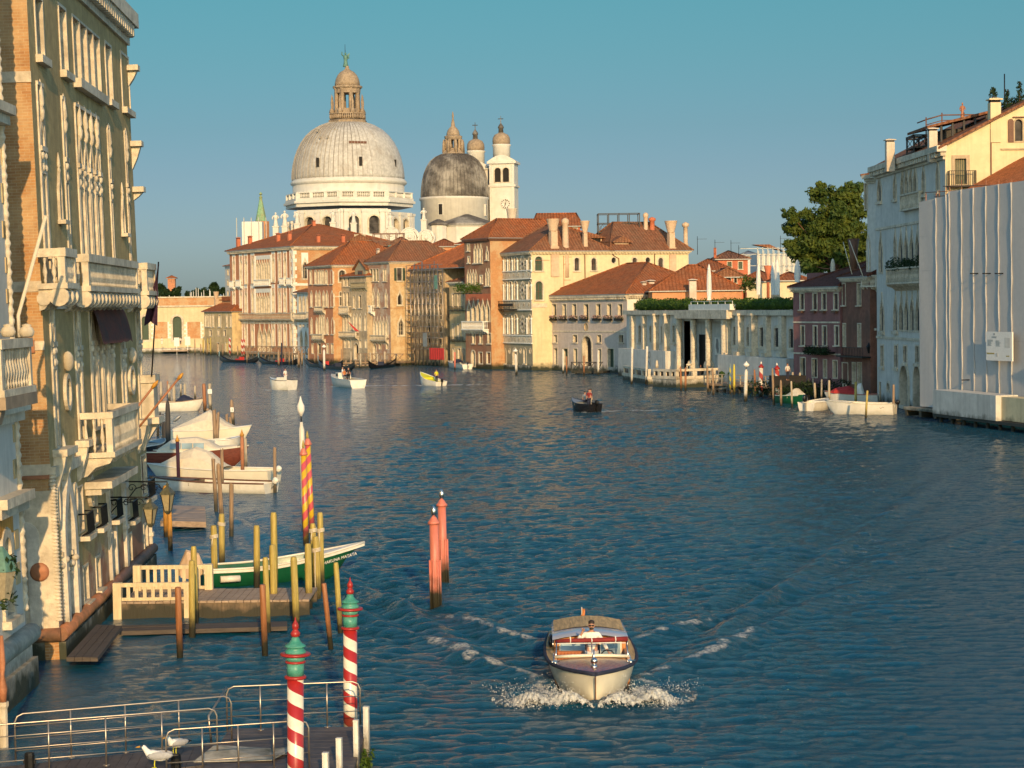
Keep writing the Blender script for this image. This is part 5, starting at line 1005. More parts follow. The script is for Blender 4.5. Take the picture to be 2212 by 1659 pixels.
f.bx('wall',m.bred,.01,f.L-.01,-.5,zl-.1,1.31,11);b=MB();b.add([(0,1.3,-.5),(0,.2,-.5),(0,.2,zl),(0,1.3,zl)],[(0,1,2,3)]);b.add([(0,16,-.5),(0,1.3,-.5),(0,1.3,zl-.5),(0,16,zl-.5)],[(0,1,2,3)]);f.ob(b,'side_sheet',m.sheet)
ya=f.P('E',1560,1085,.6);u2,z2=f.P('E',2212,790,7.5);b=MB();zr=lambda x:zl-.1
b.add([(f.P('E',1525,1095)[0],.4,zl+.1),(f.L,.4,zl+.75),(f.L,11,zl+6.2),(f.P('E',1525,1095)[0],11,zl+5.5)],[(0,1,2,3)]);f.ob(b,'roof',m.tiler);b=MB();b.add([(f.L,.5,zl-.1),(f.L,11,zl-.1),(f.L,11,zl+6.1)],[(0,1,2)]);b.add([(0,11.02,-.5),(f.L,11.02,-.5),(f.L,11.02,zl+6.1),(0,11.02,zl+5.4)],[(0,1,2,3)]);f.ob(b,'gable',m.bred)
b=MB()
for x,yt in((1345,1035),(1435,1040),(1462,1020),(1524,990),(1555,970),(1660,930),(1768,950),(1876,930),(1990,930),(2104,925)):
 u,zt_=f.P('E',x,yt,.1);b.tube([(u,.1,zl-1.5),(u,.1,zt_)],.035,5)
for x0_,x1_,y_ in((1340,1680,1040),(1420,1700,1075),(1500,2212,985)):p0=f.P('E',x0_,y_,.1);p1=f.P('E',x1_,y_-20,.1);b.tube([(p0[0],.08,p0[1]),(p1[0],.08,p1[1])],.035,5)
f.ob(b,'scaffold_poles',m.redst)
for i,(x,y,x2,y2)in enumerate(((1765,208,1675,270),(1875,208,1742,292),(1985,208,1824,308),(1690,1150,1620,1185))):
 p0=f.P('F',x,y,-.4);b=MB();p1=f.P('F',x2,y2,-1.2);b.tube([(p0[0],0,p0[1]+.0),(p0[0],-.7,p0[1]),],.05,6);f.ob(b,'scaffold_tube',m.iron)
q=f.rect('F',1888,722,2118,985,-.5);sg=empty('site_notice','white building-site notice board hung on the scaffold sheeting','sign',f.M);b=MB();b.box(q[0],q[1],-.62,-.5,q[2],q[3]);b.build('board',m.shirt,sg)
def lines(b,x0,x1,z,n,h,y):
 for i in range(n):b.box(x0,x0+(x1-x0)*(.55+.45*NR.rand()),y-.01,y,z-i*h*2,z-i*h*2+h)
w=q[1]-q[0];h=q[3]-q[2];b=MB();lines(b,q[0]+w*.06,q[0]+w*.28,q[2]+h*.7,6,h*.018,-.622);lines(b,q[0]+w*.38,q[0]+w*.6,q[2]+h*.68,6,h*.018,-.622);lines(b,q[0]+w*.22,q[0]+w*.42,q[2]+h*.82,2,h*.016,-.622);b.box(q[0]+w*.3,q[0]+w*.34,-.632,-.622,q[2]+h*.88,q[2]+h*.95);b.build('print',m.zinc,sg)
b=MB();b.box(q[0]+w*.72,q[0]+w*.94,-.632,-.622,q[2]+h*.46,q[2]+h*.8);b.box(q[0]+w*.38,q[0]+w*.46,-.632,-.622,q[2]+h*.14,q[2]+h*.26);b.build('picture',m.pgrey,sg);b=MB();b.box(q[0]+w*.03,q[0]+w*.32,-.632,-.622,q[2]+h*.22,q[2]+h*.27);b.box(q[0]+w*.78,q[0]+w*.9,-.632,-.622,q[2]+h*.15,q[2]+h*.19);b.build('print',m.woodo,sg)
# timber staging and white box
f=frm('timber_staging','low raw timber staging on short blocks in front of the white sheeting','staging',(33.1,166.4),(35.4,158.3));b=MB();b.box(0,f.L,0,2.2,.55,.8);f.ob(b,'deck',m.woodg)
for i in range(4):f.bx('support_block',m.woodp,f.L*(.05+.3*i)-.2,f.L*(.05+.3*i)+.2,.05,.548,.05,1.6)
f=frm('white_hoarding','long white boarded box on dark piles at the foot of the sheeted house','hoarding',(33.9,157.6),(37.2,142));f.bx('box',m.pgrey,0,11.3,.7,2.6,-.2,1.6);f.bx('box',m.creamy,11.301,15.9,.75,2.5,.25,1.6);b=MB();b.box(-.2,16.4,-.1,1.7,.45,.7);f.ob(b,'deck',m.woodd)
for i in range(8):b=MB();b.lathe([(.15,-.8),(.15,.45)],8,(.5+i*2.1,.3,0));f.ob(b,'pile',m.woodd)
# the next house out of the picture, which shades the foot of the sheeting
f=frm('neighbour_house','tall house standing just beyond the right edge of the view','house',(41.6,132.0),(46.5,112));f.wall((0,f.L,-.5,9.5),m.ochre);f.shell(16,9.5,m.ochre);hip(f,0,f.L,0,16,9.5,2.4)
# ------------------------------------------------------------------ palace terrace, jetty
T1=wz('K',118,480,0);
f=frm('stone_terrace','white stone water terrace with pierced balustrade before the low palace','terrace',wz('K',448,545),wz('K',705,560));ft=f
zt_=f.P('K',560,350)[1];zd=f.P('K',560,425)[1]
def panels(fr_,L,zd,zt,n,mat=m.stone):
 b=MB();b.box(0,L,-.0,.4,zt-.28,zt);b.box(-.1,L+.1,-.1,.5,zd-.35,zd)
 for i in range(n+1):x=L*i/n;b.box(max(0,x-.28),min(L,x+.28),.04,.36,zd,zt-.28)
 o=fr_.ob(b,'balustrade',mat);g=MB()
 for i in range(n):
  for q in range(5):x=L*(i+.22+.14*q)/n;g.box(x-.03,x+.03,.16,.22,zd,zt-.28)
 fr_.ob(g,'iron_grille',m.iron,o)
panels(f,f.L,zd,zt_,4);D_=16;f.bx('base',m.stonew,0,f.L,-.6,zd-.35,0,D_);s=f.side();panels(s,13,zd,zt_+.05,5)
f=frm('stone_terrace','smaller left half of the white water terrace behind two white-green poles','terrace',wz('K',115,470),wz('K',392,520));zt_=f.P('K',250,330)[1];zd=f.P('K',250,410)[1]
panels(f,f.L,zd,zt_,4);f.bx('base',m.stonew,0,f.L,-.6,zd-.35,0,9)
p=at('K',845,350,232);h=at('K',845,265,232).z-p.z;b=MB();k=h/2.6;b.sph((0,0,1.5),(1.0,.4,.45),10,7);b.tube([(.75,0,1.6),(1.15,0,2.1),(1.5,0,2.05)],[.32,.22,.14],7)
for x in(-.7,-.5,.6,.8):b.tube([(x,.1,1.4),(x+.05,.1,.7),(x,.1,0)],[.17,.11,.09],6)
b.tube([(0,0,1.8),(-.05,0,2.4)],[.22,.2],7);b.sph((0,0,2.65),.17,8,6);b.tube([(-.4,0,2.35),(.3,0,2.4)],.1,5);b.box(-1.2,1.2,-.5,.5,-.5,0);o=b.build('horse_statue',m.stone);o.matrix_basis=Matrix.Translation(p)@Matrix.Scale(k,4);tag(o,'pale horse and rider statue on the palace terrace','statue')
b=MB();p=at('K',492,330,240);b.lathe([(.7,-.3),(.6,.5),(.75,.7),(.45,1.8),(.55,2.2),(.2,2.9)],10);b2=b.build('stone_figure',m.stone);b2.matrix_basis=Matrix.Translation(p)@Matrix.Scale((at('K',492,250,240).z-p.z)/2.9,4);tag(b2,'stumpy pale stone figure on the left terrace','statue')
f=frm('timber_jetty','weathered timber jetty on thick piles right of the stone terrace','jetty',wz('K',1010,600),wz('K',1760,640));z1=f.P('K',1380,520)[1];f.bx('deck',m.wood,0,f.L,z1-.25,z1,0,5);b=MB()
for i in range(12):x=f.L*i/11;b.box(x-.05,x+.05,.02,.12,z1,z1+1.0)
for zz in(z1+.5,z1+.95):b.box(0,f.L,.03,.1,zz,zz+.09)
f.ob(b,'railing',m.woodg)
for i in range(9):b=MB();b.lathe([(.2,-.8),(.18,z1-.25)],8,(f.L*(i+.3)/9,.5,0));f.ob(b,'pile',m.wood)
b=MB();b.bar((2,.2,.3),(8,.2,1.0),.25,.2);b.bar((14,.2,.4),(20,.2,1.0),.25,.2);f.ob(b,'fender_beam',m.woodg)
for i,(c,x,y0,y1,Y,n_,lab)in enumerate((('K',1262,335,430,226,1,'small green bush on the jetty beside the stone terrace'),('F',260,1075,1300,200.5,5,'dark flowering hedge along the garden edge below the mauve house'),('F',540,1095,1290,194,5,'dark flowering hedge before the rust house doors'))):
 p=at(c,x,y1,Y);h=at(c,x,y0,Y).z-p.z;b=MB()
 for q in range(n_*2):leaves(b,((q-n_+.5)*1.15,NR.uniform(-.4,.4),h*NR.uniform(.2,.45)),h*.38,240,.12)
 o=b.build('bush',m.hedge if i==0 else m.leafd);o.location=(p.x,p.y,max(p.z,0));tag(o,lab,'hedge')
p=at('F',135,1085,194);b=MB();b.box(-1.6,1.8,1,3,-1.5,-.35);o=b.build('garden_kiosk',m.dark);o.location=p;tag(o,'low dark garden shelter behind the person on the quay','kiosk')
# ------------------------------------------------------------------ left bank: the gothic palazzo in the foreground
def render_over_brick(name,rc,z0,z1):
 base=brick(name,(.36,.15,.08),(.28,.12,.07),(.42,.34,.25),True,.27,.08,patch=(.48,.40,.28),pf=.75);t=base.node_tree;b=t.nodes['Principled BSDF'];col=b.inputs['Base Color'].links[0].from_socket
 tc=N(t,'ShaderNodeTexCoord').outputs['Object'];sp=N(t,'ShaderNodeSeparateXYZ');t.links.new(tc,sp.inputs[0]);nz=noise(t,tc,.7,6,.65,.3,.7);n1=noise(t,tc,2.6,6);n3=noise(t,tc,.35,4)
 mp=N(t,'ShaderNodeMapping');mp.inputs['Scale'].default_value=(2.4,2.4,.1);t.links.new(tc,mp.inputs[0]);st=noise(t,mp.outputs[0],1,5,.6,.5,.75)
 rcol=mixc(t,n1,scl(rc,.78),scl(rc,1.12));rcol=mixc(t,math_(t,'MULTIPLY',n3,.5),rcol,scl(rc,.6));rcol=mixc(t,math_(t,'MULTIPLY',st,.5),rcol,scl(rc,.42))
 k=N(t,'ShaderNodeMapRange');k.inputs[1].default_value=z0;k.inputs[2].default_value=z1;t.links.new(math_(t,'ADD',sp.outputs[2],math_(t,'MULTIPLY',nz,1.6)),k.inputs[0])
 t.links.new(mixc(t,k.outputs[0],col,rcol),b.inputs['Base Color']);return base
A=wz('L3',396,1392);B=wz('_',328,1224)
f=bld('canal_palazzo','tall olive-rendered gothic palazzo with white balconies filling the left of the view','_',0,0,0,0,1.5,None,'palazzo',A,B);PF=f
zb=f.P('L3',520,640)[1];m.pal=render_over_brick('palazzo_wall',(.47,.35,.165),zb,zb+.5)
ztop=f.P('L1',835,245)[1]
def torch(fr_,u,z,s=1.0,parent=None):
 b=MB();b.lathe([(.04*s,0),(.09*s,.12*s),(.12*s,.35*s),(.07*s,.5*s),(.12*s,.6*s),(.09*s,.95*s),(.05*s,1.25*s),(.01,1.4*s)],9,(u,-.04,z));fr_.ob(b,'finial',m.stone,parent)
def capital(b,u,z,r,s=1.0):
 for i in range(7):a=i*.9;b.sph((u+r*.75*math.cos(a),.08+r*.6*math.sin(a),z+.1*s+(i%3)*.17*s),(r*.55,r*.5,.13*s),6,5)
 b.box(u-r*1.15,u+r*1.15,-.1,.3,z+.56*s,z+.7*s);b.box(u-r,u+r,-.06,.28,z-.08*s,z)
def goth(c,xa,ya,xb,yb,n=1,c2=None,dep=.75,top=.16,fin=True,spring=.33):
 x0,z1=f.P(c,xa,ya);x1,z0=f.P(c2 or c,xb,yb);h=z1-z0;w=(x1-x0)/n;zs=z1-h*spring;ap=z1-h*top;last=None
 for i in range(n):
  a0=x0+w*i;last=f.win('ogee',a0+min(.3,w*.17),a0+w-min(.3,w*.17),z0,ap,dep=dep,trim=.11,proud=.05,pm=m.glass,bars=(1,3),bm=m.brown,tm=m.stone)
  if fin:torch(f,a0+w/2,ap-.1,min(1.2,(z1-ap)*.95),last)
 b=MB();b.box(x0-.1,x0,-.05,.0,z0,z1);b.box(x1,x1+.1,-.05,.0,z0,z1);b.box(x0-.1,x1+.1,-.07,-.002,z1,z1+.11)
 f.ob(b,'window_surround',m.stone,last);b=MB()
 for i in range(n+1):
  u=x0+w*i+(.15 if i==0 else(-.15 if i==n else 0));capital(b,u,zs-.55,.2)
  b.lathe([(.2,z0),(.2,z0+.12),(.15,z0+.25),(.14,zs-.75),(.17,zs-.62),(.17,zs-.55)],10,(u,.2,0),1)
 f.ob(b,'column',[m.stone,m.marble if n>1 else m.stone],last)
 # top floor
for a in((224,-30,291,388),(384,36,449,488),(692,285,748,678),(797,352,862,738)):
 q=f.rect('L1',*a);f.win('rect',*q,dep=.8,trim=.1,proud=.04,sill=.22,pm=m.glass,bars=(1,4),bm=m.brown)
q=f.rect('L1',472,105,672,632);w=(q[1]-q[0])/4
for i in range(4):f.win('rect',q[0]+w*i+.09,q[0]+w*(i+1)-.09,q[2],q[3],dep=.8,trim=.08,proud=.04,pm=m.glass,bars=(0,4),bm=m.brown)
f.bx('window_sill',m.stone,q[0]-.15,q[1]+.15,q[2]-.35,q[2]-.06,-.25,-.002)
# second piano nobile
goth('L1',240,562,338,400,1,'L2');goth('L1',404,660,480,425,1,'L2');goth('L1',492,705,700,455,4,'L2');goth('L1',708,852,770,462,1,'L2');goth('L1',822,886,880,478,1,'L2')
for a in((376,1165,404,1455),(799,1335,822,1545)):q=f.rect('L1',*a);o=f.win('ogee',*q,dep=.3,trim=.1,proud=.08,pm=m.dark,sill=.12,name='niche_window');torch(f,(q[0]+q[1])/2,q[3],.5,o)
for a,b_,p in(((420,150),(507,388),.75),((577,190),(915,425),.75),((967,250),(1034,440),.75)):
 x0,z1=f.P('L2',a[0],a[1],-p);x1,z0=f.P('L2',b_[0],b_[1],-p);f.balus(x0,x1,z0,z1,p,m.stone,rail=.24,corb=True)
 o=MB()
 for i in range(max(2,int((x1-x0)/.75)+1)):k=max(2,int((x1-x0)/.75)+1);u=x0+.15+(x1-x0-.3)*i/(k-1);o.lathe([(.27,-.2),(.27,.2)],12,M=Matrix.Translation((u,-p+.18,z0-.38))@Matrix.Rotation(math.pi/2,4,'Y'));o.lathe([(.2,-.18),(.2,.18)],10,M=Matrix.Translation((u,-p+.6,z0-.42))@Matrix.Rotation(math.pi/2,4,'Y'))
 f.ob(o,'balcony_scroll',m.stone)
 # first piano nobile
goth('L2',322,486,392,1462,1);goth('L2',482,545,560,1410,1);goth('L2',584,565,770,1290,4,fin=False,top=.02,spring=.3);goth('L2',786,575,850,1400,1,fin=False);goth('L2',895,548,952,1275,1)
x0,z1=f.P('L2',735,1240,-1);x1,z0=f.P('L2',925,1420,-1);f.balus(x0,x1,z0,z1,1.0,m.stone,rail=.2)
for xa,xb,y in((350,470,1478),(500,600,1425),(905,985,1290)):
 u0=f.P('L2',xa,y)[0];u1,zz=f.P('L2',xb,y,-.4);b=MB();b.box(u0-.1,u0+1.7,-.42,-.003,zz-.2,zz)
 for u in(u0+.1,u0+1.35):b.prism([(0,0),(-.36,0),(-.3,-.3),(-.2,-.6),(-.08,-1.0),(0,-1.05)],-.13,.13,0,Matrix(((0,1,0,u),(1,0,0,-.003),(0,0,1,zz-.203),(0,0,0,1))))
 f.ob(b,'sill_bracket',m.stone)
for a in((420,1020,458,1200),(848,960,884,1098)):
 q=f.rect('L2',*a);f.win('circ',*q,dep=.06,trim=.14,proud=.1,pm=m.marble,name='roundel');b=MB();b.sph(((q[0]+q[1])/2,-.1,q[3]+.5),(.2,.18,.3),8,6);f.ob(b,'carved_shield',m.stone)
x0,z1=f.P('L2',585,490);x1,z0=f.P('L2',800,655);b=MB();zr=z1-.35
vs=[];fs=[]
for i in range(13):
 u=x0+(x1-x0)*i/12
 for j in range(7):t=j/6;vs.append((u,-.12-.28*t**.8,zr-1.05*t**1.2+.04*math.sin(i*2.6)*t-(.12*abs(math.sin(i*1.7))if j==6 else 0)))
fs=[(i*7+j,(i+1)*7+j,(i+1)*7+j+1,i*7+j+1)for i in range(12)for j in range(6)];b.add(vs,fs,0,True);m.awn=plain('awning_canvas',(.13,.035,.022),.85,.3,2,.2,stain=(.05,.03,.025),sfac=.8,sscale=.8);f.ob(b,'awning',m.awn)
# ground floor
q=f.rect('L3',400,290,500,1230);f.win('point',q[0],q[1],.55,q[3],dep=1.0,trim=.4,proud=.16,pm=m.dark,tm=m.stonew,name='water_gate');b=MB();capital(b,q[1]+.1,f.P('L3',480,800)[1],.3,.9);capital(b,q[0]-.2,f.P('L3',400,830)[1],.3,.9);f.ob(b,'capitals',m.stone)
torch(f,(q[0]+q[1])/2,q[3]+.3,1.0)
for a in((512,255,556,525),(608,215,648,475),(718,235,752,425),(824,185,858,432),(932,45,975,285)):
 q=f.rect('L3',*a);o=f.win('rect',*q,dep=.12,trim=.05,proud=.03,pm=m.brown,sill=.0);u0,u1,z0=q[0]-.15,q[1]+.15,q[2];b=MB()
 for i in range(9):zz=z0+(q[3]-z0)*(i+.5)/9;b.box(q[0]+.05,q[1]-.05,.1,.15,zz-.1,zz+.1)
 f.ob(b,'louvre',m.brown,o);b=MB();b.box(u0-.1,u1+.1,-.36,-.002,z0-.26,z0-.12);f.ob(b,'window_sill',m.stone,o);b=MB()
 for i in range(6):u=u0+(u1-u0)*i/5;b.tube([(u,-.1,z0-.1),(u,-.3,z0-.05),(u,-.28,z0+.55)],.022,4)
 b.tube([(u0,-.02,z0+.55),(u0,-.28,z0+.55),(u1,-.28,z0+.55),(u1,-.02,z0+.55)],.025,4);f.ob(b,'window_grille',m.iron,o)
for a in((470,250,495,400),(578,195,606,345),(355,270,380,470)):q=f.rect('L3',*a);f.win('circ',*q,dep=.05,trim=.13,proud=.12,pm=m.marble,name='roundel')
for a in((549,785,590,985),(633,722,668,905),(850,568,878,738),(952,505,982,668)):q=f.rect('L3',*a);f.win('rect',*q,dep=.5,trim=.07,proud=.03,pm=m.dark,tm=m.stone,sill=.08)
q=f.rect('L3',724,500,775,890);f.win('rect',q[0],q[1],.9,q[3],dep=1.2,trim=.2,proud=.08,pm=m.dark,tm=m.stonew,bars=(2,2),bm=m.iron,name='door')
b=MB()
for xx,w_,y0,y1 in((808,.4,250,870),(702,.2,260,960),(988,.22,480,760)):
 u,z1=f.P('L3',xx,y0);zz=.6;b.box(u-w_/2,u+w_/2,-.12,-.004,zz,z1);b.box(u-w_/2-.08,u+w_/2+.08,-.2,-.003,z1,z1+.18);b.box(u-w_/2-.06,u+w_/2+.06,-.17,-.003,(z1+zz)*.52,(z1+zz)*.52+.14)
f.ob(b,'pilasters',m.stonew);u,z1=f.P('L3',700,230,-.6);b=MB();u2=f.P('L3',850,120,-.6)[0];b.box(u-.3,u2+.6,-.85,-.003,z1-.1,z1+.12);b.box(u-.2,u2+.5,-.5,-.004,z1-.3,z1-.102);f.ob(b,'door_canopy',m.stone)
f.wall((0,f.L,-.5,ztop),m.pal);f.shell(18,ztop,m.pal,left=False);f.cornice(0,f.L,ztop+.9,1.2,.45,m.stone,.5)
f.bx('frieze',m.olive,0,f.L,ztop-.25,ztop+.1,-.06,-.004);f.bx('attic',m.white,.5,f.L-1.5,ztop+1.0,ztop+4,1.6,12);hip(f,.5,f.L-1.5,1.6,12,ztop+4,2,mat=m.tile)
z2=f.P('L2',300,410)[1];z1_=f.P('L3',420,110)[1];f.band(z1_,.3,.16,m.stone);f.band(f.P('L2',440,445)[1]-.4,.22,.1,m.stone)
b=MB();Lx=f.L;b.tube([(-.1,-.08,.72),(Lx,-.08,.72)],.2,12);f.ob(b,'base_moulding',m.redst);f.bx('plinth',m.stonew,0,f.L,-.5,.5,-.2,-.005)
b=MB();zc=f.P('L3',330,160)[1];n_=200
b.tube([(.03,-.03,1.1+(zc-1.1)*i/n_)for i in range(n_+1)],[.1+.022*math.sin(i*1.3)for i in range(n_+1)],8);f.ob(b,'rope_moulding',m.stone)
for y0,y1 in((465,560),(945,1090),(1240,1290)):
 z1=f.P('L1',880,y0)[1];z0=f.P('L1',880,y1)[1];b=MB();b.box(f.L-.4,f.L+.25,-.42,-.003,z1-.2,z1);b.prism([(0,0),(-.34,0),(-.2,(z0-z1)*.5),(0,z0-z1)],-.16,.16,0,Matrix(((0,1,0,f.L),(1,0,0,-.003),(0,0,1,z1-.203),(0,0,0,1))));f.ob(b,'corner_bracket',m.stone)
x0,z1=f.P('L2',975,1000,-.4);z0=f.P('L2',975,1290,-.4)[1];b=MB();b.box(f.L-.9,f.L+.3,-.5,-.02,z0,z1-.3);b.box(f.L-1.0,f.L+.4,-.6,-.01,z1-.3,z1);b.box(f.L-1.1,f.L+.45,-.68,-.01,z0-.25,z0);b.prism([(0,0),(-.6,0),(-.4,-.3),(-.2,-.6),(0,-.9)],-.3,.3,0,Matrix(((0,1,0,f.L-.3),(1,0,0,-.003),(0,0,1,z0-.253),(0,0,0,1))));f.ob(b,'corner_balcony',m.stone)
# flank wall facing the viewer
s=f.side('L');q=s.rect('L3',148,560,215,1300);s.win('round',q[0],q[1],.3,q[3],dep=.5,trim=.35,proud=.1,pm=m.dark,tm=m.stonew,name='side_gate');zst=s.P('L3',330,890)[1]
s.wall((-11,0,-.5,ztop),m.byel);b=MB()
for c,ya,yb in(('L1',472,545),('L2',372,442),('L2',772,832),('L3',98,180)):z1=s.P(c,175 if c=='L1' else 230,ya)[1];z0=s.P(c,175 if c=='L1' else 230,yb)[1];b.box(-11,.02,-.04,-.003,z0,z1)
z1=s.P('L3',300,200)[1];b.box(-1.35,.04,-.06,-.003,.6,z1-.3);s.ob(b,'stone_courses',m.stone);b=MB();b.box(-3.5,-.02,-.14,-.01,s.P('L3',200,195)[1],s.P('L3',200,170)[1]);b.box(-3.5,-.8,-.1,-.01,s.P('L1',100,502)[1],s.P('L1',100,482)[1]);u,zz=s.P('L2',208,805);b.box(u-.15,u+.1,-.1,-.01,zz-.18,zz+.18);s.ob(b,'iron_ties',m.redst)
u,zz=s.P('L3',266,808);b=MB();b.lathe([(.27,-.12),(.27,.0),(.2,.04),(.01,.04)],16,M=Matrix.Translation((u,-.1,zz))@Matrix.Rotation(math.pi/2,4,'X'));s.ob(b,'round_vent',m.redst)
b=MB();b.tube([(-4,-.08,.72),(.1,-.08,.72)],.2,12);s.ob(b,'base_moulding',m.redst);b=MB()
for i in range(int(ztop/.32)):e=.35 if i%2 else.6;b.box(-e,.015,-.02,-.002,i*.32+3.2,i*.32+3.5)
# landing boards in front of the gate
def planks(name,label,cat,corners,z,n,mat,th=.12):
 a,b_,c_,d=corners;rt_=empty(name,label,cat,Matrix.Translation((0,0,z)));
 for i in range(n):
  t0=(i+.02)/n;t1=(i+.97)/n;p=[Vector(a).lerp(Vector(d),t0),Vector(b_).lerp(Vector(c_),t0),Vector(b_).lerp(Vector(c_),t1),Vector(a).lerp(Vector(d),t1)]
  bb=MB();bb.add([(q.x,q.y,-th)for q in p]+[(q.x,q.y,NR.uniform(-.015,.015))for q in p],[(0,3,2,1),(4,5,6,7),(0,1,5,4),(1,2,6,5),(2,3,7,6),(3,0,4,7)]);bb.build('plank',mat,rt_)
 return rt_
planks('landing_boards','dark worn landing boards lying at the foot of the pointed water gate','landing',(wz('L3',440,1375,.35),wz('L3',640,1160,.35),wz('L3',810,1165,.35),wz('L3',650,1375,.35)),.35,4,m.plankd)
m.lglass=plain('dusty_lantern_glass',(.36,.3,.17),.35,.2,3,0);m.lcap=plain('tarnished_copper',(.10,.1,.065),.5,.4,4,.1)
# lanterns on wrought brackets
for i,(x,y0,y1,Y,wx,lab)in enumerate(((1000,318,490,65.5,695,'nearer glass street lantern on a wrought bracket over the water'),(1114,215,405,69.5,810,'farther glass street lantern in front of the orange mooring post'))):
 p=at('L3',x,y1,Y);h=at('L3',x,y0,Y).z-p.z;rt_=empty('street_lantern',lab,'lantern',Matrix.Translation(p),'lanterns of the palazzo');r=msize('L3',48,Y);b=MB();b.lathe([(r*.5,0),(r*.95,h*.58)],4,sm=False,rot=.5);o=b.build('glass',m.lglass,rt_)
 b=MB();b.lathe([(r*1.15,h*.58),(r*1.1,h*.64),(r*.5,h*.8),(r*.2,h*.86),(r*.25,h*.92),(.02,h)],4,sm=False,rot=.5);b.lathe([(r*.2,-.12),(r*.55,-.02),(r*.55,.02)],4,sm=False,rot=.5);b.build('lamp_caps',m.lcap,rt_);b=MB()
 for q in range(4):a=.5+q*math.pi/2;b.tube([(r*.5*math.cos(a),r*.5*math.sin(a),0),(r*.97*math.cos(a),r*.97*math.sin(a),h*.58)],.018,4)
 w0=at('L3',wx,265 if i==0 else 200,Y);L_=p.x-w0.x;b.tube([(-L_,0,h*1.05),(0,0,h*1.02),(0,0,h*.9)],.025,5);b.tube([(-L_,0,h*.2),(-L_*.7,0,h*.8),(-L_*.3,0,h*1.0)],.02,5)
 for q in range(3):cxq=-L_*(.25+.27*q);b.tube([(cxq+(.16-.012*k)*math.cos(k*.6),0,h*.82+(.16-.012*k)*math.sin(k*.6))for k in range(13)],.015,4)
 b.build('bracket',m.iron,rt_)
for i,(a,b_,Y,lab)in enumerate((((228,968),(342,821),66,'red flagpole with gilded tip slanting from the near balcony corner'),((295,929),(396,805),70,'red flagpole with gilded tip slanting from the farther sill'))):
 p=at('_',*a,Y);q=at('_',*b_,Y);d=q-p;rt_=empty('flagpole',lab,'flagpole',Matrix.Translation(p),'slanting red flagpoles');b=MB();b.tube([(0,0,0),d*.9],.04,7);b.build('pole',m.redst,rt_);b=MB();b.tube([d*.88,d*.93,d*.97,d],[.05,.075,.05,.01],7);b.build('tip',m.woodp,rt_)
p0=at('L2',1052,262,74);p1=at('L2',1000,640,74);rt_=empty('hanging_flag','dark purple flag drooping from a pole on the farthest balcony','flag',Matrix.Translation(p0));b=MB();b.tube([(0,0,.1),(-.35,0,-4.2)],.03,5);b.build('pole',m.iron,rt_);b=MB();vs=[];d=p1-p0
for j in range(13):
 t=j/12;w=.06+.5*max(0,t-.25)**.7
 for i in range(7):u=i/6-.5;vs.append((d.x*t*1.0+u*w,.1*math.sin(u*9+t*3),d.z*t-(.35*abs(u)if j==12 else 0)))
b.add(vs,[(j*7+i,j*7+i+1,(j+1)*7+i+1,(j+1)*7+i)for j in range(12)for i in range(6)],0,True);m.purple=plain('purple_flag_cloth',(.045,.015,.035),.8,.3,3,.2);b.build('cloth',m.purple,rt_)
# ------------------------------------------------------------------ nearest palazzo, cut by the left edge
B=Vector((-12.8,51.3,0));A=Vector((-12.4,34,0));f=bld('near_palazzo','pale stone palazzo with ochre marble panels cut off by the left edge','_',0,0,0,0,1.5,None,'palazzo',A,B);L=f.L;zt=24
q=f.rect('L3',8,590,78,1075);f.win('round',q[0],q[1],q[2],q[3],dep=.6,trim=.25,proud=.08,pm=m.glassb,tm=m.stone,sill=.2)
f.wall((0,L,-.5,zt),m.pgrey);f.shell(14,zt,m.pgrey);f.cornice(0,L,zt+.5,1,.8,m.stone)
b=MB();o_=[]
for c,xa,ya,xb,yb in(('L1',0,975,18,1100),('L1',4,1215,28,1350),('L1',10,1465,42,1580),('L2',15,0,42,88),('L2',30,215,60,320),('L2',38,425,62,520),('L2',82,1325,100,1440),('L2',90,1560,105,1650),('L3',84,65,108,185),('L3',90,535,122,650),('L3',100,755,132,880)):
 q=f.rect(c,xa,ya,xb,yb);f.bx('marble_inlay',m.ochre,q[0],q[1],q[2],q[3],-.03,-.001)
q=f.rect('L3',-40,330,80,545);f.bx('door_panel',m.woodp,q[0],q[1],q[2],q[3],-.04,-.001)
b=MB();b.tube([(L-.02,-.02,2.0+(zt-2.2)*i/420)for i in range(421)],[.09+.02*math.sin(i*1.3)for i in range(421)],8);f.ob(b,'rope_moulding',m.stone)
b=MB()
for c,y in(('L1',720),('L2',1180),('L3',300)):zz=f.P(c,30,y)[1];b.box(L-3,L+.12,-.4,-.002,zz-.25,zz);b.box(L-3,L+.06,-.25,-.002,zz-.5,zz-.252)
f.ob(b,'string_courses',m.stone);b=MB();zz=f.P('L3',100,1330,-.3)[1];b.tube([(0,-.1,zz),(L+.2,-.1,zz)],.26,12);f.ob(b,'base_moulding',m.stone);f.bx('plinth',m.stonew,0,L+.12,-.5,zz-.2,-.12,-.004);f.bx('plinth',m.stonew,0,L+.2,-.5,.75,-.24,-.122)
x1_,z0=f.P('L2',215,1062,-1.15);_,z1=f.P('L2',200,748,-1.15);f.balus(x1_-3.2,x1_,z0,z1,1.15,m.stone,rail=.22,n=10)
b=MB();b.box(x1_-3.3,x1_+.05,-1.25,-.003,z0-.45,z0-.165);b.prism([(0,0),(-1.1,0),(-1.0,-.35),(-.55,-.5),(-.3,-.95),(0,-1.1)],-.2,.2,0,Matrix(((0,1,0,x1_-2.9),(1,0,0,-.003),(0,0,1,z0-.453),(0,0,0,1))));f.ob(b,'corbel',m.lant)
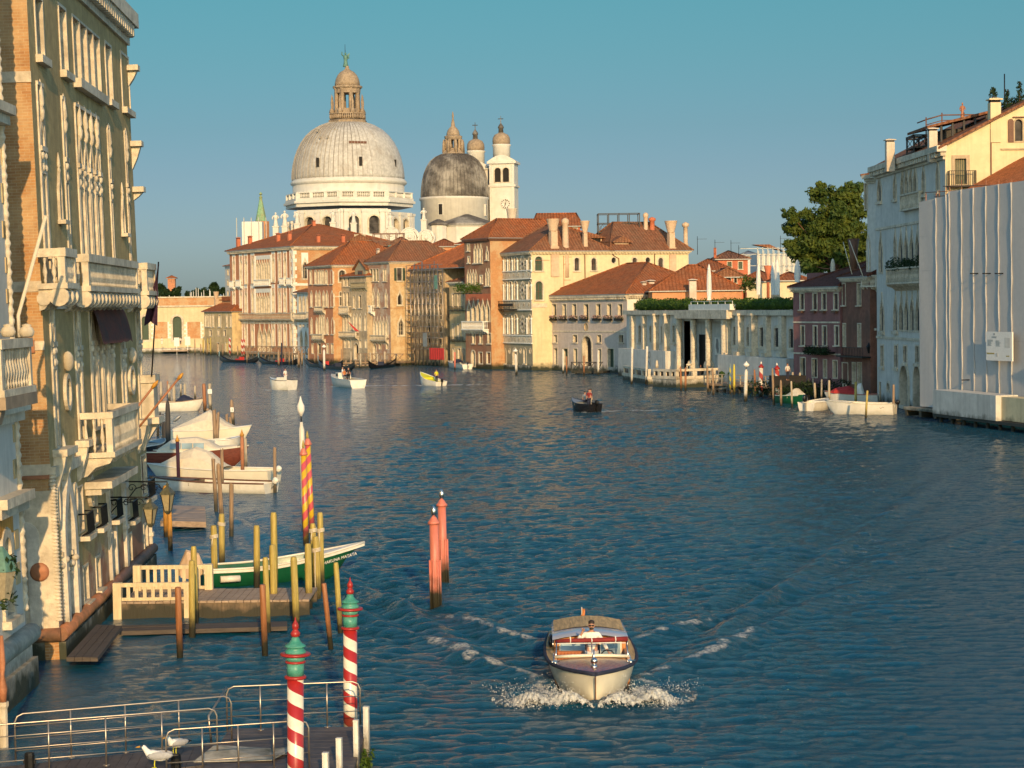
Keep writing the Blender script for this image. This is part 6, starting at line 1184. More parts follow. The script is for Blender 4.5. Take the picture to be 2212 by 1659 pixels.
for i,(x,y0,y1)in enumerate(((178,655,745),(55,655,745))):
 p=at('L2',x,y1,49.5);h=at('L2',x,y0,49.5).z-p.z;b=MB();b.lathe([(.13,0),(.17,.05),(.2,h*.4),(.15,h*.7),(.1,h*.8),(.13,h*.9),(.03,h)],10);o=b.build('stone_lion' if i==0 else 'stone_urn',m.stone);o.location=p;tag(o,'small white stone figure sitting on the near balcony rail' if i==0 else 'white stone urn at the left end of the near balcony','ornament')
pts=[at('L2',128,745,50),at('L2',122,600,50),at('L1',305,1430,50)];b=MB();b.tube(pts,.05,7);o=b.build('balcony_flagpole',m.cloth);tag(o,'bare cream flagpole leaning from the near balcony across the brick flank','flagpole')
p=at('L3',18,1000,48);h=at('L3',18,640,48).z-p.z;rt_=empty('wall_lantern','green lantern with leafy trimmings at the arched window on the left edge','lantern',Matrix.Translation(p));b=MB();r=.34;b.lathe([(r*.5,0),(r,h*.55)],6,sm=False);b.build('glass',m.oliver,rt_);b=MB();b.lathe([(r*1.1,h*.55),(r*.7,h*.8),(.04,h)],6,sm=False);b.build('cap',m.verd,rt_);b=MB();leaves(b,(.2,0,h*.62),.3,40,.1);leaves(b,(.1,0,.02),.28,30,.1);b.build('leaf_trims',m.leafd,rt_)
p=wz('L3',20,1900,0);p=at('Q',38,960,44);b=MB();h=at('Q',38,520,44).z-p.z;r=msize('Q',38,44);b.lathe([(r*1.5,-2),(r*1.5,0),(r,.05),(r*.95,h*.86),(r*1.3,h*.92),(r*1.35,h)],8,sm=False);b.lathe([(r*.8,h),(r*1.1,h+.3),(r*.5,h+.6),(r*.8,h+.9),(r*.4,h+1.5)],10,m=1);o=b.build('gate_post',[m.stone,m.redst]);o.location=p;tag(o,'white stone post with rusty finial at the bottom left corner','post')
# ------------------------------------------------------------------ water
TAXI=Vector((1.93,47.75,0))
def vnoise(x,y,sc,seed):
 g=np.random.RandomState(seed).rand(256,256);x=x/sc;y=y/sc;xi=np.floor(x).astype(int);yi=np.floor(y).astype(int);fx=x-xi;fy=y-yi;fx=fx*fx*(3-2*fx);fy=fy*fy*(3-2*fy)
 G=lambda a,b_:g[a&255,b_&255]
 return(G(xi,yi)*(1-fx)+G(xi+1,yi)*fx)*(1-fy)+(G(xi,yi+1)*(1-fx)+G(xi+1,yi+1)*fx)*fy
WAVES=[]
_wr=np.random.RandomState(11)
for lam,amp,nn in((11,.012,4),(6,.014,5),(3.4,.012,7),(2.0,.0135,9),(1.2,.0145,11),(.75,.0125,12),(.5,.0075,10)):
 for _ in range(nn):
  th=_wr.normal(math.pi*.5,.62);l=lam*_wr.uniform(.75,1.3);WAVES.append((math.cos(th)*2*math.pi/l,math.sin(th)*2*math.pi/l,_wr.rand()*6.28,amp*_wr.uniform(.6,1.2)/math.sqrt(nn)*1.6,l))
def build_water():
 rows=[9.0]
 while rows[-1]<520:rows.append(rows[-1]+max(.045,rows[-1]*.0014+rows[-1]**2*4e-6))
 ys=np.array(rows+[700,1200,3000]);tt=np.linspace(-.42,.42,760);tt=np.concatenate([[-6,-1.5,-.7],tt,[.7,1.5,6]])
 Y,T_=np.meshgrid(ys,tt,indexing='ij');X=Y*T_;dy=np.gradient(ys)[:,None]*np.ones_like(X);dxs=Y*(tt[10]-tt[9])
 H=np.zeros_like(X);gust=.55+.9*vnoise(X+500,Y+500,17,3)*(0.6+.8*vnoise(X+900,Y,6,4));shel=np.clip((X+14)/8,.22,1)*(1-.45*np.clip((X-.17*Y)/(.06*Y),0,1))
 for kx,ky,ph,a,l in WAVES:
  res=np.maximum(dy*abs(ky),dxs*abs(kx));att=np.clip(2.2-res/1.3,0,1)
  p=X*kx+Y*ky+ph;H+=a*att*(np.sin(p)+.22*np.sin(2*p+1.0))
 H*=gust*shel
 # bow wave and V wake of the water taxi
 foam=np.zeros_like(X);n1=vnoise(X+300,Y+300,.35,5);n2=vnoise(X+300,Y+300,.12,6);n3=vnoise(X+40,Y+80,1.6,8)
 s=Y-TAXI.y;lat=X-TAXI.x-.012*s
 for sd in(-1,1):
  q=lat*sd
  for off,slope,amp,lam,dec,fstart,fend in((.5,.50,.17,2.2,26,3.2,12.5),(.35,.60,.12,2.6,34,8.8,16.5)):
   s0=2.6 if off>.4 else 8.2;cen=off+slope*(s-s0)+.35*(n3-.5)*np.clip(s-s0,0,4)*.5+(.6 if off>.4 else.55);d=(q-cen)*.9;env=np.exp(-np.maximum(s-s0,0)/dec)/(1+np.exp(-(s-s0+.4)*3))
   wd=.45+.05*np.maximum(s-s0,0);H+=amp*env*np.exp(-(d/wd)**2)*np.cos(2*math.pi*d/(lam+.05*np.maximum(s-s0,0)))*(.5+.9*n3)
   fm=np.exp(-((d+.03)/(.16+.03*np.maximum(s-s0,0)))**2)*np.clip((s-fstart)*1.2,0,1)*np.clip((fend-s)/3.0,0,1)
   foam+=fm*(.15+1.25*n1)*(.85-.02*np.maximum(s,0))
  far=(q-.6-.34*np.maximum(s,0))*.94;H+=.2*np.exp(-((far+.2)/(.7+.02*np.maximum(s,0)))**2)*np.cos(far*3.2)*np.clip((s-6)/6,0,1)*np.exp(-np.maximum(s-10,0)/32)*(.4+1.1*n3)
  bw=np.exp(-(((q-1.0)/.85)**2+((s-.25-.3*q)/.6)**2));foam+=.7*bw*(.45+.9*n1);H+=.26*bw*(.3+.8*n1+.7*n2-.2)
  side=np.exp(-((q-1.25-.06*s)/.4)**2)*np.clip((s-.8)/1.2,0,1)*np.clip((5.5-s)/3,0,1);foam+=.55*side*n1*1.3
 wake=np.exp(-(lat/(1.0+.05*np.maximum(s-8,0)))**2)*np.clip((s-8)/2,0,1)*np.exp(-np.maximum(s-8,0)/10);foam+=.55*wake*n1;H+=.05*wake*(n1-.5)*2
 inside_=(np.abs(lat)<.9)&(s>.4)&(s<8.6);H=np.where(inside_,np.minimum(H,-.08),H);foam=np.where(inside_,0,foam)
 for bx,by,rx,ry in FOAMS:foam+=.8*np.exp(-(((X-bx)/rx)**2+((Y-by)/ry)**2))*n1*1.3
 H+=.05*np.clip(foam,0,1)*(n2-.3);foam=np.clip(foam*(.35+.9*n2+.35*n1)*1.15-.22,0,1)
 nr,nc=X.shape;V=np.stack([X,Y,H],-1).reshape(-1,3).astype(np.float32);i=np.arange(nr*nc).reshape(nr,nc)
 Q=np.stack([i[:-1,:-1],i[:-1,1:],i[1:,1:],i[1:,:-1]],-1).reshape(-1,4).astype(np.int32);me=bpy.data.meshes.new('water');me.vertices.add(len(V));me.vertices.foreach_set('co',V.ravel());me.loops.add(Q.size);me.loops.foreach_set('vertex_index',Q.ravel())
 me.polygons.add(len(Q));me.polygons.foreach_set('loop_start',np.arange(0,Q.size,4,dtype=np.int32));me.polygons.foreach_set('use_smooth',np.ones(len(Q),bool));me.update(calc_edges=True)
 at_=me.attributes.new('foam','FLOAT','POINT');at_.data.foreach_set('value',foam.astype(np.float32).ravel())
 w,t,b=newmat('water');g=N(t,'ShaderNodeNewGeometry').outputs['Position'];mp=N(t,'ShaderNodeMapping');mp.inputs['Scale'].default_value=(1,1.5,1);t.links.new(g,mp.inputs[0])
 n_a=noise(t,mp.outputs[0],2.6,6,.62,0,1,.4);n_b=noise(t,mp.outputs[0],15,4,.65,0,1,.3)
 bump(t,b,math_(t,'ADD',n_a,math_(t,'MULTIPLY',n_b,.5)),1.0,.16);spy=N(t,'ShaderNodeSeparateXYZ');t.links.new(g,spy.inputs[0]);rgy=N(t,'ShaderNodeMapRange');rgy.inputs[1].default_value=45;rgy.inputs[2].default_value=140;rgy.inputs[3].default_value=.22;rgy.inputs[4].default_value=.8;t.links.new(spy.outputs[1],rgy.inputs[0]);rt_=N(t,'ShaderNodeMapRange');rt_.inputs[1].default_value=.15;rt_.inputs[2].default_value=.24;rt_.inputs[3].default_value=1;rt_.inputs[4].default_value=.72;t.links.new(math_(t,'DIVIDE',spy.outputs[0],spy.outputs[1]),rt_.inputs[0]);lf=N(t,'ShaderNodeMapRange');lf.inputs[1].default_value=-11;lf.inputs[2].default_value=-4;lf.inputs[3].default_value=.18;lf.inputs[4].default_value=1;t.links.new(spy.outputs[0],lf.inputs[0]);t.links.new(math_(t,'MULTIPLY',rgy.outputs[0],math_(t,'MULTIPLY',rt_.outputs[0],lf.outputs[0])),b.inputs['Normal'].links[0].from_node.inputs['Distance'])
 fa=N(t,'ShaderNodeAttribute');fa.attribute_name='foam';fr_=N(t,'ShaderNodeMapRange');fr_.inputs[1].default_value=.12;fr_.inputs[2].default_value=.5;t.links.new(fa.outputs['Fac'],fr_.inputs[0])
 fn=noise(t,g,9,6,.75,.38,.6);ff=math_(t,'MULTIPLY',fr_.outputs[0],math_(t,'ADD',math_(t,'MULTIPLY',fn,.95),.05))
 t.links.new(mixc(t,ff,WCOL,(.72,.70,.64)),b.inputs['Base Color']);t.links.new(math_(t,'ADD',math_(t,'MULTIPLY',ff,.6),.06),b.inputs['Roughness']);b.inputs['IOR'].default_value=1.333;b.inputs['Specular IOR Level'].default_value=.5
 me.materials.append(w);o=bpy.data.objects.new('water',me);COL.objects.link(o);tag(o,kind='structure');return o
WCOL=(.005,.072,.128);FOAMS=[]
# land behind the two banks and the bed of the lagoon
def slab(name,pts,z,mat):
 b=MB();b.add([(x,y,z)for x,y in pts]+[(x,y,-1.2)for x,y in pts],[list(range(len(pts)))]+[(i,i+len(pts),(i+1)%len(pts)+len(pts),(i+1)%len(pts))for i in range(len(pts))]);o=b.build(name,mat);tag(o,kind='structure');return o
b=MB();b.add([(-5000,-3000,-1.5),(5000,-3000,-1.5),(5000,7000,-1.5),(-5000,7000,-1.5)],[(0,1,2,3)]);tag(b.build('ground',plain('silt',(.04,.045,.03),.9,.3,.02,0)),kind='structure')
slab('paved_ground',[(-54,458),(-52,425),(-34,397),(-26,372),(-14,340),(6,306),(16,303),(24,285),(20,262),(32,215),(40,203),(44,170),(900,150),(900,900),(-54,900)],.75,plain('paving',(.3,.27,.22),.85,.2,.5,.1))
slab('paved_ground',[(-14.6,57),(-15,76),(-24,100),(-45,180),(-400,300),(-400,20),(-15,20),(-14,52),(-24,53),(-24,56)],.6,bpy.data.materials['paving'])
slab('paved_ground',[(-400,461),(-54.5,461),(-54.5,800),(-400,800)],.9,bpy.data.materials['paving'])
# ------------------------------------------------------------------ mooring posts
def post(c,xt,yt,xb,yb,w,mat,label,cat='mooring post',grp=None,name='mooring_post',style='flat',build=True):
 Bp=wz(c,xb,yb);T_=at(c,xt,yt,Bp.y);r=msize(c,w,Bp.y)/2;d=T_-Bp;h=d.length;q=d.to_track_quat('Z','Y').to_matrix().to_4x4();M=Matrix.Translation(Bp)@q;b=MB()
 if style=='flat':b.lathe([(r,-.9),(r,h*.5),(r*.97,h-r*1.2),(r*.8,h-r*.15),(r*.62,h)],9)
 elif style=='round':b.lathe([(r,-.9),(r,h-r*.5),(r*.92,h-r*.15),(r*.7,h)],12)
 elif style=='rough':
  n=10;rings=[]
  for j in range(11):
   z=-.9+(h+.9)*j/10;rings.append([Vector((math.cos(a)*r*NR.uniform(.8,1.12)*(1-.12*j/10),math.sin(a)*r*NR.uniform(.8,1.12)*(1-.12*j/10),z+(NR.uniform(-.12,.1)if j==10 else 0)))for a in[2*math.pi*i/n for i in range(n)]])
  b.loft(rings,close=True);b.add(rings[-1],[list(range(n))])
 elif style=='taper':b.lathe([(r*.85,-.9),(r,h*.4),(r*.95,h*.75),(r*.75,h*.93),(r*.3,h)],10)
 o=b.build(name,mat);o.matrix_basis=M
 if label:tag(o,label,cat,grp)
 return o,M,h,r
def posts(rows,desc,where,grp,mats):
 rows=sorted(rows,key=lambda q:px(q[0],q[3],q[4])[0]);n=len(rows)
 for i,q in enumerate(rows):post(*q[:6],mats[q[6]],'%s, %s of those %s'%(desc[q[6]],nth(i,n),where),grp=grp,style=q[7]if len(q)>7 else 'flat')
def rope(M,r,z,n=3,mat=None,tail=0,label=None):
 b=MB()
 for k in range(n):b.tube([Vector(((r+.02)*math.cos(a),(r+.02)*math.sin(a),z+k*.045+.02*math.sin(a)))for a in[2*math.pi*i/14 for i in range(15)]],.022,5,0,False)
 if tail:b.tube([((r+.03),-.03,z),((r+.06),-.05,z-tail*.5),(r+.02,-.06,z-tail)],.018,5)
 o=b.build('mooring_rope',mat or m.cloth);o.matrix_basis=M;tag(o,label,'rope','ropes on the olive posts')
OL=[(875,195,885,660,42),(935,105,938,495,40),(1205,195,1208,672,42),(1335,95,1345,700,44),(1328,345,1342,848,48),(1272,440,1293,1022,40),(1490,437,1512,985,46),(1600,335,1610,842,46),(1637,180,1655,740,40),(1660,280,1678,785,46),(1693,95,1706,690,40),(1815,480,1850,1010,36),(720,355,737,955,40),(705,465,709,1052,42)]
OLS=sorted(OL,key=lambda q:q[2]);ROPES={875:(.45,'white rope wound round the olive post at the stern of the green boat'),935:(.5,'white rope knotted on the tall olive post behind the green boat'),1693:(.55,'white rope knotted high on the farthest right tall olive post'),1637:(.25,'white rope on the olive post under the striped pole'),1660:(.5,'long rope hanging down the olive post before the green bow')}
for i,q in enumerate(OLS):
 o,M,h,r=post('N',*q[:4],q[4]*1.2,m.woodo,'olive painted mooring post by the green boat, %s of the olive posts'%nth(i,len(OLS)),grp='olive mooring posts')
 if q[0]in ROPES:k,lb=ROPES[q[0]];rope(M,r,h*(1-k*.45),3,None,1.4 if q[0]in(1693,1660)else.3,lb)
for q,lb in(((600,670,615,1205,50),'brown painted round post standing alone left of the landing stage'),((1250,650,1270,1195,48),'brown painted round post in front of the landing stage planks'),((1722,640,1777,1145,40),'tilted brown round post left of the far striped pole')):post('N',*q,m.woodb,lb,grp='brown round posts',style='round')
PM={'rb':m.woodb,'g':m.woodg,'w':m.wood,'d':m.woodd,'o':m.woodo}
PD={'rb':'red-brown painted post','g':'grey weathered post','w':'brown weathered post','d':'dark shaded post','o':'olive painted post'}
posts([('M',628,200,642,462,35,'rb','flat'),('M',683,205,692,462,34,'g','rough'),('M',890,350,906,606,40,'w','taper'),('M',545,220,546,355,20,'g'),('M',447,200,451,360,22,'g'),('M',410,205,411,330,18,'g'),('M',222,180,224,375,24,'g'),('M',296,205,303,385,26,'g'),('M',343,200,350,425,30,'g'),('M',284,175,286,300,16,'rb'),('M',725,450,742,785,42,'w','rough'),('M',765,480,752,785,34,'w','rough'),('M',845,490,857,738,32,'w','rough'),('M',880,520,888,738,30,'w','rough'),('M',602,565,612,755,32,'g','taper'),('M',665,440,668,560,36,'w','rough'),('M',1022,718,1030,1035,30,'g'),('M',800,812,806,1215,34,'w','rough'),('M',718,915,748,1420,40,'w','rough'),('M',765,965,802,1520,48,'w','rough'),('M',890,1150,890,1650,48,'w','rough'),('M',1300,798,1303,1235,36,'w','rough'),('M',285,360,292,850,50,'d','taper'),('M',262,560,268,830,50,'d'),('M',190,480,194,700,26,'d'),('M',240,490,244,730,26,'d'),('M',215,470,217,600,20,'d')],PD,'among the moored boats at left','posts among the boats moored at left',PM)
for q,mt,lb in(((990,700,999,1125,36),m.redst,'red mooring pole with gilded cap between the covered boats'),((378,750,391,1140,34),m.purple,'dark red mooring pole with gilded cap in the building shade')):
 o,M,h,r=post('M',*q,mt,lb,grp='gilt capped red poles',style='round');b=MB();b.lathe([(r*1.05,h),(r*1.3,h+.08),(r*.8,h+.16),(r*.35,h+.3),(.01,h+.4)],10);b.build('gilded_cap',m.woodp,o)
for x,yt,yb,lb in((260,1165,1665,'left half of the bright orange mooring pair behind the lantern'),(302,1400,1790,'right half of the bright orange mooring pair behind the lantern')):post('M',x,yt,x+12,yb,46,m.woodp,lb,grp='orange mooring pair')
# striped and painted poles
def lathed(c,xt,yt,xb,yb,Y,parts,label,cat,grp,name,tilt=True):
 Bp=wz(c,xb,yb)if Y is None else at(c,xb,yb,Y);T_=at(c,xt,yt,Bp.y);d=T_-Bp;h=d.length;M=Matrix.Translation(Bp)@d.to_track_quat('Z','Y').to_matrix().to_4x4();rt_=empty(name,label,cat,M,grp)
 for nm,prof,mt,n in parts(h):b=MB();b.lathe(prof,n);b.build(nm,mt,rt_)
 return rt_
m.rw=spiral('red_white_stripes',(.36,.02,.018),(.74,.68,.54),.51,.12);m.yp=spiral('yellow_pink_stripes',(.62,.4,.02),(.55,.09,.11),.68,.12,True,-1)
m.rwf=spiral('faded_red_white_stripes',(.4,.06,.04),(.66,.6,.5),1.25,.25);m.redp=plain('red_paint',(.34,.025,.02),.35,.15,3,.05);m.teal=plain('teal_paint',(.05,.26,.19),.4,.2,4,.1,stain=(.2,.4,.3),sfac=.4,sscale=2)
m.pinkp=woodm('pink_paint',(.62,.19,.13),.45,True,.6,'z',.18);m.polew=woodm('white_paint',(.68,.64,.55),.55,True,.6,'z',.2)
def fancy(r):
 def f(h):
  zc=h-1.83*.66*r/.16
  k=r/.16;P=lambda a:[(x*k,zc+z*k*.66)for x,z in a]
  return[('shaft',[(r,-1.2),(r,zc)],m.rw,24),('collar',P([(.17,0),(.21,.02),(.215,.05),(.21,.09),(.17,.11)]),m.redp,24),('neck',P([(.165,.1),(.165,.48)]),m.teal,24),('collar',P([(.17,.47),(.2,.49),(.2,.53),(.17,.55)]),m.redp,24),('neck',P([(.175,.54),(.19,.6),(.2,.66),(.17,.69)]),m.teal,24),('collar',P([(.2,.68),(.285,.7),(.3,.73),(.285,.77),(.2,.78)]),m.redp,28),('cap',P([(.21,.77),(.2,.84),(.16,.9),(.17,.94),(.21,.97),(.2,1.0),(.13,1.06),(.085,1.16),(.08,1.2),(.06,1.25)]),m.teal,24),('finial',P([(.05,1.24),(.085,1.27),(.095,1.36),(.06,1.43),(.045,1.47),(.066,1.5),(.066,1.6),(.05,1.65),(.02,1.72),(.01,1.83)]),m.redp,18)]
 return f
lathed('R',605,362,607,1990,None,fancy(.162),'nearest red and white striped pole with a teal turned cap','striped pole','teal capped striped poles','striped_pole')
lathed('R',1075,22,1078,1395,None,fancy(.158),'red and white striped pole with teal cap behind the pontoon corner','striped pole','teal capped striped poles','striped_pole')
def yp(r):return lambda h:[('shaft',[(r,-1),(r*.95,h-.62)],m.yp,16),('cap',[(r*1.35,h-.62),(r*1.4,h-.57),(r*1.2,h-.5),(r*.7,h-.36),(r*.5,h-.33)],m.pinkp,16),('finial',[(r*.3,h-.34),(r*.5,h-.25),(r*.4,h-.15),(.02,h)],m.woodo,10)]
lathed('Z',207,390,230,1150,None,yp(.125),'nearer yellow and pink striped pole of the leaning pair','striped pole','yellow and pink poles','striped_pole')
lathed('Z',237,320,275,1080,None,yp(.125),'taller yellow and pink striped pole just behind its twin','striped pole','yellow and pink poles','striped_pole')
def lampp(r,gr=None):return lambda h:[('shaft',[(r,-1),(r,h*.55),(r*.95,h*.74),(r*.6,h*.77),(r*.45,h*.8)],m.polew,14),('stem',[(.03,h*.79),(.03,h*.86)],m.iron,8),('globe',[(.05,h*.845),(gr or r*1.35,h*.89),(gr or r*1.3,h*.925),(r*.5,h*.965),(r*.35,h*.98),(.02,h)],m.shirt,14)]
lathed('Z',187,65,222,1010,None,lampp(.135,.17),'white lamp pole with a pale globe behind the yellow striped poles','lamp pole','white lamp poles','lamp_pole')
lathed('K',1482,262,1470,708,None,lampp(.18,.3),'white lamp pole with globe before the timber jetty','lamp pole','white lamp poles','lamp_pole')
lathed('B',245,1345,248,1612,None,lampp(.19,.34),'white lamp pole with globe in front of the red house','lamp pole','white lamp poles','lamp_pole')
lathed('C',412,1388,424,1660,None,lampp(.18,.34),'white lamp pole standing before the marble palazzo','lamp pole','white lamp poles','lamp_pole')
def pinkp(r):return lambda h:[('shaft',[(r*1.04,-1),(r*1.04,h*.42),(r,h*.44),(r*.95,h-.62)],m.pinkp,18),('cap',[(r*1.3,h-.62),(r*1.32,h-.55),(r*.95,h-.5),(r*.6,h-.4),(r*.3,h-.36)],m.pinkp,18),('finial',[(.03,h-.38),(.085,h-.3),(.09,h-.15),(.05,h-.05),(.01,h)],m.chrome,12)]+[('batten',[(.028,-.5),(.028,h*.46)],m.pinkp,5)]
for q,lb in(((1168,868,1187,1615),'nearer and shorter pink pole with a silver finial in open water'),((1227,748,1243,1432),'farther pink pole with a silver finial in open water')):
 rt_=lathed('Z',*q,None,pinkp(.152),lb,'painted pole','pink poles','pink_pole');k=[c for c in rt_.children if c.name.startswith('batten')][0];k.location=(.17,-.05,0)
 for i in range(1,7):c=k.copy();COL.objects.link(c);c.parent=rt_;a=i*2*math.pi/7-.3;c.location=(.175*math.cos(a),.175*math.sin(a),0)
 # poles before the red gothic palazzo
for i,(x,yt,yb)in enumerate(((942,1278,1470),(1068,1288,1480),(1088,1292,1476),(1428,1295,1395),(1496,1300,1400),(1546,1300,1400),(1582,1300,1398))):post('A',x,yt,x+2,yb+60 if yb<1450 else yb,22,m.rwf,'red and white striped pole before the red gothic palazzo, %s of seven'%nth(i,7),'striped pole','striped poles of the red palazzo','striped_pole','round')
for i,x in enumerate((670,716,744,772,888,916)):post('A',x,1275+(i%2)*6,x+2,1448+(i%3)*4,16,m.woodo,'yellow-topped post before the small ochre house, %s of six'%nth(i,6),grp='yellow topped posts',style='taper')
posts([('A',x,yt,x+2,yb,w,'w','taper')for x,yt,yb,w in((585,1290,1452,12),(645,1340,1456,12),(708,1330,1462,12),(815,1330,1464,12),(870,1340,1466,14),(1022,1360,1482,13),(1116,1355,1540,14),(1152,1350,1476,12),(1320,1370,1490,12),(1440,1400,1566,24),(1505,1390,1550,14),(1548,1395,1556,16),(1582,1400,1556,14),(1645,1410,1585,26),(1680,1400,1560,18),(1745,1380,1540,16),(1765,1370,1530,14))],PD,'before the red gothic palazzo','posts before the red gothic palazzo',PM)
post('A',1472,1330,1474,1560,16,m.navy,'blue painted post among the gondolas before the red palazzo',grp=None)
posts([('B',x,yt,x+2,yb,w,'g' if w>15 else 'w','flat')for x,yt,yb,w in((18,1430,1560,16),(150,1440,1545,14),(183,1430,1540,16),(340,1410,1535,14),(362,1425,1540,16),(395,1400,1540,18),(425,1395,1590,14),(520,1420,1585,16),(618,1440,1590,18),(718,1430,1588,16),(790,1445,1580,18),(865,1420,1580,22),(920,1430,1550,14),(955,1420,1540,16),(1095,1410,1550,16),(1170,1390,1560,14),(1478,1400,1585,14),(1445,1395,1560,12))],PD,'before the red and tan houses','posts before the red and tan houses',PM)
post('B',1580,1425,1582,1610,18,m.pinkp,'pink and grey post beside the small navy-covered boat',grp=None,style='round')
posts([('B',x,yt,x+2,yb,12,'w','taper')for x,yt,yb in((1610,1440,1575),(1655,1430,1580),(1742,1440,1590))],PD,'before the dark red house','posts before the dark red gothic house',PM)
for i,(x,yt,yb)in enumerate(((900,1392,1645),(1258,1402,1660))):post('C',x,yt,x+1,yb,22,m.polew,'white pointed post before the grey house, %s of two'%('left' if i==0 else 'right'),grp='white posts of the grey house',style='taper')
for i,(x,yt,yb)in enumerate(((935,1468,1660),(1112,1462,1670))):post('C',x,yt,x+1,yb,16,m.woodb,'thin brown post before the grey house, %s one'%('left' if i==0 else 'right'),grp='brown posts of the grey house')
for i,(x,yt,xb,yb)in enumerate(((219,108,212,518),(383,98,372,518))):post('K',x,yt,xb,yb,26,m.polew,'white and pale green pole at the terrace, %s of two'%('left' if i==0 else 'right'),grp='white green poles',style='round')
posts([('K',xt,yt,xb,yb,w,k,'taper')for xt,yt,xb,yb,w,k in((752,320,760,588,24,'rb'),(808,328,808,592,24,'rb'),(976,305,980,515,24,'rb'),(1047,308,1056,605,26,'w'),(1104,330,1117,635,28,'w'),(1175,308,1175,495,26,'w'),(1214,305,1215,508,30,'rb'),(1570,348,1581,632,24,'rb'),(1768,335,1785,748,28,'w'),(1862,470,1866,760,30,'w'))],{'rb':'orange-brown post','w':'brown weathered post'},'along the stone terrace and jetty','posts along the terrace and jetty',PM)
m.by=spiral('blue_yellow_stripes',(.5,.42,.05),(.1,.2,.24),.9,.3);m.yel=woodm('yellow_paint',(.62,.5,.05),.5,True,.6,'z',.3)
post('K',1303,292,1301,618,22,m.by,'blue and yellow banded pole at the timber jetty','striped pole',None,'striped_pole','taper');post('K',1345,292,1346,630,28,m.yel,'bright yellow pole at the timber jetty','painted pole',None,'painted_pole','taper')
def rwcap(r):return lambda h:[('shaft',[(r,-1),(r,h*.83)],m.rwf,16),('cap',[(r*1.3,h*.83),(r*1.35,h*.86),(r*.9,h*.88),(r*.4,h*.93)],m.redp,14),('finial',[(.05,h*.92),(.09,h*.96),(.02,h)],m.shirt,8)]
lathed('K',1645,265,1640,662,None,rwcap(.21),'red and white striped pole with white tip, left one by the jetty','striped pole','striped poles by the jetty','striped_pole')
lathed('K',1818,280,1828,698,None,rwcap(.22),'faded red and white striped pole with white tip, right one by the jetty','striped pole','striped poles by the jetty','striped_pole')
posts([('F',xt,yt,xb,yb,w,k)for xt,yt,xb,yb,w,k in((114,1135,114,1310,15,'g'),(133,1150,133,1315,14,'g'),(165,1080,165,1320,18,'g'),(152,1160,160,1395,18,'g'),(229,1085,228,1330,20,'g'),(306,1130,310,1330,14,'d'),(345,1135,352,1330,16,'g'),(358,1175,367,1345,22,'g'),(423,1145,419,1345,18,'g'),(487,1152,487,1370,22,'g'),(517,1128,517,1300,14,'g'),(612,1180,611,1355,16,'g'),(638,1190,638,1360,16,'g'),(650,1162,656,1310,20,'g'),(723,1165,723,1385,24,'o'),(826,1243,812,1485,20,'o'),(936,1165,938,1385,20,'g'),(1058,1190,1056,1455,22,'w'))],PD,'around the moored boats at right','posts around the boats moored at right',PM)
# small signs on posts
def plate(c,x,y,Y,w,h,txt,label):
 p=at(c,x,y,Y);rt_=empty('post_sign',label,'sign',Matrix.Translation(p));b=MB();W_=msize(c,w,Y);H_=msize(c,h,Y);b.box(-W_/2,W_/2,-.02,.02,-H_/2,H_/2);b.build('plate',m.shirt,rt_)
 if txt:text_mesh(txt,H_*.7,m.iron,rt_,Matrix.Translation((0,-.03,-H_*.25))@Matrix.Rotation(math.pi/2,4,'X'))
Yq=wz('M',692,462).y;plate('M',686,275,Yq-.4,40,44,'-','small white plate on the grey post beside the moored boats');Yq=wz('M',906,606).y;plate('M',897,448,Yq-.45,32,44,'3','small white plate numbered 3 on a brown post behind the covered boats')
# ------------------------------------------------------------------ landing stage by the green boat, fences
z0=.55;f=bld('landing_stage','timber landing stage with grey planks beside the green boat','_',0,0,0,0,cat='landing',A=(-12.6,62.3),B=(-6.55,62.3));L=f.L
for i in range(26):b=MB();xx=L*i/26;b.box(xx+.01,xx+L/26-.01,0,2.7,z0-.07,z0+NR.uniform(-.01,.01));f.ob(b,'plank',m.plank)
b=MB();b.box(0,L,.05,.2,-.1,z0-.08);b.box(0,L,2.4,2.55,-.1,z0-.08);f.ob(b,'beam',m.wood);f.bx('stone_base',m.stonew,3.0,L-1.2,-.6,.28,.25,2.3)
def fence(label,x0,x1,y,zt,n):
 rt_=empty('picket_fence',label,'fence',f.M,'cream fences');b=MB();b.box(x0,x1,y-.05,y+.05,zt-.13,zt);b.box(x0,x1,y-.03,y+.03,z0+.02,z0+.12);b.build('rail',m.fence,rt_)
 for xx in(x0-.02,x1-.24):b=MB();b.box(xx,xx+.26,y-.13,y+.13,z0-.6,zt+.01);b.build('post',m.fence,rt_)
 for i in range(n):b=MB();xx=x0+.45+(x1-x0-.9)*i/(n-1);b.box(xx-.055,xx+.055,y-.025,y+.025,z0+.12,zt-.13);b.build('picket',m.fence,rt_)
m.fence=woodm('cream_painted_wood',(.64,.52,.32),.6,False,.7,'z',.18);m.fence=tide_fence=m.fence
q0=f.P('N',108,640,.1);q1=f.P('N',705,618,.1);fence('cream painted fence along the front of the landing stage',q0[0],q1[0],.1,q0[1],7)
q0=f.P('N',262,505,2.6);q1=f.P('N',862,485,2.6);fence('cream painted fence along the back of the landing stage',q0[0],q1[0],2.6,q0[1],8)
planks('low_walkway','dark low walkway boards just above the water before the landing stage','walkway',(wz('N',150,1012,.15),wz('N',1440,975,.15),wz('N',1440,930,.15),wz('N',170,965,.15)),.15,3,m.plankd)
planks('floating_platform','grey floating plank platform behind the orange mooring pair','platform',(wz('M',215,1500,.4),wz('M',650,1510,.4),wz('M',640,1360,.4),wz('M',330,1355,.4)),.4,9,m.plank,.25)
f=bld('timber_pier','low timber pier with two rails before the dormer house','B',420,1590,868,1582,cat='pier')
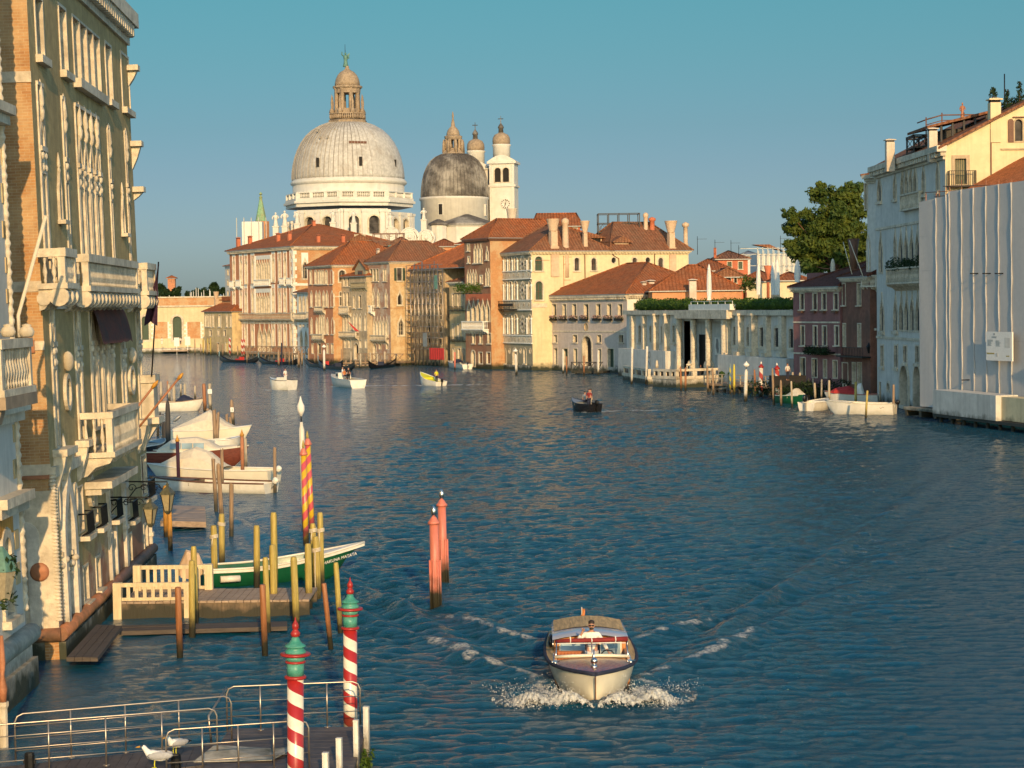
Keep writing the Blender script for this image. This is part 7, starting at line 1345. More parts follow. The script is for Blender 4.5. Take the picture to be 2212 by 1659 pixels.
z1=f.P('B',640,1528)[1];z2=f.P('B',640,1565)[1];b=MB();b.box(0,f.L,-.06,.06,z1-.22,z1);b.box(0,f.L,-.06,.06,z2-.22,z2);f.ob(b,'rail',m.wood)
for i in range(10):b=MB();x=f.L*i/9;b.lathe([(.17,-.8),(.15,z1+.4)],8,(x,.1,0));f.ob(b,'pile',m.wood)
f.bx('deck',m.plank,0,f.L,z2+.01,z2+.15,.3,3)
for nm,lab,c,a,b_,yt in(('timber_terrace','timber terrace with crossed railing in front of the red gothic palazzo','A',(1100,1495),(1765,1512),1365),('timber_terrace','timber terrace with crossed railing in front of the dormer and corner houses','B',(590,1565),(1060,1570),1440),('timber_terrace','small dark railed terrace at the grey house portal','C',(985,1650),(1308,1650),1525)):
 f=bld(nm,lab,c,a[0],a[1],b_[0],b_[1],cat='terrace');zt=f.P(c,(a[0]+b_[0])/2,yt)[1];zd=zt-1.35;n=max(4,int(f.L/1.6));b=MB();mt=m.woodd if c=='C' else m.wood
 for zz in(zt,zd+.1):b.box(0,f.L,-.05,.05,zz-.12,zz)
 for i in range(n):
  x0=f.L*i/n;x1=f.L*(i+1)/n;b.bar((x0,0,zd),(x1,0,zt),.07,.07);b.bar((x0,0,zt),(x1,0,zd),.07,.07);b.box(x0-.06,x0+.06,-.06,.06,zd,zt)
 f.ob(b,'railing',mt);f.bx('deck',mt,0,f.L,zd-.25,zd,0,3)
 for i in range(n):b=MB();b.lathe([(.14,-.8),(.14,zd-.25)],7,(f.L*(i+.5)/n,.3,0));f.ob(b,'pile',mt)
 # scaffold on the dark house
f=bld('scaffolding','steel tube scaffolding in front of the dark house with red sheeting at its foot','B',1165,1560,1485,1572,cat='scaffold');zt=f.P('B',1320,530)[1];nx=9;zb=f.P('B',1320,1505)[1];zs=np.linspace(zb,zt-1,9)
for i in range(nx):
 for y in(-1.2,-.3):b=MB();x=f.L*i/(nx-1);b.tube([(x,y,zb-.8),(x,y,zt+NR.uniform(-1.2,1.0))],.065,5);f.ob(b,'upright',m.steel)
for k,z in enumerate(zs[1:]):
 b=MB()
 for y in(-1.2,-.3):b.tube([(0,y,z),(f.L,y,z)],.055,5);b.tube([(0,y,z+.9),(f.L,y,z+.9)],.04,5)
 f.ob(b,'ledger',m.steel);b=MB();b.box(.2,f.L-.2,-1.15,-.35,z-.12,z-.06);f.ob(b,'walk_board',m.plank)
for k in range(0,8):b=MB();i=(k*3)%7;b.tube([(f.L*i/8,-1.25,zs[k]),(f.L*(i+2)/8,-1.25,zs[k+1])],.045,5);f.ob(b,'brace',m.steel)
q=f.rect('B',1322,1382,1468,1505,-1.3);b=MB();n=30;b.add([(q[0]+(q[1]-q[0])*i/n,-1.3+.07*math.sin(i*1.3),z)for z in(q[2],q[3])for i in range(n+1)],[(i,i+1,n+2+i,n+1+i)for i in range(n)],0,True);f.ob(b,'red_sheet',m.red)
q=f.rect('B',1368,640,1405,780,-1.25);b=MB();b.add([(q[0]+(q[1]-q[0])*i/8,-1.25+.05*math.sin(i*2),z)for z in(q[2],q[3])for i in range(9)],[(i,i+1,10+i,9+i)for i in range(8)]);f.ob(b,'green_netting',m.verd);q=f.rect('B',1255,1230,1300,1370,-1.25);f.bx('grey_panel',m.zinc,q[0],q[1],q[2],q[3],-1.28,-1.24)
p=at('B',1715,800,303);b=MB();[leaves(b,(-1.6+.4*i,0,.2*math.sin(i*2)),.75,160,.12)for i in range(9)];o=b.build('balcony_plant',m.hedge);o.location=(p.x,p.y,p.z+.4);tag(o,'bright green plant overflowing the dark red house balcony','plant')
b=MB();b.box(p.x-2.2,p.x+2.2,p.y+.3,p.y+2.2,p.z-.5,p.z-.3);o=b.build('plant_shelf',m.iron);tag(o,'iron shelf under the bright green balcony plant','shelf')
for i,(xa,ya,xb,yb,lab)in enumerate(((470,1090,560,1205,'long red banner slanting from the dormer house balcony'),(765,1170,790,1280,'red and gold flag hanging on the corner house balcony'))):
 p=at('B',xa,ya,340);q=at('B',xb,yb,340);d=q-p;b=MB();vs=[]
 for j in range(9):
  for k in range(4):t=j/8;vs.append((d.x*t+k*.22*(.4+t),.06*math.sin(j+k),d.z*t-k*.1))
 b.add(vs,[(j*4+k,j*4+k+1,(j+1)*4+k+1,(j+1)*4+k)for j in range(8)for k in range(3)],0,True);o=b.build('banner',m.red if i==0 else m.redh);o.location=p;tag(o,lab,'banner')
 # flower boxes of the grey house
for i,x in enumerate((795,895,1000,1110,1240,1355,1465)):
 u,zz=GH.P('C',x,1085,-.3);rt_=empty('flower_box','window box of pink and white flowers, %s of seven on the grey house'%nth(i,7),'flower box',GH.M@Matrix.Translation((u,-.3,zz)),'flower boxes of the grey house');b=MB();b.box(-.95,.95,-.2,.2,-.28,0);b.build('box',m.iron,rt_);b=MB();[leaves(b,(-.75+.3*k,0,.2),.32,30,.1)for k in range(6)];b.build('foliage',m.leafd,rt_);b=MB();[leaves(b,(-.75+.3*k,-.08,.27),.3,26,.09)for k in range(6)];b.build('blossom',m.flow,rt_)
 # ------------------------------------------------------------------ people
def skin_mesh(name,J,E,mat,parent,root=0,sub=1):
 me=bpy.data.meshes.new(name);me.from_pydata([j[0]for j in J],E,[]);me.materials.append(mat);o=bpy.data.objects.new(name,me);COL.objects.link(o);o.parent=parent
 md=o.modifiers.new('skin','SKIN');sv=me.skin_vertices[0].data
 for i,j in enumerate(J):sv[i].radius=j[1]if hasattr(j[1],'__len__')else(j[1],j[1]);sv[i].use_root=(i==root)
 md.use_smooth_shade=True;s=o.modifiers.new('sub','SUBSURF');s.levels=s.render_levels=sub;return o
def person(label,M,arms=None,legs=None,shirt=None,trousers=None,hair=None,h=1.72,fingers=False,lean=0.0,skirt_only=False,glasses=False,group=None):
 """figure facing local -Y; arms/legs give (elbow, hand) and (knee, ankle) per side"""
 rt_=empty('person',label,'person',M,group);k=h/1.72;V=lambda x,y,z:(x*k,(y-lean*max(0,z-.95))*k,z*k)
 arms=arms or(((-.25,.02,1.16),(-.24,-.1,.92)),((.25,.02,1.16),(.24,-.1,.92)));legs=legs or(((-.1,-.03,.5),(-.1,.02,.09)),((.1,-.03,.5),(.1,.02,.09)))
 J=[(V(0,0,.95),(.15*k,.11*k)),(V(0,0,1.18),(.135*k,.095*k)),(V(0,.01,1.36),(.155*k,.1*k)),(V(0,0,1.47),(.055*k,.055*k)),(V(0,-.01,1.53),(.055*k,.06*k)),(V(0,-.02,1.6),(.09*k,.105*k)),(V(0,-.01,1.69),(.085*k,.1*k))];E=[(0,1),(1,2),(2,3),(3,4),(4,5),(5,6)]
 SH=[(V(0,0,.9),(.165*k,.12*k)),(V(0,0,1.18),(.15*k,.11*k)),(V(0,.01,1.36),(.17*k,.115*k)),(V(0,0,1.44),(.08*k,.075*k))];SE=[(0,1),(1,2),(2,3)]
 TR=[(V(0,0,.96),(.16*k,.12*k))];TE=[]
 for sd,(el,ha)in zip((-1,1),arms):
  b=len(J);J+=[(V(sd*.175,.01,1.4),(.055*k,.055*k)),(V(*el),(.042*k,.042*k)),(V(*ha),(.028*k,.026*k))];E+=[(2,b),(b,b+1),(b+1,b+2)]
  dv=(Vector(V(*ha))-Vector(V(*el))).normalized();pl=Vector(V(*ha))+dv*.07*k;J.append((pl,(.036*k,.02*k)));E.append((b+2,b+3))
  if fingers:
   sdv=dv.cross(Vector((0,-1,0.15))).normalized();up_=sdv.cross(dv).normalized();pb=len(J)-1
   for q,ln in enumerate((.075,.085,.08,.062)):
    o0=pl+sdv*(q-1.5)*.021+dv*.025;n0=len(J);cv=-up_ if sd>0 else up_
    J+=[(o0,.0095),(o0+dv*ln*.4+cv*.02,.009),(o0+dv*ln*.45+cv*.06,.008),(o0+dv*.0+cv*.065,.007)];E+=[(pb,n0),(n0,n0+1),(n0+1,n0+2),(n0+2,n0+3)]
   n0=len(J);t0=pl-sdv*.035-dv*.01;td=(Vector((0.1,-.1,1))if sd<0 else(dv*.5-sdv)).normalized();J+=[(t0,.011),(t0+td*.035,.0105),(t0+td*.07,.009)];E+=[(b+3,n0),(n0,n0+1),(n0+1,n0+2)]
  c=len(SH);m1=Vector(V(*el)).lerp(Vector(V(*ha)),.7 if fingers else.25);SH+=[(V(sd*.175,.01,1.395),(.075*k,.072*k)),(V(*el),(.062*k,.062*k)),(m1,(.05*k,.05*k))];SE+=[(2,c),(c,c+1),(c+1,c+2)]
 for sd,(kn,an)in zip((-1,1),legs):
  b=len(J);an=Vector(V(*an));J+=[(V(sd*.09,0,.88),(.085*k,.09*k)),(V(*kn),(.058*k,.06*k)),(an,(.04*k,.045*k)),(an+Vector((0,-.14*k,-.05*k)),(.04*k,.03*k))];E+=[(0,b),(b,b+1),(b+1,b+2),(b+2,b+3)]
  c=len(TR);TR+=[(V(sd*.09,0,.88),(.1*k,.105*k)),(V(*kn),(.075*k,.078*k)),(an+Vector((0,0,.05)),(.062*k,.062*k))];TE+=[(0,c),(c,c+1),(c+1,c+2)]
 skin_mesh('body',J,E,m.skin,rt_);skin_mesh('shirt',SH,SE,shirt or m.shirt,rt_);skin_mesh('trousers',TR,TE,trousers or m.navy,rt_)
 hc=Vector(V(0,-.02,1.635));b=MB();b.sph(hc+Vector((0,.05,.06))*k,(.085*k,.085*k,.075*k),10,7);b.build('hair',hair or m.hair,rt_)
 b=MB();y=hc.y-.1*k;b.sph((hc.x,y+.0,hc.z-.035*k),(.014,.02,.022),6,5,0)
 for sx in(-.034,.034):b.sph((hc.x+sx*k,y+.012,hc.z-.005),(.013,.008,.008),6,4,1)
 b.box(hc.x-.026,hc.x+.026,y+.008,y+.02,hc.z-.082*k,hc.z-.072*k,2)
 for sx in(-1,1):b.sph((hc.x+sx*.082*k,hc.y+.01,hc.z-.02),(.012,.022,.032),6,5,0)
 b.build('face',[m.skin,m.hair,m.redst],rt_)
 if glasses:b=MB();[b.sph((hc.x+sx*k,y+.004,hc.z-.004),(.032,.014,.024),8,5)for sx in(-.036,.036)];b.box(hc.x-.08,hc.x+.08,y+.012,y+.02,hc.z-.0,hc.z+.012);b.build('sunglasses',m.iron,rt_);b=MB();b.sph((hc.x,y+.03,hc.z-.085*k),(.055,.05,.035),8,5);b.build('beard',m.hair,rt_)
 return rt_
SIT=(((-.13,-.42,.93),(-.13,-.45,.5)),((.13,-.42,.93),(.13,-.45,.5)))
def facing(p,yaw):return Matrix.Translation(p)@Matrix.Rotation(yaw,4,'Z')
# ------------------------------------------------------------------ boats (local +x is the bow)
def hullmesh(L,B,H,up=.35,stern=.85,keel=-.3,flat=.78,n=16,rake=.12):
 rings=[];top=[]
 for i in range(n+1):
  t=i/n;x=-L/2+L*t;bw=B/2*(stern+(1-stern)*min(1,t/.4))if t<.4 else B/2*max(.012,1-((t-.4)/.6)**2.3);zs=H*(1+up*max(0,t-.25)**2*1.6);zk=keel+(zs-keel)*.75*max(0,(t-.8)/.2)**2.2;r=[]
  for sd in(1,-1):
   pts=[(0,zk),(bw*flat*.55,zk+.05*(zs-zk)),(bw*flat,zk+.24*(zs-zk)),(bw*.93,zk+.6*(zs-zk)),(bw,zs)]
   pts=[(y,z)for y,z in pts]
   r.append([Vector((x+rake*L*max(0,t-.6)**1.5*(z-zk)/max(.1,zs-zk),sd*y,z))for y,z in pts])
  rings.append(r[0][::-1]+r[1][1:]);top.append((rings[-1][0],rings[-1][-1]))
 return rings,top
def boat(label,c,stern,bow,B,H,mh,mb=None,md=None,mg=None,name='motorboat',cat='boat',drop=.25,up=.35,stern_w=.85,grp=None,bottom=1,foredeck=.35,kw=None):
 S=wz(c,*stern);Bo=wz(c,*bow);d=Bo-S;L=d.length;yaw=math.atan2(d.y,d.x);rt_=empty(name,label,cat,Matrix.Translation((S+Bo)/2)@Matrix.Rotation(yaw,4,'Z'),grp);rings,top=hullmesh(L,B,H,up,stern_w,**(kw or{}))
 b=MB();mm=[0]*8
 if mb:
  for j in range(8):
   if 4-bottom<=j<4+bottom:mm[j]=1
 b.loft(rings,mats=mm);b.add(rings[0],[list(range(9))]);b.build('hull',[mh,mb or mh],rt_);b=MB()
 for k in(0,1):b.tube([t[k]for t in top],.035+.008*L/6,6)
 b.build('gunwale',mg or mh,rt_);b=MB();nd=int(16*(1-foredeck))
 b.loft([[t[0]+Vector((0,-.05,-drop)),t[1]+Vector((0,.05,-drop))]for t in top[:nd+1]],sm=False);b.loft([[t[0]+Vector((0,0,-.02)),(t[0]+t[1])/2+Vector((0,0,.05)),t[1]+Vector((0,0,-.02))]for t in top[nd:]]);a,e=top[nd];b.add([a,e,e-Vector((0,0,drop)),a-Vector((0,0,drop))],[(0,1,2,3)]);b.build('deck',md or mh,rt_)
 rt_['L']=L;return rt_,L,top
def outboard(rt_,x,z,mat,s=1.0,tilt=0.0):
 o=empty('outboard_motor',None,None,Matrix.Translation((x,0,z))@Matrix.Rotation(tilt,4,'Y'));o.parent=rt_;b=MB();b.lathe([(.1*s,0),(.17*s,.06*s),(.19*s,.3*s),(.15*s,.42*s),(.06*s,.46*s)],8,(-.14*s,0,.05*s),sx=1.25,sy=.8);b.build('cowl',mat,o);b=MB();b.box(-.22*s,-.06*s,-.05*s,.05*s,-.75*s,.0);b.sph((-.14*s,0,-.72*s),(.22*s,.06*s,.06*s),8,5);b.build('leg',m.zinc if mat is not m.iron else m.iron,o)
def tent(rt_,pts,mat,name='canvas_cover'):
 b=MB();rr=[]
 for x,w,z,zb in pts:rr.append([Vector((x,w,zb)),Vector((x,w*.8,zb+(z-zb)*.55)),Vector((x,w*.35,zb+(z-zb)*.93)),Vector((x,0,z)),Vector((x,-w*.35,zb+(z-zb)*.93)),Vector((x,-w*.8,zb+(z-zb)*.55)),Vector((x,-w,zb))])
 b.loft(rr,sm=False);return b.build(name,mat,rt_)
m.hullw=plain('white_hull_paint',(.74,.70,.6),.35,.1,1,.03,stain=(.5,.44,.3),sfac=.3,sscale=1);m.hullc=plain('cream_hull_paint',(.72,.66,.5),.3,.08,.8,.02,coat=.3);m.anti=plain('red_antifouling',(.42,.1,.05),.6,.25,2,.1);m.mahog=woodm('mahogany',(.3,.07,.025),.22,False,.6,'y',.3);m.mahx=woodm('mahogany_side',(.17,.045,.025),.25,False,.6,'x',.3)
m.greenh=plain('green_hull_paint',(.007,.085,.035),.3,.15,1.5,.03,coat=.3);m.gondb=plain('black_lacquer',(.012,.012,.014),.25,.3,2,.05,coat=.5);m.varn=woodm('orange_varnish',(.52,.2,.04),.3,False,.8,'z',.25);m.leath=plain('orange_leather',(.52,.17,.04),.5,.1,3,.2);m.teak=woodm('teak_deck',(.66,.42,.17),.8,False,1,'y',.45);m.roofp=plain('pale_blue_cabin_paint',(.36,.37,.42),.22,.08,1,.02,coat=.4);m.burg=plain('burgundy_canvas',(.22,.02,.018),.75,.2,3,.2);m.yelf=plain('yellow_fabric',(.66,.6,.03),.7,.15,3,.1);m.clear=None
cg,t,b_=newmat('windscreen_glass');tb=N(t,'ShaderNodeBsdfTransparent');gb=N(t,'ShaderNodeBsdfGlossy');gb.inputs['Roughness'].default_value=.03;mx=N(t,'ShaderNodeMixShader');mx.inputs[0].default_value=.06;t.links.new(tb.outputs[0],mx.inputs[1]);t.links.new(gb.outputs[0],mx.inputs[2]);t.links.new(mx.outputs[0],t.nodes['Material Output'].inputs[0])
m.clear=cg
m.pane=glassm('sky_painted_cabin_glass',(.3,.42,.48),.1,.4)  # pale blue base colour stands in for sky reflected in the panes
# moored at left
rt_,L,top=boat('white wooden motorboat with red bottom lying broadside behind the rough posts','M',(1270,1236),(150,1205),1.9,.55,m.hullw,m.anti,m.wood,m.brown,bottom=2,grp='boats moored at left',kw=dict(keel=-.2));outboard(rt_,-L/2-.05,.55,m.hullw,.75,-.6)
rt_,L,top=boat('cream boat under a peaked canvas tent behind the white wooden motorboat','M',(1300,1140),(130,1120),2.2,.75,m.hullc,None,m.cloth,m.hullw,grp='boats moored at left');tent(rt_,[(-L*.12,.85,.9,.75),(L*.02,.95,1.75,.72),(L*.12,.95,2.0,.72),(L*.22,.9,1.75,.72),(L*.42,.4,1.0,.8)],m.cloth);outboard(rt_,-L/2-.05,.7,m.hullw,.75,-.7)
rt_,L,top=boat('mahogany-red cabin boat with cream canopy and clear side panes','M',(120,985),(1030,975),2.2,.95,m.mahx,m.hullw,m.cloth,m.hullc,grp='boats moored at left',kw=dict(keel=-.25));tent(rt_,[(-L*.4,.9,1.15,.95),(-L*.25,1.0,1.75,.95),(L*.0,1.0,1.85,.95),(L*.12,.95,1.6,1.0),(L*.22,.8,1.25,1.05),(L*.42,.3,1.3,1.2)],m.cloth)
for sx in(-.2,-.08,.04):b=MB();b.box(L*sx-.33,L*sx+.33,-1.0,-.9,1.15,1.5);b.box(L*sx-.33,L*sx+.33,.9,1.0,1.15,1.5);b.build('side_pane',m.pane,rt_)
rt_,L,top=boat('large cream boat under a tall ridged cover, bow to the right','M',(330,770),(1060,765),2.5,1.0,m.hullc,None,m.hullw,m.hullw,grp='boats moored at left');tent(rt_,[(-L*.46,1.0,1.2,1.0),(-L*.2,1.15,1.9,1.0),(0,1.15,2.5,1.0),(L*.2,1.0,1.6,1.05),(L*.34,.7,1.2,1.15)],m.cloth)
rt_,L,top=boat('small white dinghy tucked between the two covered boats','M',(700,815),(975,800),1.5,.6,m.hullw,None,m.hullw,m.hullw,grp='boats moored at left')
rt_,L,top=boat('white boat with blue stripe and dark tarpaulin beyond the white palazzo corner','M',(210,460),(615,455),2.2,.9,m.hullw,m.navy,m.mahx,m.wood,grp='boats moored at left');tent(rt_,[(-.4,.7,1.1,.9),(.3,.8,1.6,.9),(1.2,.5,1.2,.95)],m.navy)
rt_,L,top=boat('dark motorboat in the building shade with a pale top rail','M',(-80,905),(250,845),2.0,.7,m.gondb,None,m.zinc,m.hullw,grp='boats moored at left')
b=MB();b.sph((0,0,0),(.16,.16,.42),10,7);o=b.build('fender',m.zinc);p=at('M',375,530,wz('M',375,640).y);o.matrix_basis=Matrix.Translation(p)@Matrix.Rotation(.9,4,'Y');tag(o,'grey fender lying tilted above the shaded boats','fender')
# green boat with the name
S_=wz('N',775,655);B_=wz('N',1850,588);d=B_-S_;L=d.length+.9;yaw=math.atan2(d.y,d.x)
rt_,L,top=boat('long green and white open rowing motorboat with its name on the bow','N',(775,655),(1900,590),1.75,.62,m.greenh,None,m.hullw,m.hullw,up=1.1,name='green_boat',drop=.28,foredeck=.22,kw=dict(keel=-.2,rake=.5))
b=MB();ms=[t[1]for t in top];ms0=[t[0]for t in top]
for tt in(ms,ms0):b.loft([[p+Vector((0,.015 if p.y>0 else-.015,.0)),p+Vector((0,.012 if p.y>0 else-.012,-.13))]for p in tt])
b.build('white_strake',m.hullw,rt_);b=MB()
for x in(-L*.28,-L*.02,L*.2):b.box(x-.13,x+.13,-.72,.72,.42,.47)
b.build('thwart',m.mahx,rt_);tent(rt_,[(-L/2-.75,.28,.75,.35),(-L/2-.5,.42,1.3,.3),(-L/2-.05,.4,1.15,.4),(-L/2+.12,.3,.7,.55)],m.chim,'motor_cover')
b=MB();b.tube([(-L*.33-.35,-.88,.28),(-L*.33+.35,-.88,.28)],.12,8);b.build('fender',m.hullw,rt_)
pA,pB=top[13][1],top[15][1];dv=(pB-pA).normalized();nn=Vector((dv.y,-dv.x,0)).normalized();upv=Vector((0,-.25,1)).normalized();xa=dv;za=xa.cross(upv).normalized()if True else nn;ya=za.cross(xa).normalized();cen=pA.lerp(pB,.42)+Vector((0,-.10,-.34));Mx=Matrix(((xa.x,ya.x,za.x,cen.x),(xa.y,ya.y,za.y,cen.y),(xa.z,ya.z,za.z,cen.z),(0,0,0,1)));text_mesh('HAKUNA MATATA',.17,m.shirt,rt_,Mx)
# gondolas
def gondola(label,c,stern,bow,k=1.0):
 S=wz(c,*stern);Bo=wz(c,*bow);d=Bo-S;L=max(9,d.length);yaw=math.atan2(d.y,d.x);rt_=empty('gondola',label,'gondola',Matrix.Translation((S+Bo)/2)@Matrix.Rotation(yaw,4,'Z'),'gondolas by the palazzi');rings=[];n=22;top=[]
 for i in range(n+1):
  t=i/n;q=abs(t-.5)*2;bw=.72*max(.02,1-q**2.2);zs=.5+1.25*max(0,q-.45)**2*(1.35 if t>.5 else 1.2)*2;zk=-.25+.95*max(0,q-.6)**1.5*3;zk=min(zk,zs-.12);x=-L/2+L*t;rings.append([Vector((x,y*bw,z))for y,z in((1,zs),(.9,zk+.4*(zs-zk)),(.6,zk),(-.6,zk),(-.9,zk+.4*(zs-zk)),(-1,zs))]);top.append((rings[-1][0],rings[-1][-1]))
 b=MB();b.loft(rings);b.build('hull',m.gondb,rt_);b=MB();b.loft([[a-Vector((0,0,.12)),e-Vector((0,0,.12))]for a,e in top]);b.build('deck',m.gondb,rt_);b=MB()
 pe=top[-1][0];b.prism([(pe.x-.02,pe.z-.5),(pe.x+.12,pe.z-.35),(pe.x+.1,pe.z+.1),(pe.x+.3,pe.z+.35),(pe.x+.05,pe.z+.6),(pe.x-.12,pe.z+.3),(pe.x-.1,pe.z)],-.02,.02)
 for i in range(6):b.box(pe.x+.1,pe.x+.32,-.015,.015,pe.z-.32+i*.09,pe.z-.28+i*.09)
 b.build('prow_iron',m.chrome,rt_);b=MB();b.box(-.6,.5,-.5,.5,.4,.7);b.box(-.9,-.6,-.5,.5,.4,1.05);b.build('seat',m.red if 'red' in label else m.navy,rt_);return rt_
gondola('black gondola farthest left before the red gothic palazzo','A',(1240,1535),(840,1528));gondola('black gondola behind the thick posts of the red gothic palazzo','A',(1660,1556),(1240,1545));gondola('black gondola with red seat before the red house, bow left','B',(440,1592),(62,1572));gondola('black gondola nearest the white lamp pole, bow left','B',(560,1612),(190,1590));gondola('black gondola with its bow curling right of the timber pier','B',(700,1600),(985,1572))
# small boats under way
rt_,L,top=boat('small white motorboat with one standing figure at far left of the open water','S',(330,580),(90,575),2.2,1.15,m.hullw,None,m.hullc,m.gondb,grp='boats under way');b=MB();b.box(-.3,.3,-.5,.5,.9,1.5);b.build('console',m.hullw,rt_);FOAMS.append(tuple(rt_.location[:2])+(3.5,3.0));rl=rt_.matrix_basis.translation
def riders(rt_,lst):
 for(x,y,z,yaw,label,kw)in lst:
  p=rt_.matrix_basis@Vector((x,y,z));ry=rt_.matrix_basis.to_euler().z;person(label,facing(p,ry+yaw),**kw)
riders(rt_,[(-.7,0,.85,-math.pi/2,'person in white standing at the console of the small white motorboat',dict(trousers=m.shirt))])
S2=(1150,560);rt2,L,top=boat('white cabin launch carrying a group of people across the far canal','S',(1060,562),(775,520),2.4,1.0,m.hullw,None,m.hullc,m.hullw,grp='boats under way');b=MB();b.box(.2,1.7,-.8,.8,.95,1.7);b.build('cabin',m.hullw,rt2);b=MB();b.box(.45,1.45,-.83,.83,1.25,1.6);b.build('cabin_window',m.glassb,rt2)
riders(rt2,[(.0,.3,.7,0,'person in a white shirt standing behind the cabin of the white launch',dict(trousers=m.shirt)),(-.5,-.4,.5,2,'person in a dark top seated in the white launch',dict(shirt=m.navy,legs=SIT)),(-1.0,.3,.5,-1,'person in an orange top seated in the white launch',dict(shirt=m.leath,legs=SIT)),(-1.9,0,.7,1.2,'person in black standing at the stern of the white launch',dict(shirt=m.iron,trousers=m.iron))])
rt3,L,top=boat('small white and yellow speedboat with its bow lifted','S',(1975,535),(1745,525),2.0,.8,m.hullw,m.yelf,m.yelf,m.hullw,up=.8,grp='boats under way');outboard(rt3,-L/2,.7,m.iron,1.0);rt3.rotation_mode='XYZ';rt3.matrix_basis=rt3.matrix_basis@Matrix.Rotation(-.12,4,'Y')
riders(rt3,[(-1.3,0,.45,-math.pi/2,'person in a yellow shirt steering the white and yellow speedboat',dict(shirt=m.yelf,trousers=m.navy))])
rt4,L,top=boat('small dark inflatable boat with three people crossing mid canal','U',(1925,612),(1700,600),1.9,.75,m.gondb,None,m.zinc,m.gondb,up=.7,grp='boats under way');outboard(rt4,-L/2,.6,m.iron,1.0)
riders(rt4,[(.3,-.35,.1,.4,'person in a dark t-shirt sitting near the bow of the dark inflatable',dict(shirt=m.zinc,legs=SIT)),(-.7,-.2,.35,2.6,'person in a white shirt standing in the dark inflatable',dict(trousers=m.cloth)),(-1.1,.3,.35,-2.6,'person in a dark red top at the stern of the dark inflatable',dict(shirt=m.burg,trousers=m.navy))])
rt5,L,top=boat('small white moored boat under a navy tarpaulin beside the dark red house','U',(665,188),(480,165),2.0,.75,m.hullw,None,m.hullw,m.hullw);tent(rt5,[(-.9,.8,.9,.7),(-.2,.85,1.45,.75),(.8,.7,1.35,.8),(1.5,.4,1.0,.85)],m.navy);outboard(rt5,-L/2,.65,m.gondb,1.0);outboard(rt5,-L/2-.4,.5,m.hullw,.8,-.6)
for r_,f_ in((rt2,(3.5,2.5)),(rt3,(3.2,2.2)),(rt4,(2.6,2.0))):q=r_.matrix_basis.translation;FOAMS.append((q.x+.8,q.y,f_[0],f_[1]));FOAMS.append((q.x+4.5,q.y+.5,4,1.2))
# moored at right
rt_,L,top=boat('green and white boat with a cream cover among the right-hand posts','F',(62,1350),(262,1365),2.0,.75,m.greenh,None,m.hullw,m.hullw,grp='boats moored at right');tent(rt_,[(-.2,.7,.9,.75),(.8,.8,1.5,.75),(1.8,.5,1.0,.8)],m.cloth)
rt_,L,top=boat('long boat under a bright red cover behind the white speedboat','F',(935,1365),(455,1362),2.4,.95,m.hullw,m.anti,m.hullw,m.anti,grp='boats moored at right');tent(rt_,[(-L*.1,1.0,1.2,1.0),(0.3,1.05,1.75,1.0),(L*.3,.9,1.55,1.05),(L*.42,.5,1.2,1.1)],m.red);tent(rt_,[(-L*.22,.5,1.0,.9),(-L*.17,.55,2.0,.9),(-L*.1,.5,1.9,.9),(-L*.07,.4,1.1,.9)],m.shirt,'white_cover')
rt_,L,top=boat('short white and red boat with a black outboard in front of the green boat','F',(285,1425),(470,1405),2.0,.75,m.hullw,m.anti,m.hullw,m.hullw,grp='boats moored at right',bottom=2);outboard(rt_,-L/2,.75,m.gondb,1.4)
rt_,L,top=boat('long white speedboat with squiggled name lying nearest on the right','F',(1070,1455),(470,1450),2.3,.95,m.hullw,None,m.hullw,m.hullc,grp='boats moored at right',up=.3);outboard(rt_,-L/2,.9,m.gondb,.9,-.5);text_pts=[(-.55+.09*i,.05*math.sin(i*1.7))for i in range(13)];b=MB();b.tube([(-L*.28+x,-1.0,.62+z*1.6)for x,z in text_pts],.018,4);b.tube([(-L*.28+x,1.0,.62+z*1.6)for x,z in text_pts],.018,4);b.build('lettering',m.wood,rt_)
p=at('F',120,1085,195);person('person in a grey shirt standing on the quay behind the flowering hedge',facing((p.x,p.y,at('F',120,1003,195).z-1.72),.4),shirt=m.pgrey)
for i,(x,lab)in enumerate(((250,'person in white standing on the far quay left of the green door'),(440,'person in pale clothes on the far quay right of the green door'))):p=at('A',x,1352,448);person(lab,facing(p,.5),trousers=m.shirt if i==0 else m.navy)
# ------------------------------------------------------------------ water taxi
TM=Matrix.Translation((TAXI.x,TAXI.y,0))@Matrix.Rotation(-.012,4,'Z')@Matrix.Rotation(-R(2.5),4,'X');taxi=empty('water_taxi','cream and mahogany water taxi speeding toward the viewer','boat',TM)
ST=[(-.28,.0,.80,.30),(.05,.22,.79,.06),(.4,.47,.785,-.12),(.9,.75,.78,-.25),(1.6,.98,.775,-.33),(2.4,1.11,.77,-.37),(3.4,1.17,.76,-.4),(5,1.18,.74,-.4),(7,1.14,.72,-.4),(8.6,1.05,.70,-.4)]
def taxi_half(y):return float(np.interp(y,[s[0]for s in ST],[s[1]for s in ST]))
rings=[];
for y,w,zs,zk in ST:
 h=zs-zk;w=max(w,.015);p=[(w,zs),(w*.97,zs-.12*h),(w*.88,zk+.55*h),(w*.68,zk+.25*h),(w*.3,zk+.06*h),(0,zk)];yy=lambda z:y+(.34*(1-(z-zk)/h)if y<0 else.0);rings.append([Vector((x,yy(z),z))for x,z in p]+[Vector((-x,yy(z),z))for x,z in p[-2::-1]])
b=MB();b.loft(rings,mats=[0]*3+[0,0,0,0]+[0]*3);b.add(rings[-1],[list(range(11))]);hull=b.build('hull',m.hullc,taxi);s_=hull.modifiers.new('sub','SUBSURF');s_.levels=s_.render_levels=1
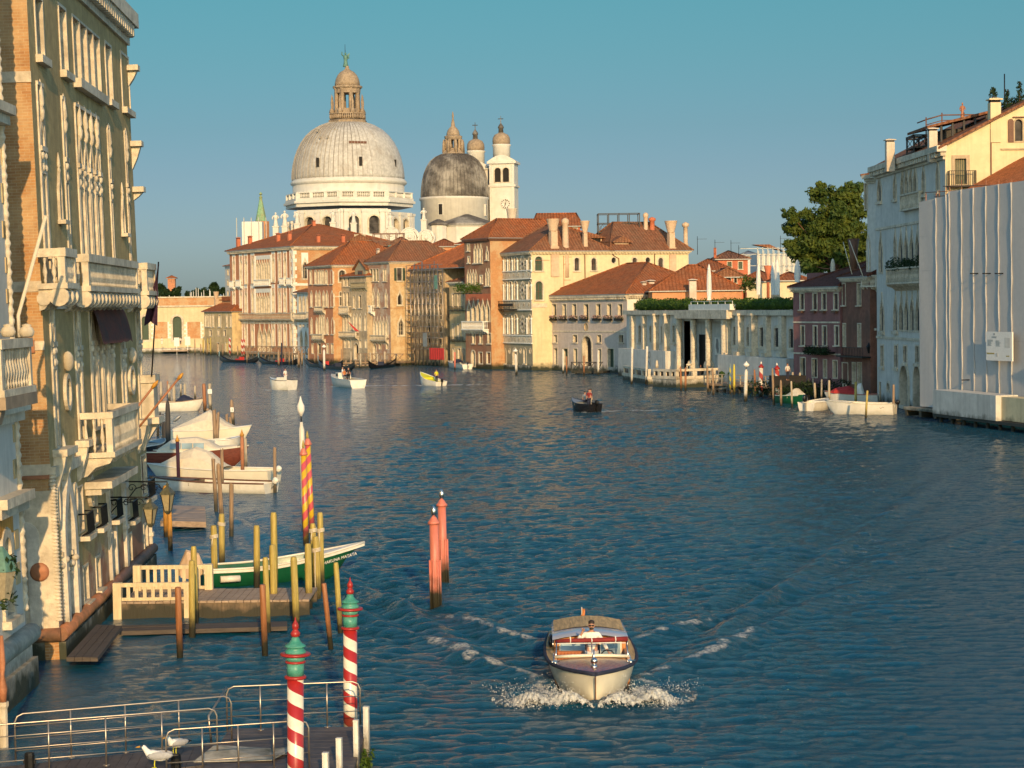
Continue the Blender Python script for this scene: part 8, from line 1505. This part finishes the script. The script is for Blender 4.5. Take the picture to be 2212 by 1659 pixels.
b=MB();[b.tube([(sd*(s[1]+.02),s[0],s[2]+.01)for s in ST],.05,8)for sd in(-1,1)];b.build('gunwale',m.navy,taxi);b=MB();b.bar((0,-.345,.74),(0,.1,-.05),.03,.05);b.build('stem_strip',m.brown,taxi);b=MB()
[b.tube([(sd*(np.interp(y,[s[0]for s in ST],[s[1]for s in ST])*.78+.03),y+.1,.12)for y in(.3,.7,1.2,2.0)],.02,5)for sd in(-1,1)];b.build('boot_stripe',m.woodp,taxi)
WB=.93
b=MB();ys=[-.22,.05,.4,.9,1.5,2.0,2.35];b.loft([[Vector((sd*min(taxi_half(y),WB+.05 if y>1.4 else 9)*u,y,.80+.07*(1-u*u)-(.0 if y<2 else 0)))for sd,u in((-1,1),(-1,.5),(1,0),(1,.5),(1,1))]for y in ys]);b.build('foredeck',m.mahog,taxi)
b=MB();[b.loft([[Vector((sd*taxi_half(y),y,.80)),Vector((sd*(WB-.02),y,.815))][::sd]for y in(1.35,2,3,4,6,8,8.6)])for sd in(-1,1)];b.build('side_deck',m.teak,taxi);b=MB();[b.box(sd*(WB+.02)-.05,sd*(WB+.02)+.05,1.6,3.6,.81,.828)for sd in(-1,1)];b.build('deck_edge',m.roofp,taxi)
b=MB();b.box(-WB,WB,2.4,4.3,-.08,-.03);b.build('cockpit_floor',m.teak,taxi);b=MB();[b.box(sd*WB-.03,sd*WB+.03,2.35,4.3,-.05,.84)for sd in(-1,1)];b.build('coaming',m.varn,taxi);b=MB();b.tube([(-WB-.02,2.52,.86),(-.5,2.37,.9),(0,2.33,.915),(.5,2.37,.9),(WB+.02,2.52,.86)],.045,8);b.build('windscreen_sill',m.hullc,taxi)
ws=empty('windscreen',None,None,Matrix.Identity(4));ws.parent=taxi;fr_=MB();A0=[(-WB,2.55,.87),(0,2.36,.92),(WB,2.55,.87)];A1=[(-WB+.03,2.95,1.22),(0,2.8,1.27),(WB-.03,2.95,1.22)]
for a,e in zip(A0,A1):fr_.tube([a,e],.018,6)
fr_.tube(A1,.02,6);fr_.build('frame',m.chrome,ws);g=MB();g.add(A0+A1,[(0,1,4,3),(1,2,5,4)]);g.build('glass',m.clear,ws)
b=MB();b.tube([(-WB+.0,2.98,1.2),(-.6,2.86,1.235),(0,2.76,1.25),(.6,2.86,1.25),(WB,2.96,1.25)],[.045,.055,.06,.065,.07],9);cr=b.build('rolled_canvas',m.burg,taxi);b=MB()
for x in(-.55,0,.62):b.tube([(x,2.73+abs(x)*.15,1.34),(x+.01,2.68+abs(x)*.15,1.25),(x,2.75+abs(x)*.15,1.16)],.014,4)
b.tube([(-WB,2.9,1.15),(-.3,2.75,1.175),(0,2.7,1.18),(.5,2.78,1.18),(WB,2.9,1.15)],.012,4);b.build('lashing',m.shirt,cr)
b=MB();b.box(-WB,WB,4.28,4.34,-.05,1.16);bk=b.build('cabin_bulkhead',m.varn,taxi)
for x0,x1 in((-.78,-.14),(.28,.8)):b=MB();b.box(x0,x1,4.255,4.282,.62,1.06);b.build('window',m.pane,bk);b=MB();[b.box(*q)for q in((x0-.04,x1+.04,4.25,4.279,1.06,1.09),(x0-.04,x1+.04,4.25,4.279,.59,.62),(x0-.04,x0,4.25,4.279,.62,1.06),(x1,x1+.04,4.25,4.279,.62,1.06))];b.build('window_frame',m.hullc,bk)
b=MB();b.box(-.13,.26,4.24,4.279,-.03,.95);b.build('cabin_door',m.dark,bk)
for sd in(-1,1):
 b=MB();b.box(sd*WB-.025,sd*WB+.025,4.345,7.8,.7,1.17);cs=b.build('cabin_side',m.varn,taxi)
 for y in(4.5,5.6,6.7):b=MB();b.box(sd*(WB+.028)-.006,sd*(WB+.028)+.006,y,y+.95,.86,1.1);b.build('window',m.pane,cs)
b=MB();b.loft([[Vector((x*(WB+.07),y,1.16+dz+.13*(1-x*x)))for x in(-1,-.75,-.4,0,.4,.75,1)]for y,dz in((4.0,-.05),(4.12,.02),(4.6,.03),(6.2,.02),(7.7,-.02),(7.9,-.1))]);rf=b.build('cabin_roof',m.roofp,taxi);b=MB();b.loft([[Vector((x*(WB+.02),y,1.205+.135*(1-x*x)))for x in(-1,-.75,-.4,0,.4,.75,1)]for y in(5.1,6.4,7.6)]);b.build('roof_deck',m.teak,rf)
b=MB();b.box(-WB,WB,7.8,7.85,.7,1.2);b.build('aft_bulkhead',m.varn,taxi);b=MB();b.loft([[Vector((sd*taxi_half(y),y,.71))for sd in(-1,1)]for y in(7.86,8.6)]);b.build('aft_deck',m.teak,taxi)
b=MB();b.box(-.88,-.18,3.5,4.15,0,.42);b.box(-.88,-.18,4.0,4.22,.42,.8)
for i in range(8):b.tube([(-.84+i*.09,3.98,.45),(-.84+i*.09,3.98,.78)],.04,6)
b.build('seat',m.leath,taxi);b=MB();b.box(.3,.88,3.55,4.15,0,.5);b.build('seat',m.leath,taxi)
b=MB();b.box(.1,.86,2.6,2.9,.3,.82);ds=b.build('dashboard',m.varn,taxi);b=MB();b.tube([(.42+.17*math.cos(a),2.99-.06*math.sin(a),.82+.15*math.sin(a))for a in[i*math.pi/9 for i in range(19)]],.016,6);b.bar((.26,2.99,.82),(.58,2.99,.82),.02,.02);b.build('steering_wheel',m.iron,ds)
b=MB();b.lathe([(.02,0),(.02,.42)],6,(0,.75,.86));o=b.build('bow_staff',m.chrome,taxi);b=MB();b.prism([(.01,1.06),(.01,1.28),(-.05,1.1)],.74,.76);b.build('pennant',m.navy,o);b=MB();b.lathe([(.1,.86),(.07,.9),(.05,.95)],10,(0,.55,0));b.sph((0,.55,1.02),.085,12,8);b.build('bow_lamp',m.chrome,taxi)
for x,y in((-.95,1.55),(.95,1.55)):b=MB();b.tube([(x-.1,y-.1,.87),(x-.03,y-.02,.88),(x+.1,y+.1,.87)],.022,6);b.lathe([(.04,.8),(.03,.88)],8,(x,y,0));b.build('cleat',m.chrome,taxi)
b=MB();b.lathe([(.016,.6),(.014,1.5)],6,(-.12,8.3,0));fs_=b.build('flagstaff',m.cloth,taxi);b=MB();vs=[(-.12+.02*math.sin(k*2+j)+(.28*k/4)*(.25+.75*(j/6))*(1 if k else 1)-.14*(j/6),8.3+.06*math.sin(j*1.3+k),1.45-j*.1)for j in range(7)for k in range(5)];b.add(vs,[(j*5+k,j*5+k+1,(j+1)*5+k+1,(j+1)*5+k)for j in range(6)for k in range(4)],0,True);b.build('flag',m.leath,fs_)
b=MB();b.sph((-1.05,4.9,.98),(.07,.3,.2),10,7);b.build('fender',m.gondb,taxi);b=MB();[b.tube([(sd*.98,4.2,.82),(sd*1.0,4.2,1.1),(sd*1.0,6.5,1.08),(sd*.98,6.5,.82)],.014,5)for sd in(-1,1)];b.build('handrails',m.chrome,taxi)
person('bearded person in sunglasses and white linen steering the water taxi with a thumb up',TM@Matrix.Translation((.02,3.42,-.05)),arms=(((-.36,-.06,1.24),(-.25,-.16,1.46)),((.33,-.12,1.14),(.43,-.38,.97))),shirt=m.shirt,trousers=m.shirt,fingers=True,glasses=True,h=1.7)
# white water thrown up at the bow: two ragged curling sheets, then droplets
fm,t,b_=newmat('bow_foam');g_=N(t,'ShaderNodeNewGeometry').outputs['Position'];n1=noise(t,g_,9,6,.75,.3,.7);n2=noise(t,g_,30,3,.7,.3,.7);a_=N(t,'ShaderNodeAttribute');a_.attribute_name='cover'
t.links.new(mixc(t,n2,(.42,.45,.42),(.82,.79,.72)),b_.inputs['Base Color']);b_.inputs['Roughness'].default_value=.7;al=math_(t,'GREATER_THAN',math_(t,'ADD',a_.outputs['Fac'],math_(t,'ADD',math_(t,'MULTIPLY',n1,.6),math_(t,'MULTIPLY',n2,.35))),.95);t.links.new(al,b_.inputs['Alpha']);bump(t,b_,n2,.8,.03)
b=MB();cov=[]
for sd in(-1,1):
 nu,nw=90,40;ph=NR.rand()*9;base=len(b.v);vs=[]
 for i in range(nu):
  u=i/(nu-1);cq=.16+2.35*u**.9;cs=-.22+.85*u**1.2;hh=(.40*math.sin(math.pi*min(1,u*1.15+.12))+.04)*(.75+.35*math.sin(u*13+ph));wd=.30+.38*u
  for j in range(nw):
   w=j/(nw-1)*2-1;jt=math.sin(i*.9+j*.7+ph)*.03+NR.normal()*.018;z=hh*max(0,1-w*w)**.6+jt-.02
   vs.append((TAXI.x+sd*(cq+w*.16+NR.normal()*.012),TAXI.y+cs+w*wd+NR.normal()*.012,z));cov.append((1-abs(w)**2.2)*(1-.55*max(0,u-.45)/.55)*1.05)
 b.add(vs,[(i*nw+j,i*nw+j+1,(i+1)*nw+j+1,(i+1)*nw+j)for i in range(nu-1)for j in range(nw-1)],0,True)
o=b.build('bow_wave',fm);o.data.attributes.new('cover','FLOAT','POINT').data.foreach_set('value',np.array(cov,np.float32));tag(o,kind='stuff')
# flying spray at the bow
b=MB();oct_=[(1,0,0),(-1,0,0),(0,1,0),(0,-1,0),(0,0,1),(0,0,-1)];of=[(0,2,4),(2,1,4),(1,3,4),(3,0,4),(2,0,5),(1,2,5),(3,1,5),(0,3,5)]
for _ in range(7000):
 sd=1 if NR.rand()<.5 else-1;u=NR.rand()**.8;q=.2+1.75*u+NR.normal()*.15;y=-.15+.5*u+NR.normal()*.36+(.25 if u<.3 else 0);hmax=.5*math.exp(-((q-.8)/.65)**2)+.06;z=abs(NR.normal())*.42*hmax+.03
 if NR.rand()<.25:y+=NR.rand()*2.2;q+=.35*(y-.4);z*=.55
 if abs(q)<taxi_half(y)*.75-.02 and y>0:continue
 r=.004+.011*NR.rand()**3;c=Vector((TAXI.x+sd*q,TAXI.y+y,z));b.add([c+Vector(o_)*r for o_ in oct_],of)
m.foam=plain('spray_foam',(.78,.76,.7),.6,.05,5,0);o=b.build('bow_spray',m.foam);tag(o,kind='stuff')
# ------------------------------------------------------------------ pontoon at bottom left
z0=.62;PT=empty('pontoon','dark-decked landing pontoon with steel railings at the bottom left','pontoon',Matrix.Translation((0,0,0)))
CN=[wz('R',1198,1302,z0),wz('R',1130,1690,z0)];xr=(CN[0].x+CN[1].x)/2;yf=CN[0].y;yc=wz('Q',2212,775,z0).y
m.deck=plain('dark_deck_boards',(.075,.06,.055),.6,.3,1.2,.2,stain=(.16,.13,.11),sfac=.4,sscale=.8)
b=MB();x0=-6.3;nb=22
for i in range(nb):ya=35.5+(yf-35.5)*i/nb;yb=35.5+(yf-35.5)*(i+1)/nb;b.box(x0,xr,ya+.008,yb-.008,z0-.06,z0)
b.build('deck',m.deck,PT);b=MB();b.box(x0,xr-.02,35.5,yf-.02,-.4,z0-.062);b.build('float_box',m.redst,PT)
G0=wz('Q',1900,892,z0);G1=wz('Q',60,1092,z0);b=MB();n=26;dn=Vector((.06,-1,0))*1.9
for i in range(n):p=G0.lerp(G1+(G1-G0)*.3,i/n);q=G0.lerp(G1+(G1-G0)*.3,(i+.97)/n);b.add([p,q,q+dn,p+dn]+[v-Vector((0,0,.08))for v in(p,q,q+dn,p+dn)],[(0,1,2,3),(7,6,5,4),(0,4,5,1),(1,5,6,2),(2,6,7,3),(3,7,4,0)])
b.build('gangway',m.deck,PT)
def rail(pts,posts_,mids,name='railing',r=.019):
 rt_=empty(name,None,None,Matrix.Identity(4));rt_.parent=PT;b=MB();b.tube(pts,r,8);b.build('top_rail',m.steel,rt_)
 for a,e in posts_:b=MB();b.tube([a,e],r*.95,8);b.lathe([(.07,0),(.07,.015)],10,tuple(e));b.build('post',m.steel,rt_)
 for a,e in mids:b=MB();b.tube([a,e],r*.6,6);b.build('mid_rail',m.steel,rt_)
up=Vector((0,0,1))
def straight(P0,P1,hgt,nposts,ends=(True,True),mid=3):
 d=(P1-P0);t=d.normalized();pts=[];c=.16
 if ends[0]:pts+=[P0+up*.02,P0+up*(hgt-c),P0+up*(hgt-c*.3)+t*c*.3]
 pts+=[P0+up*hgt+t*c,P1+up*hgt-t*c]
 if ends[1]:pts+=[P1+up*(hgt-c*.3)-t*c*.3,P1+up*(hgt-c),P1+up*.02]
 ps=[P0+d*(i+1)/(nposts+1)for i in range(nposts)];rail(pts,[(p+up*hgt,p)for p in ps],[(P0+up*hgt*k/(mid+1),P1+up*hgt*k/(mid+1))for k in range(1,mid+1)])
g=lambda c,x,y:wz(c,x,y,z0)
straight(g('Q',2052,880),g('Q',140,1062),1.0,3);straight(g('Q',1925,1000),g('Q',-600,1215),1.0,4)
straight(g('R',1165,1295),g('R',20,1345),.98,3,(True,True),2);straight(g('R',725,1665),g('R',-500,1760),.98,3,(True,True),2)
b=MB();p=[g('R',20,1345)+up*.96,g('Q',1850,905)+up*.62,g('Q',1870,890)];b.tube(p,.024,7);b.build('sloping_rail',m.steel,PT)
for i,(x,yt,yb,w,lab)in enumerate(((1220,1130,1545,50,'tallest white fender post on the outer pontoon corner'),(1130,1245,1560,46,'white fender post leaning beside the far striped pole'),(985,1400,1680,52,'white fender post at the pontoon edge, second from bottom'),(868,1525,1780,54,'white fender post cut by the bottom edge'))):
 Y=wz('R',x,yb,.25 if i==0 else z0).y;p=at('R',x,yb,Y);h=at('R',x,yt,Y).z-p.z;w_=msize('R',w,Y)/2;b=MB();b.lathe([(w_*1.2,-.6),(w_*1.3,h*.5),(w_*1.3,h*.52),(w_*1.25,h*.9),(w_*1.35,h)],4,sm=False,rot=.6);b.box(-w_*.5,w_*.5,-w_*1.3,-w_*.9,h*.35,h*.95);o=b.build('fender_post',m.polew);o.location=p;tag(o,lab,'fender post','white fender posts of the pontoon')
p=g('R',200,1560);b=MB();b.add([(-1.05,-.45,.02),(.55,-.55,.05),(.95,.35,.12),(.4,.55,.04),(-.75,.4,.16)]+[(-1.05,-.45,0),(.55,-.55,.03),(.95,.35,.1),(.4,.55,.02),(-.75,.4,.14)],[(0,1,2,3,4),(9,8,7,6,5)]+[(i,i+5,(i+1)%5+5,(i+1)%5)for i in range(5)]);o=b.build('metal_sheet',m.pgrey);o.location=p;tag(o,'bent pale metal sheet lying on the pontoon deck','metal sheet')
b=MB()
for i in range(40):a=NR.rand();leaves(b,(xr+.06,36+a*6.5,.05+NR.rand()*.3),.16,20,.05)
o=b.build('algae',m.hedge);o.parent=PT;o['kind']='stuff'
for x,yt,lab in((265,970,'dark iron bollard at the left end of the gangway'),(1558,980,'dark iron bollard under the standing gull')):
 Y=38.9;p=at('Q',x,1180,Y);h=at('Q',x,yt,Y).z-p.z;r=msize('Q',46,Y);b=MB();b.lathe([(r,-.8),(r,h*.9),(r*.9,h*.95),(r*.85,h)],8,sm=False);b.box(-r*1.2,r*1.2,-r*.3,r*.3,h*.55,h*.68);o=b.build('bollard',m.iron);o.location=p;tag(o,lab,'bollard','pontoon bollards')
def gull(label,p,yaw,s,fold=True):
 rt_=empty('gull',label,'gull',facing(p,yaw),'gulls');J=[((-.2,0,.16),.035),((-.1,0,.17),.065),((.02,0,.19),.085),((.1,0,.22),.07),((.15,0,.28),.042),((.18,0,.33),.04),((.21,0,.345),.03)];J=[(tuple(s*q for q in a),r*s)for a,r in J]
 skin_mesh('body',J,[(i,i+1)for i in range(6)],m.gullw,rt_,2,2);b=MB()
 for sd in(-1,1):b.sph((-.06*s,sd*.065*s,.2*s),(.2*s,.03*s,.06*s),10,6,0);b.sph((-.24*s,sd*.03*s,.185*s),(.12*s,.012*s,.02*s),8,5,1)
 b.build('wing',[m.gullg,m.iron],rt_);b=MB();b.lathe([(.016*s,0),(.013*s,.04*s),(.002,.075*s)],7,M=Matrix.Translation((.235*s,0,.34*s))@Matrix.Rotation(math.pi/2+.15,4,'Y'));b.build('beak',m.woodp,rt_);b=MB()
 for sd in(-1,1):b.sph((.2*s,sd*.03*s,.355*s),.008*s,6,5)
 b.build('eye',m.iron,rt_)
 for sd in(-1,1):b=MB();b.tube([(.02*s,sd*.035*s,.13*s),(.03*s,sd*.035*s,.06*s),(.02*s,sd*.035*s,0)],.008*s,5);b.box(.0,.07*s,sd*.035*s-.02*s,sd*.035*s+.02*s,-.004,.006);b.build('leg',m.yelf,rt_)
m.gullw=plain('white_feathers',(.74,.72,.66),.8,.06,5,.05);m.gullg=plain('grey_feathers',(.36,.36,.36),.8,.15,6,.1)
gull('white and grey gull standing on the dark bollard by the railing',at('Q',1556,982,38.9),math.pi+.9,1.12)
gull('larger gull crouching low on the deck edge facing left',at('Q',1385,1108,38.2),math.pi+.15,1.3)
build_water()
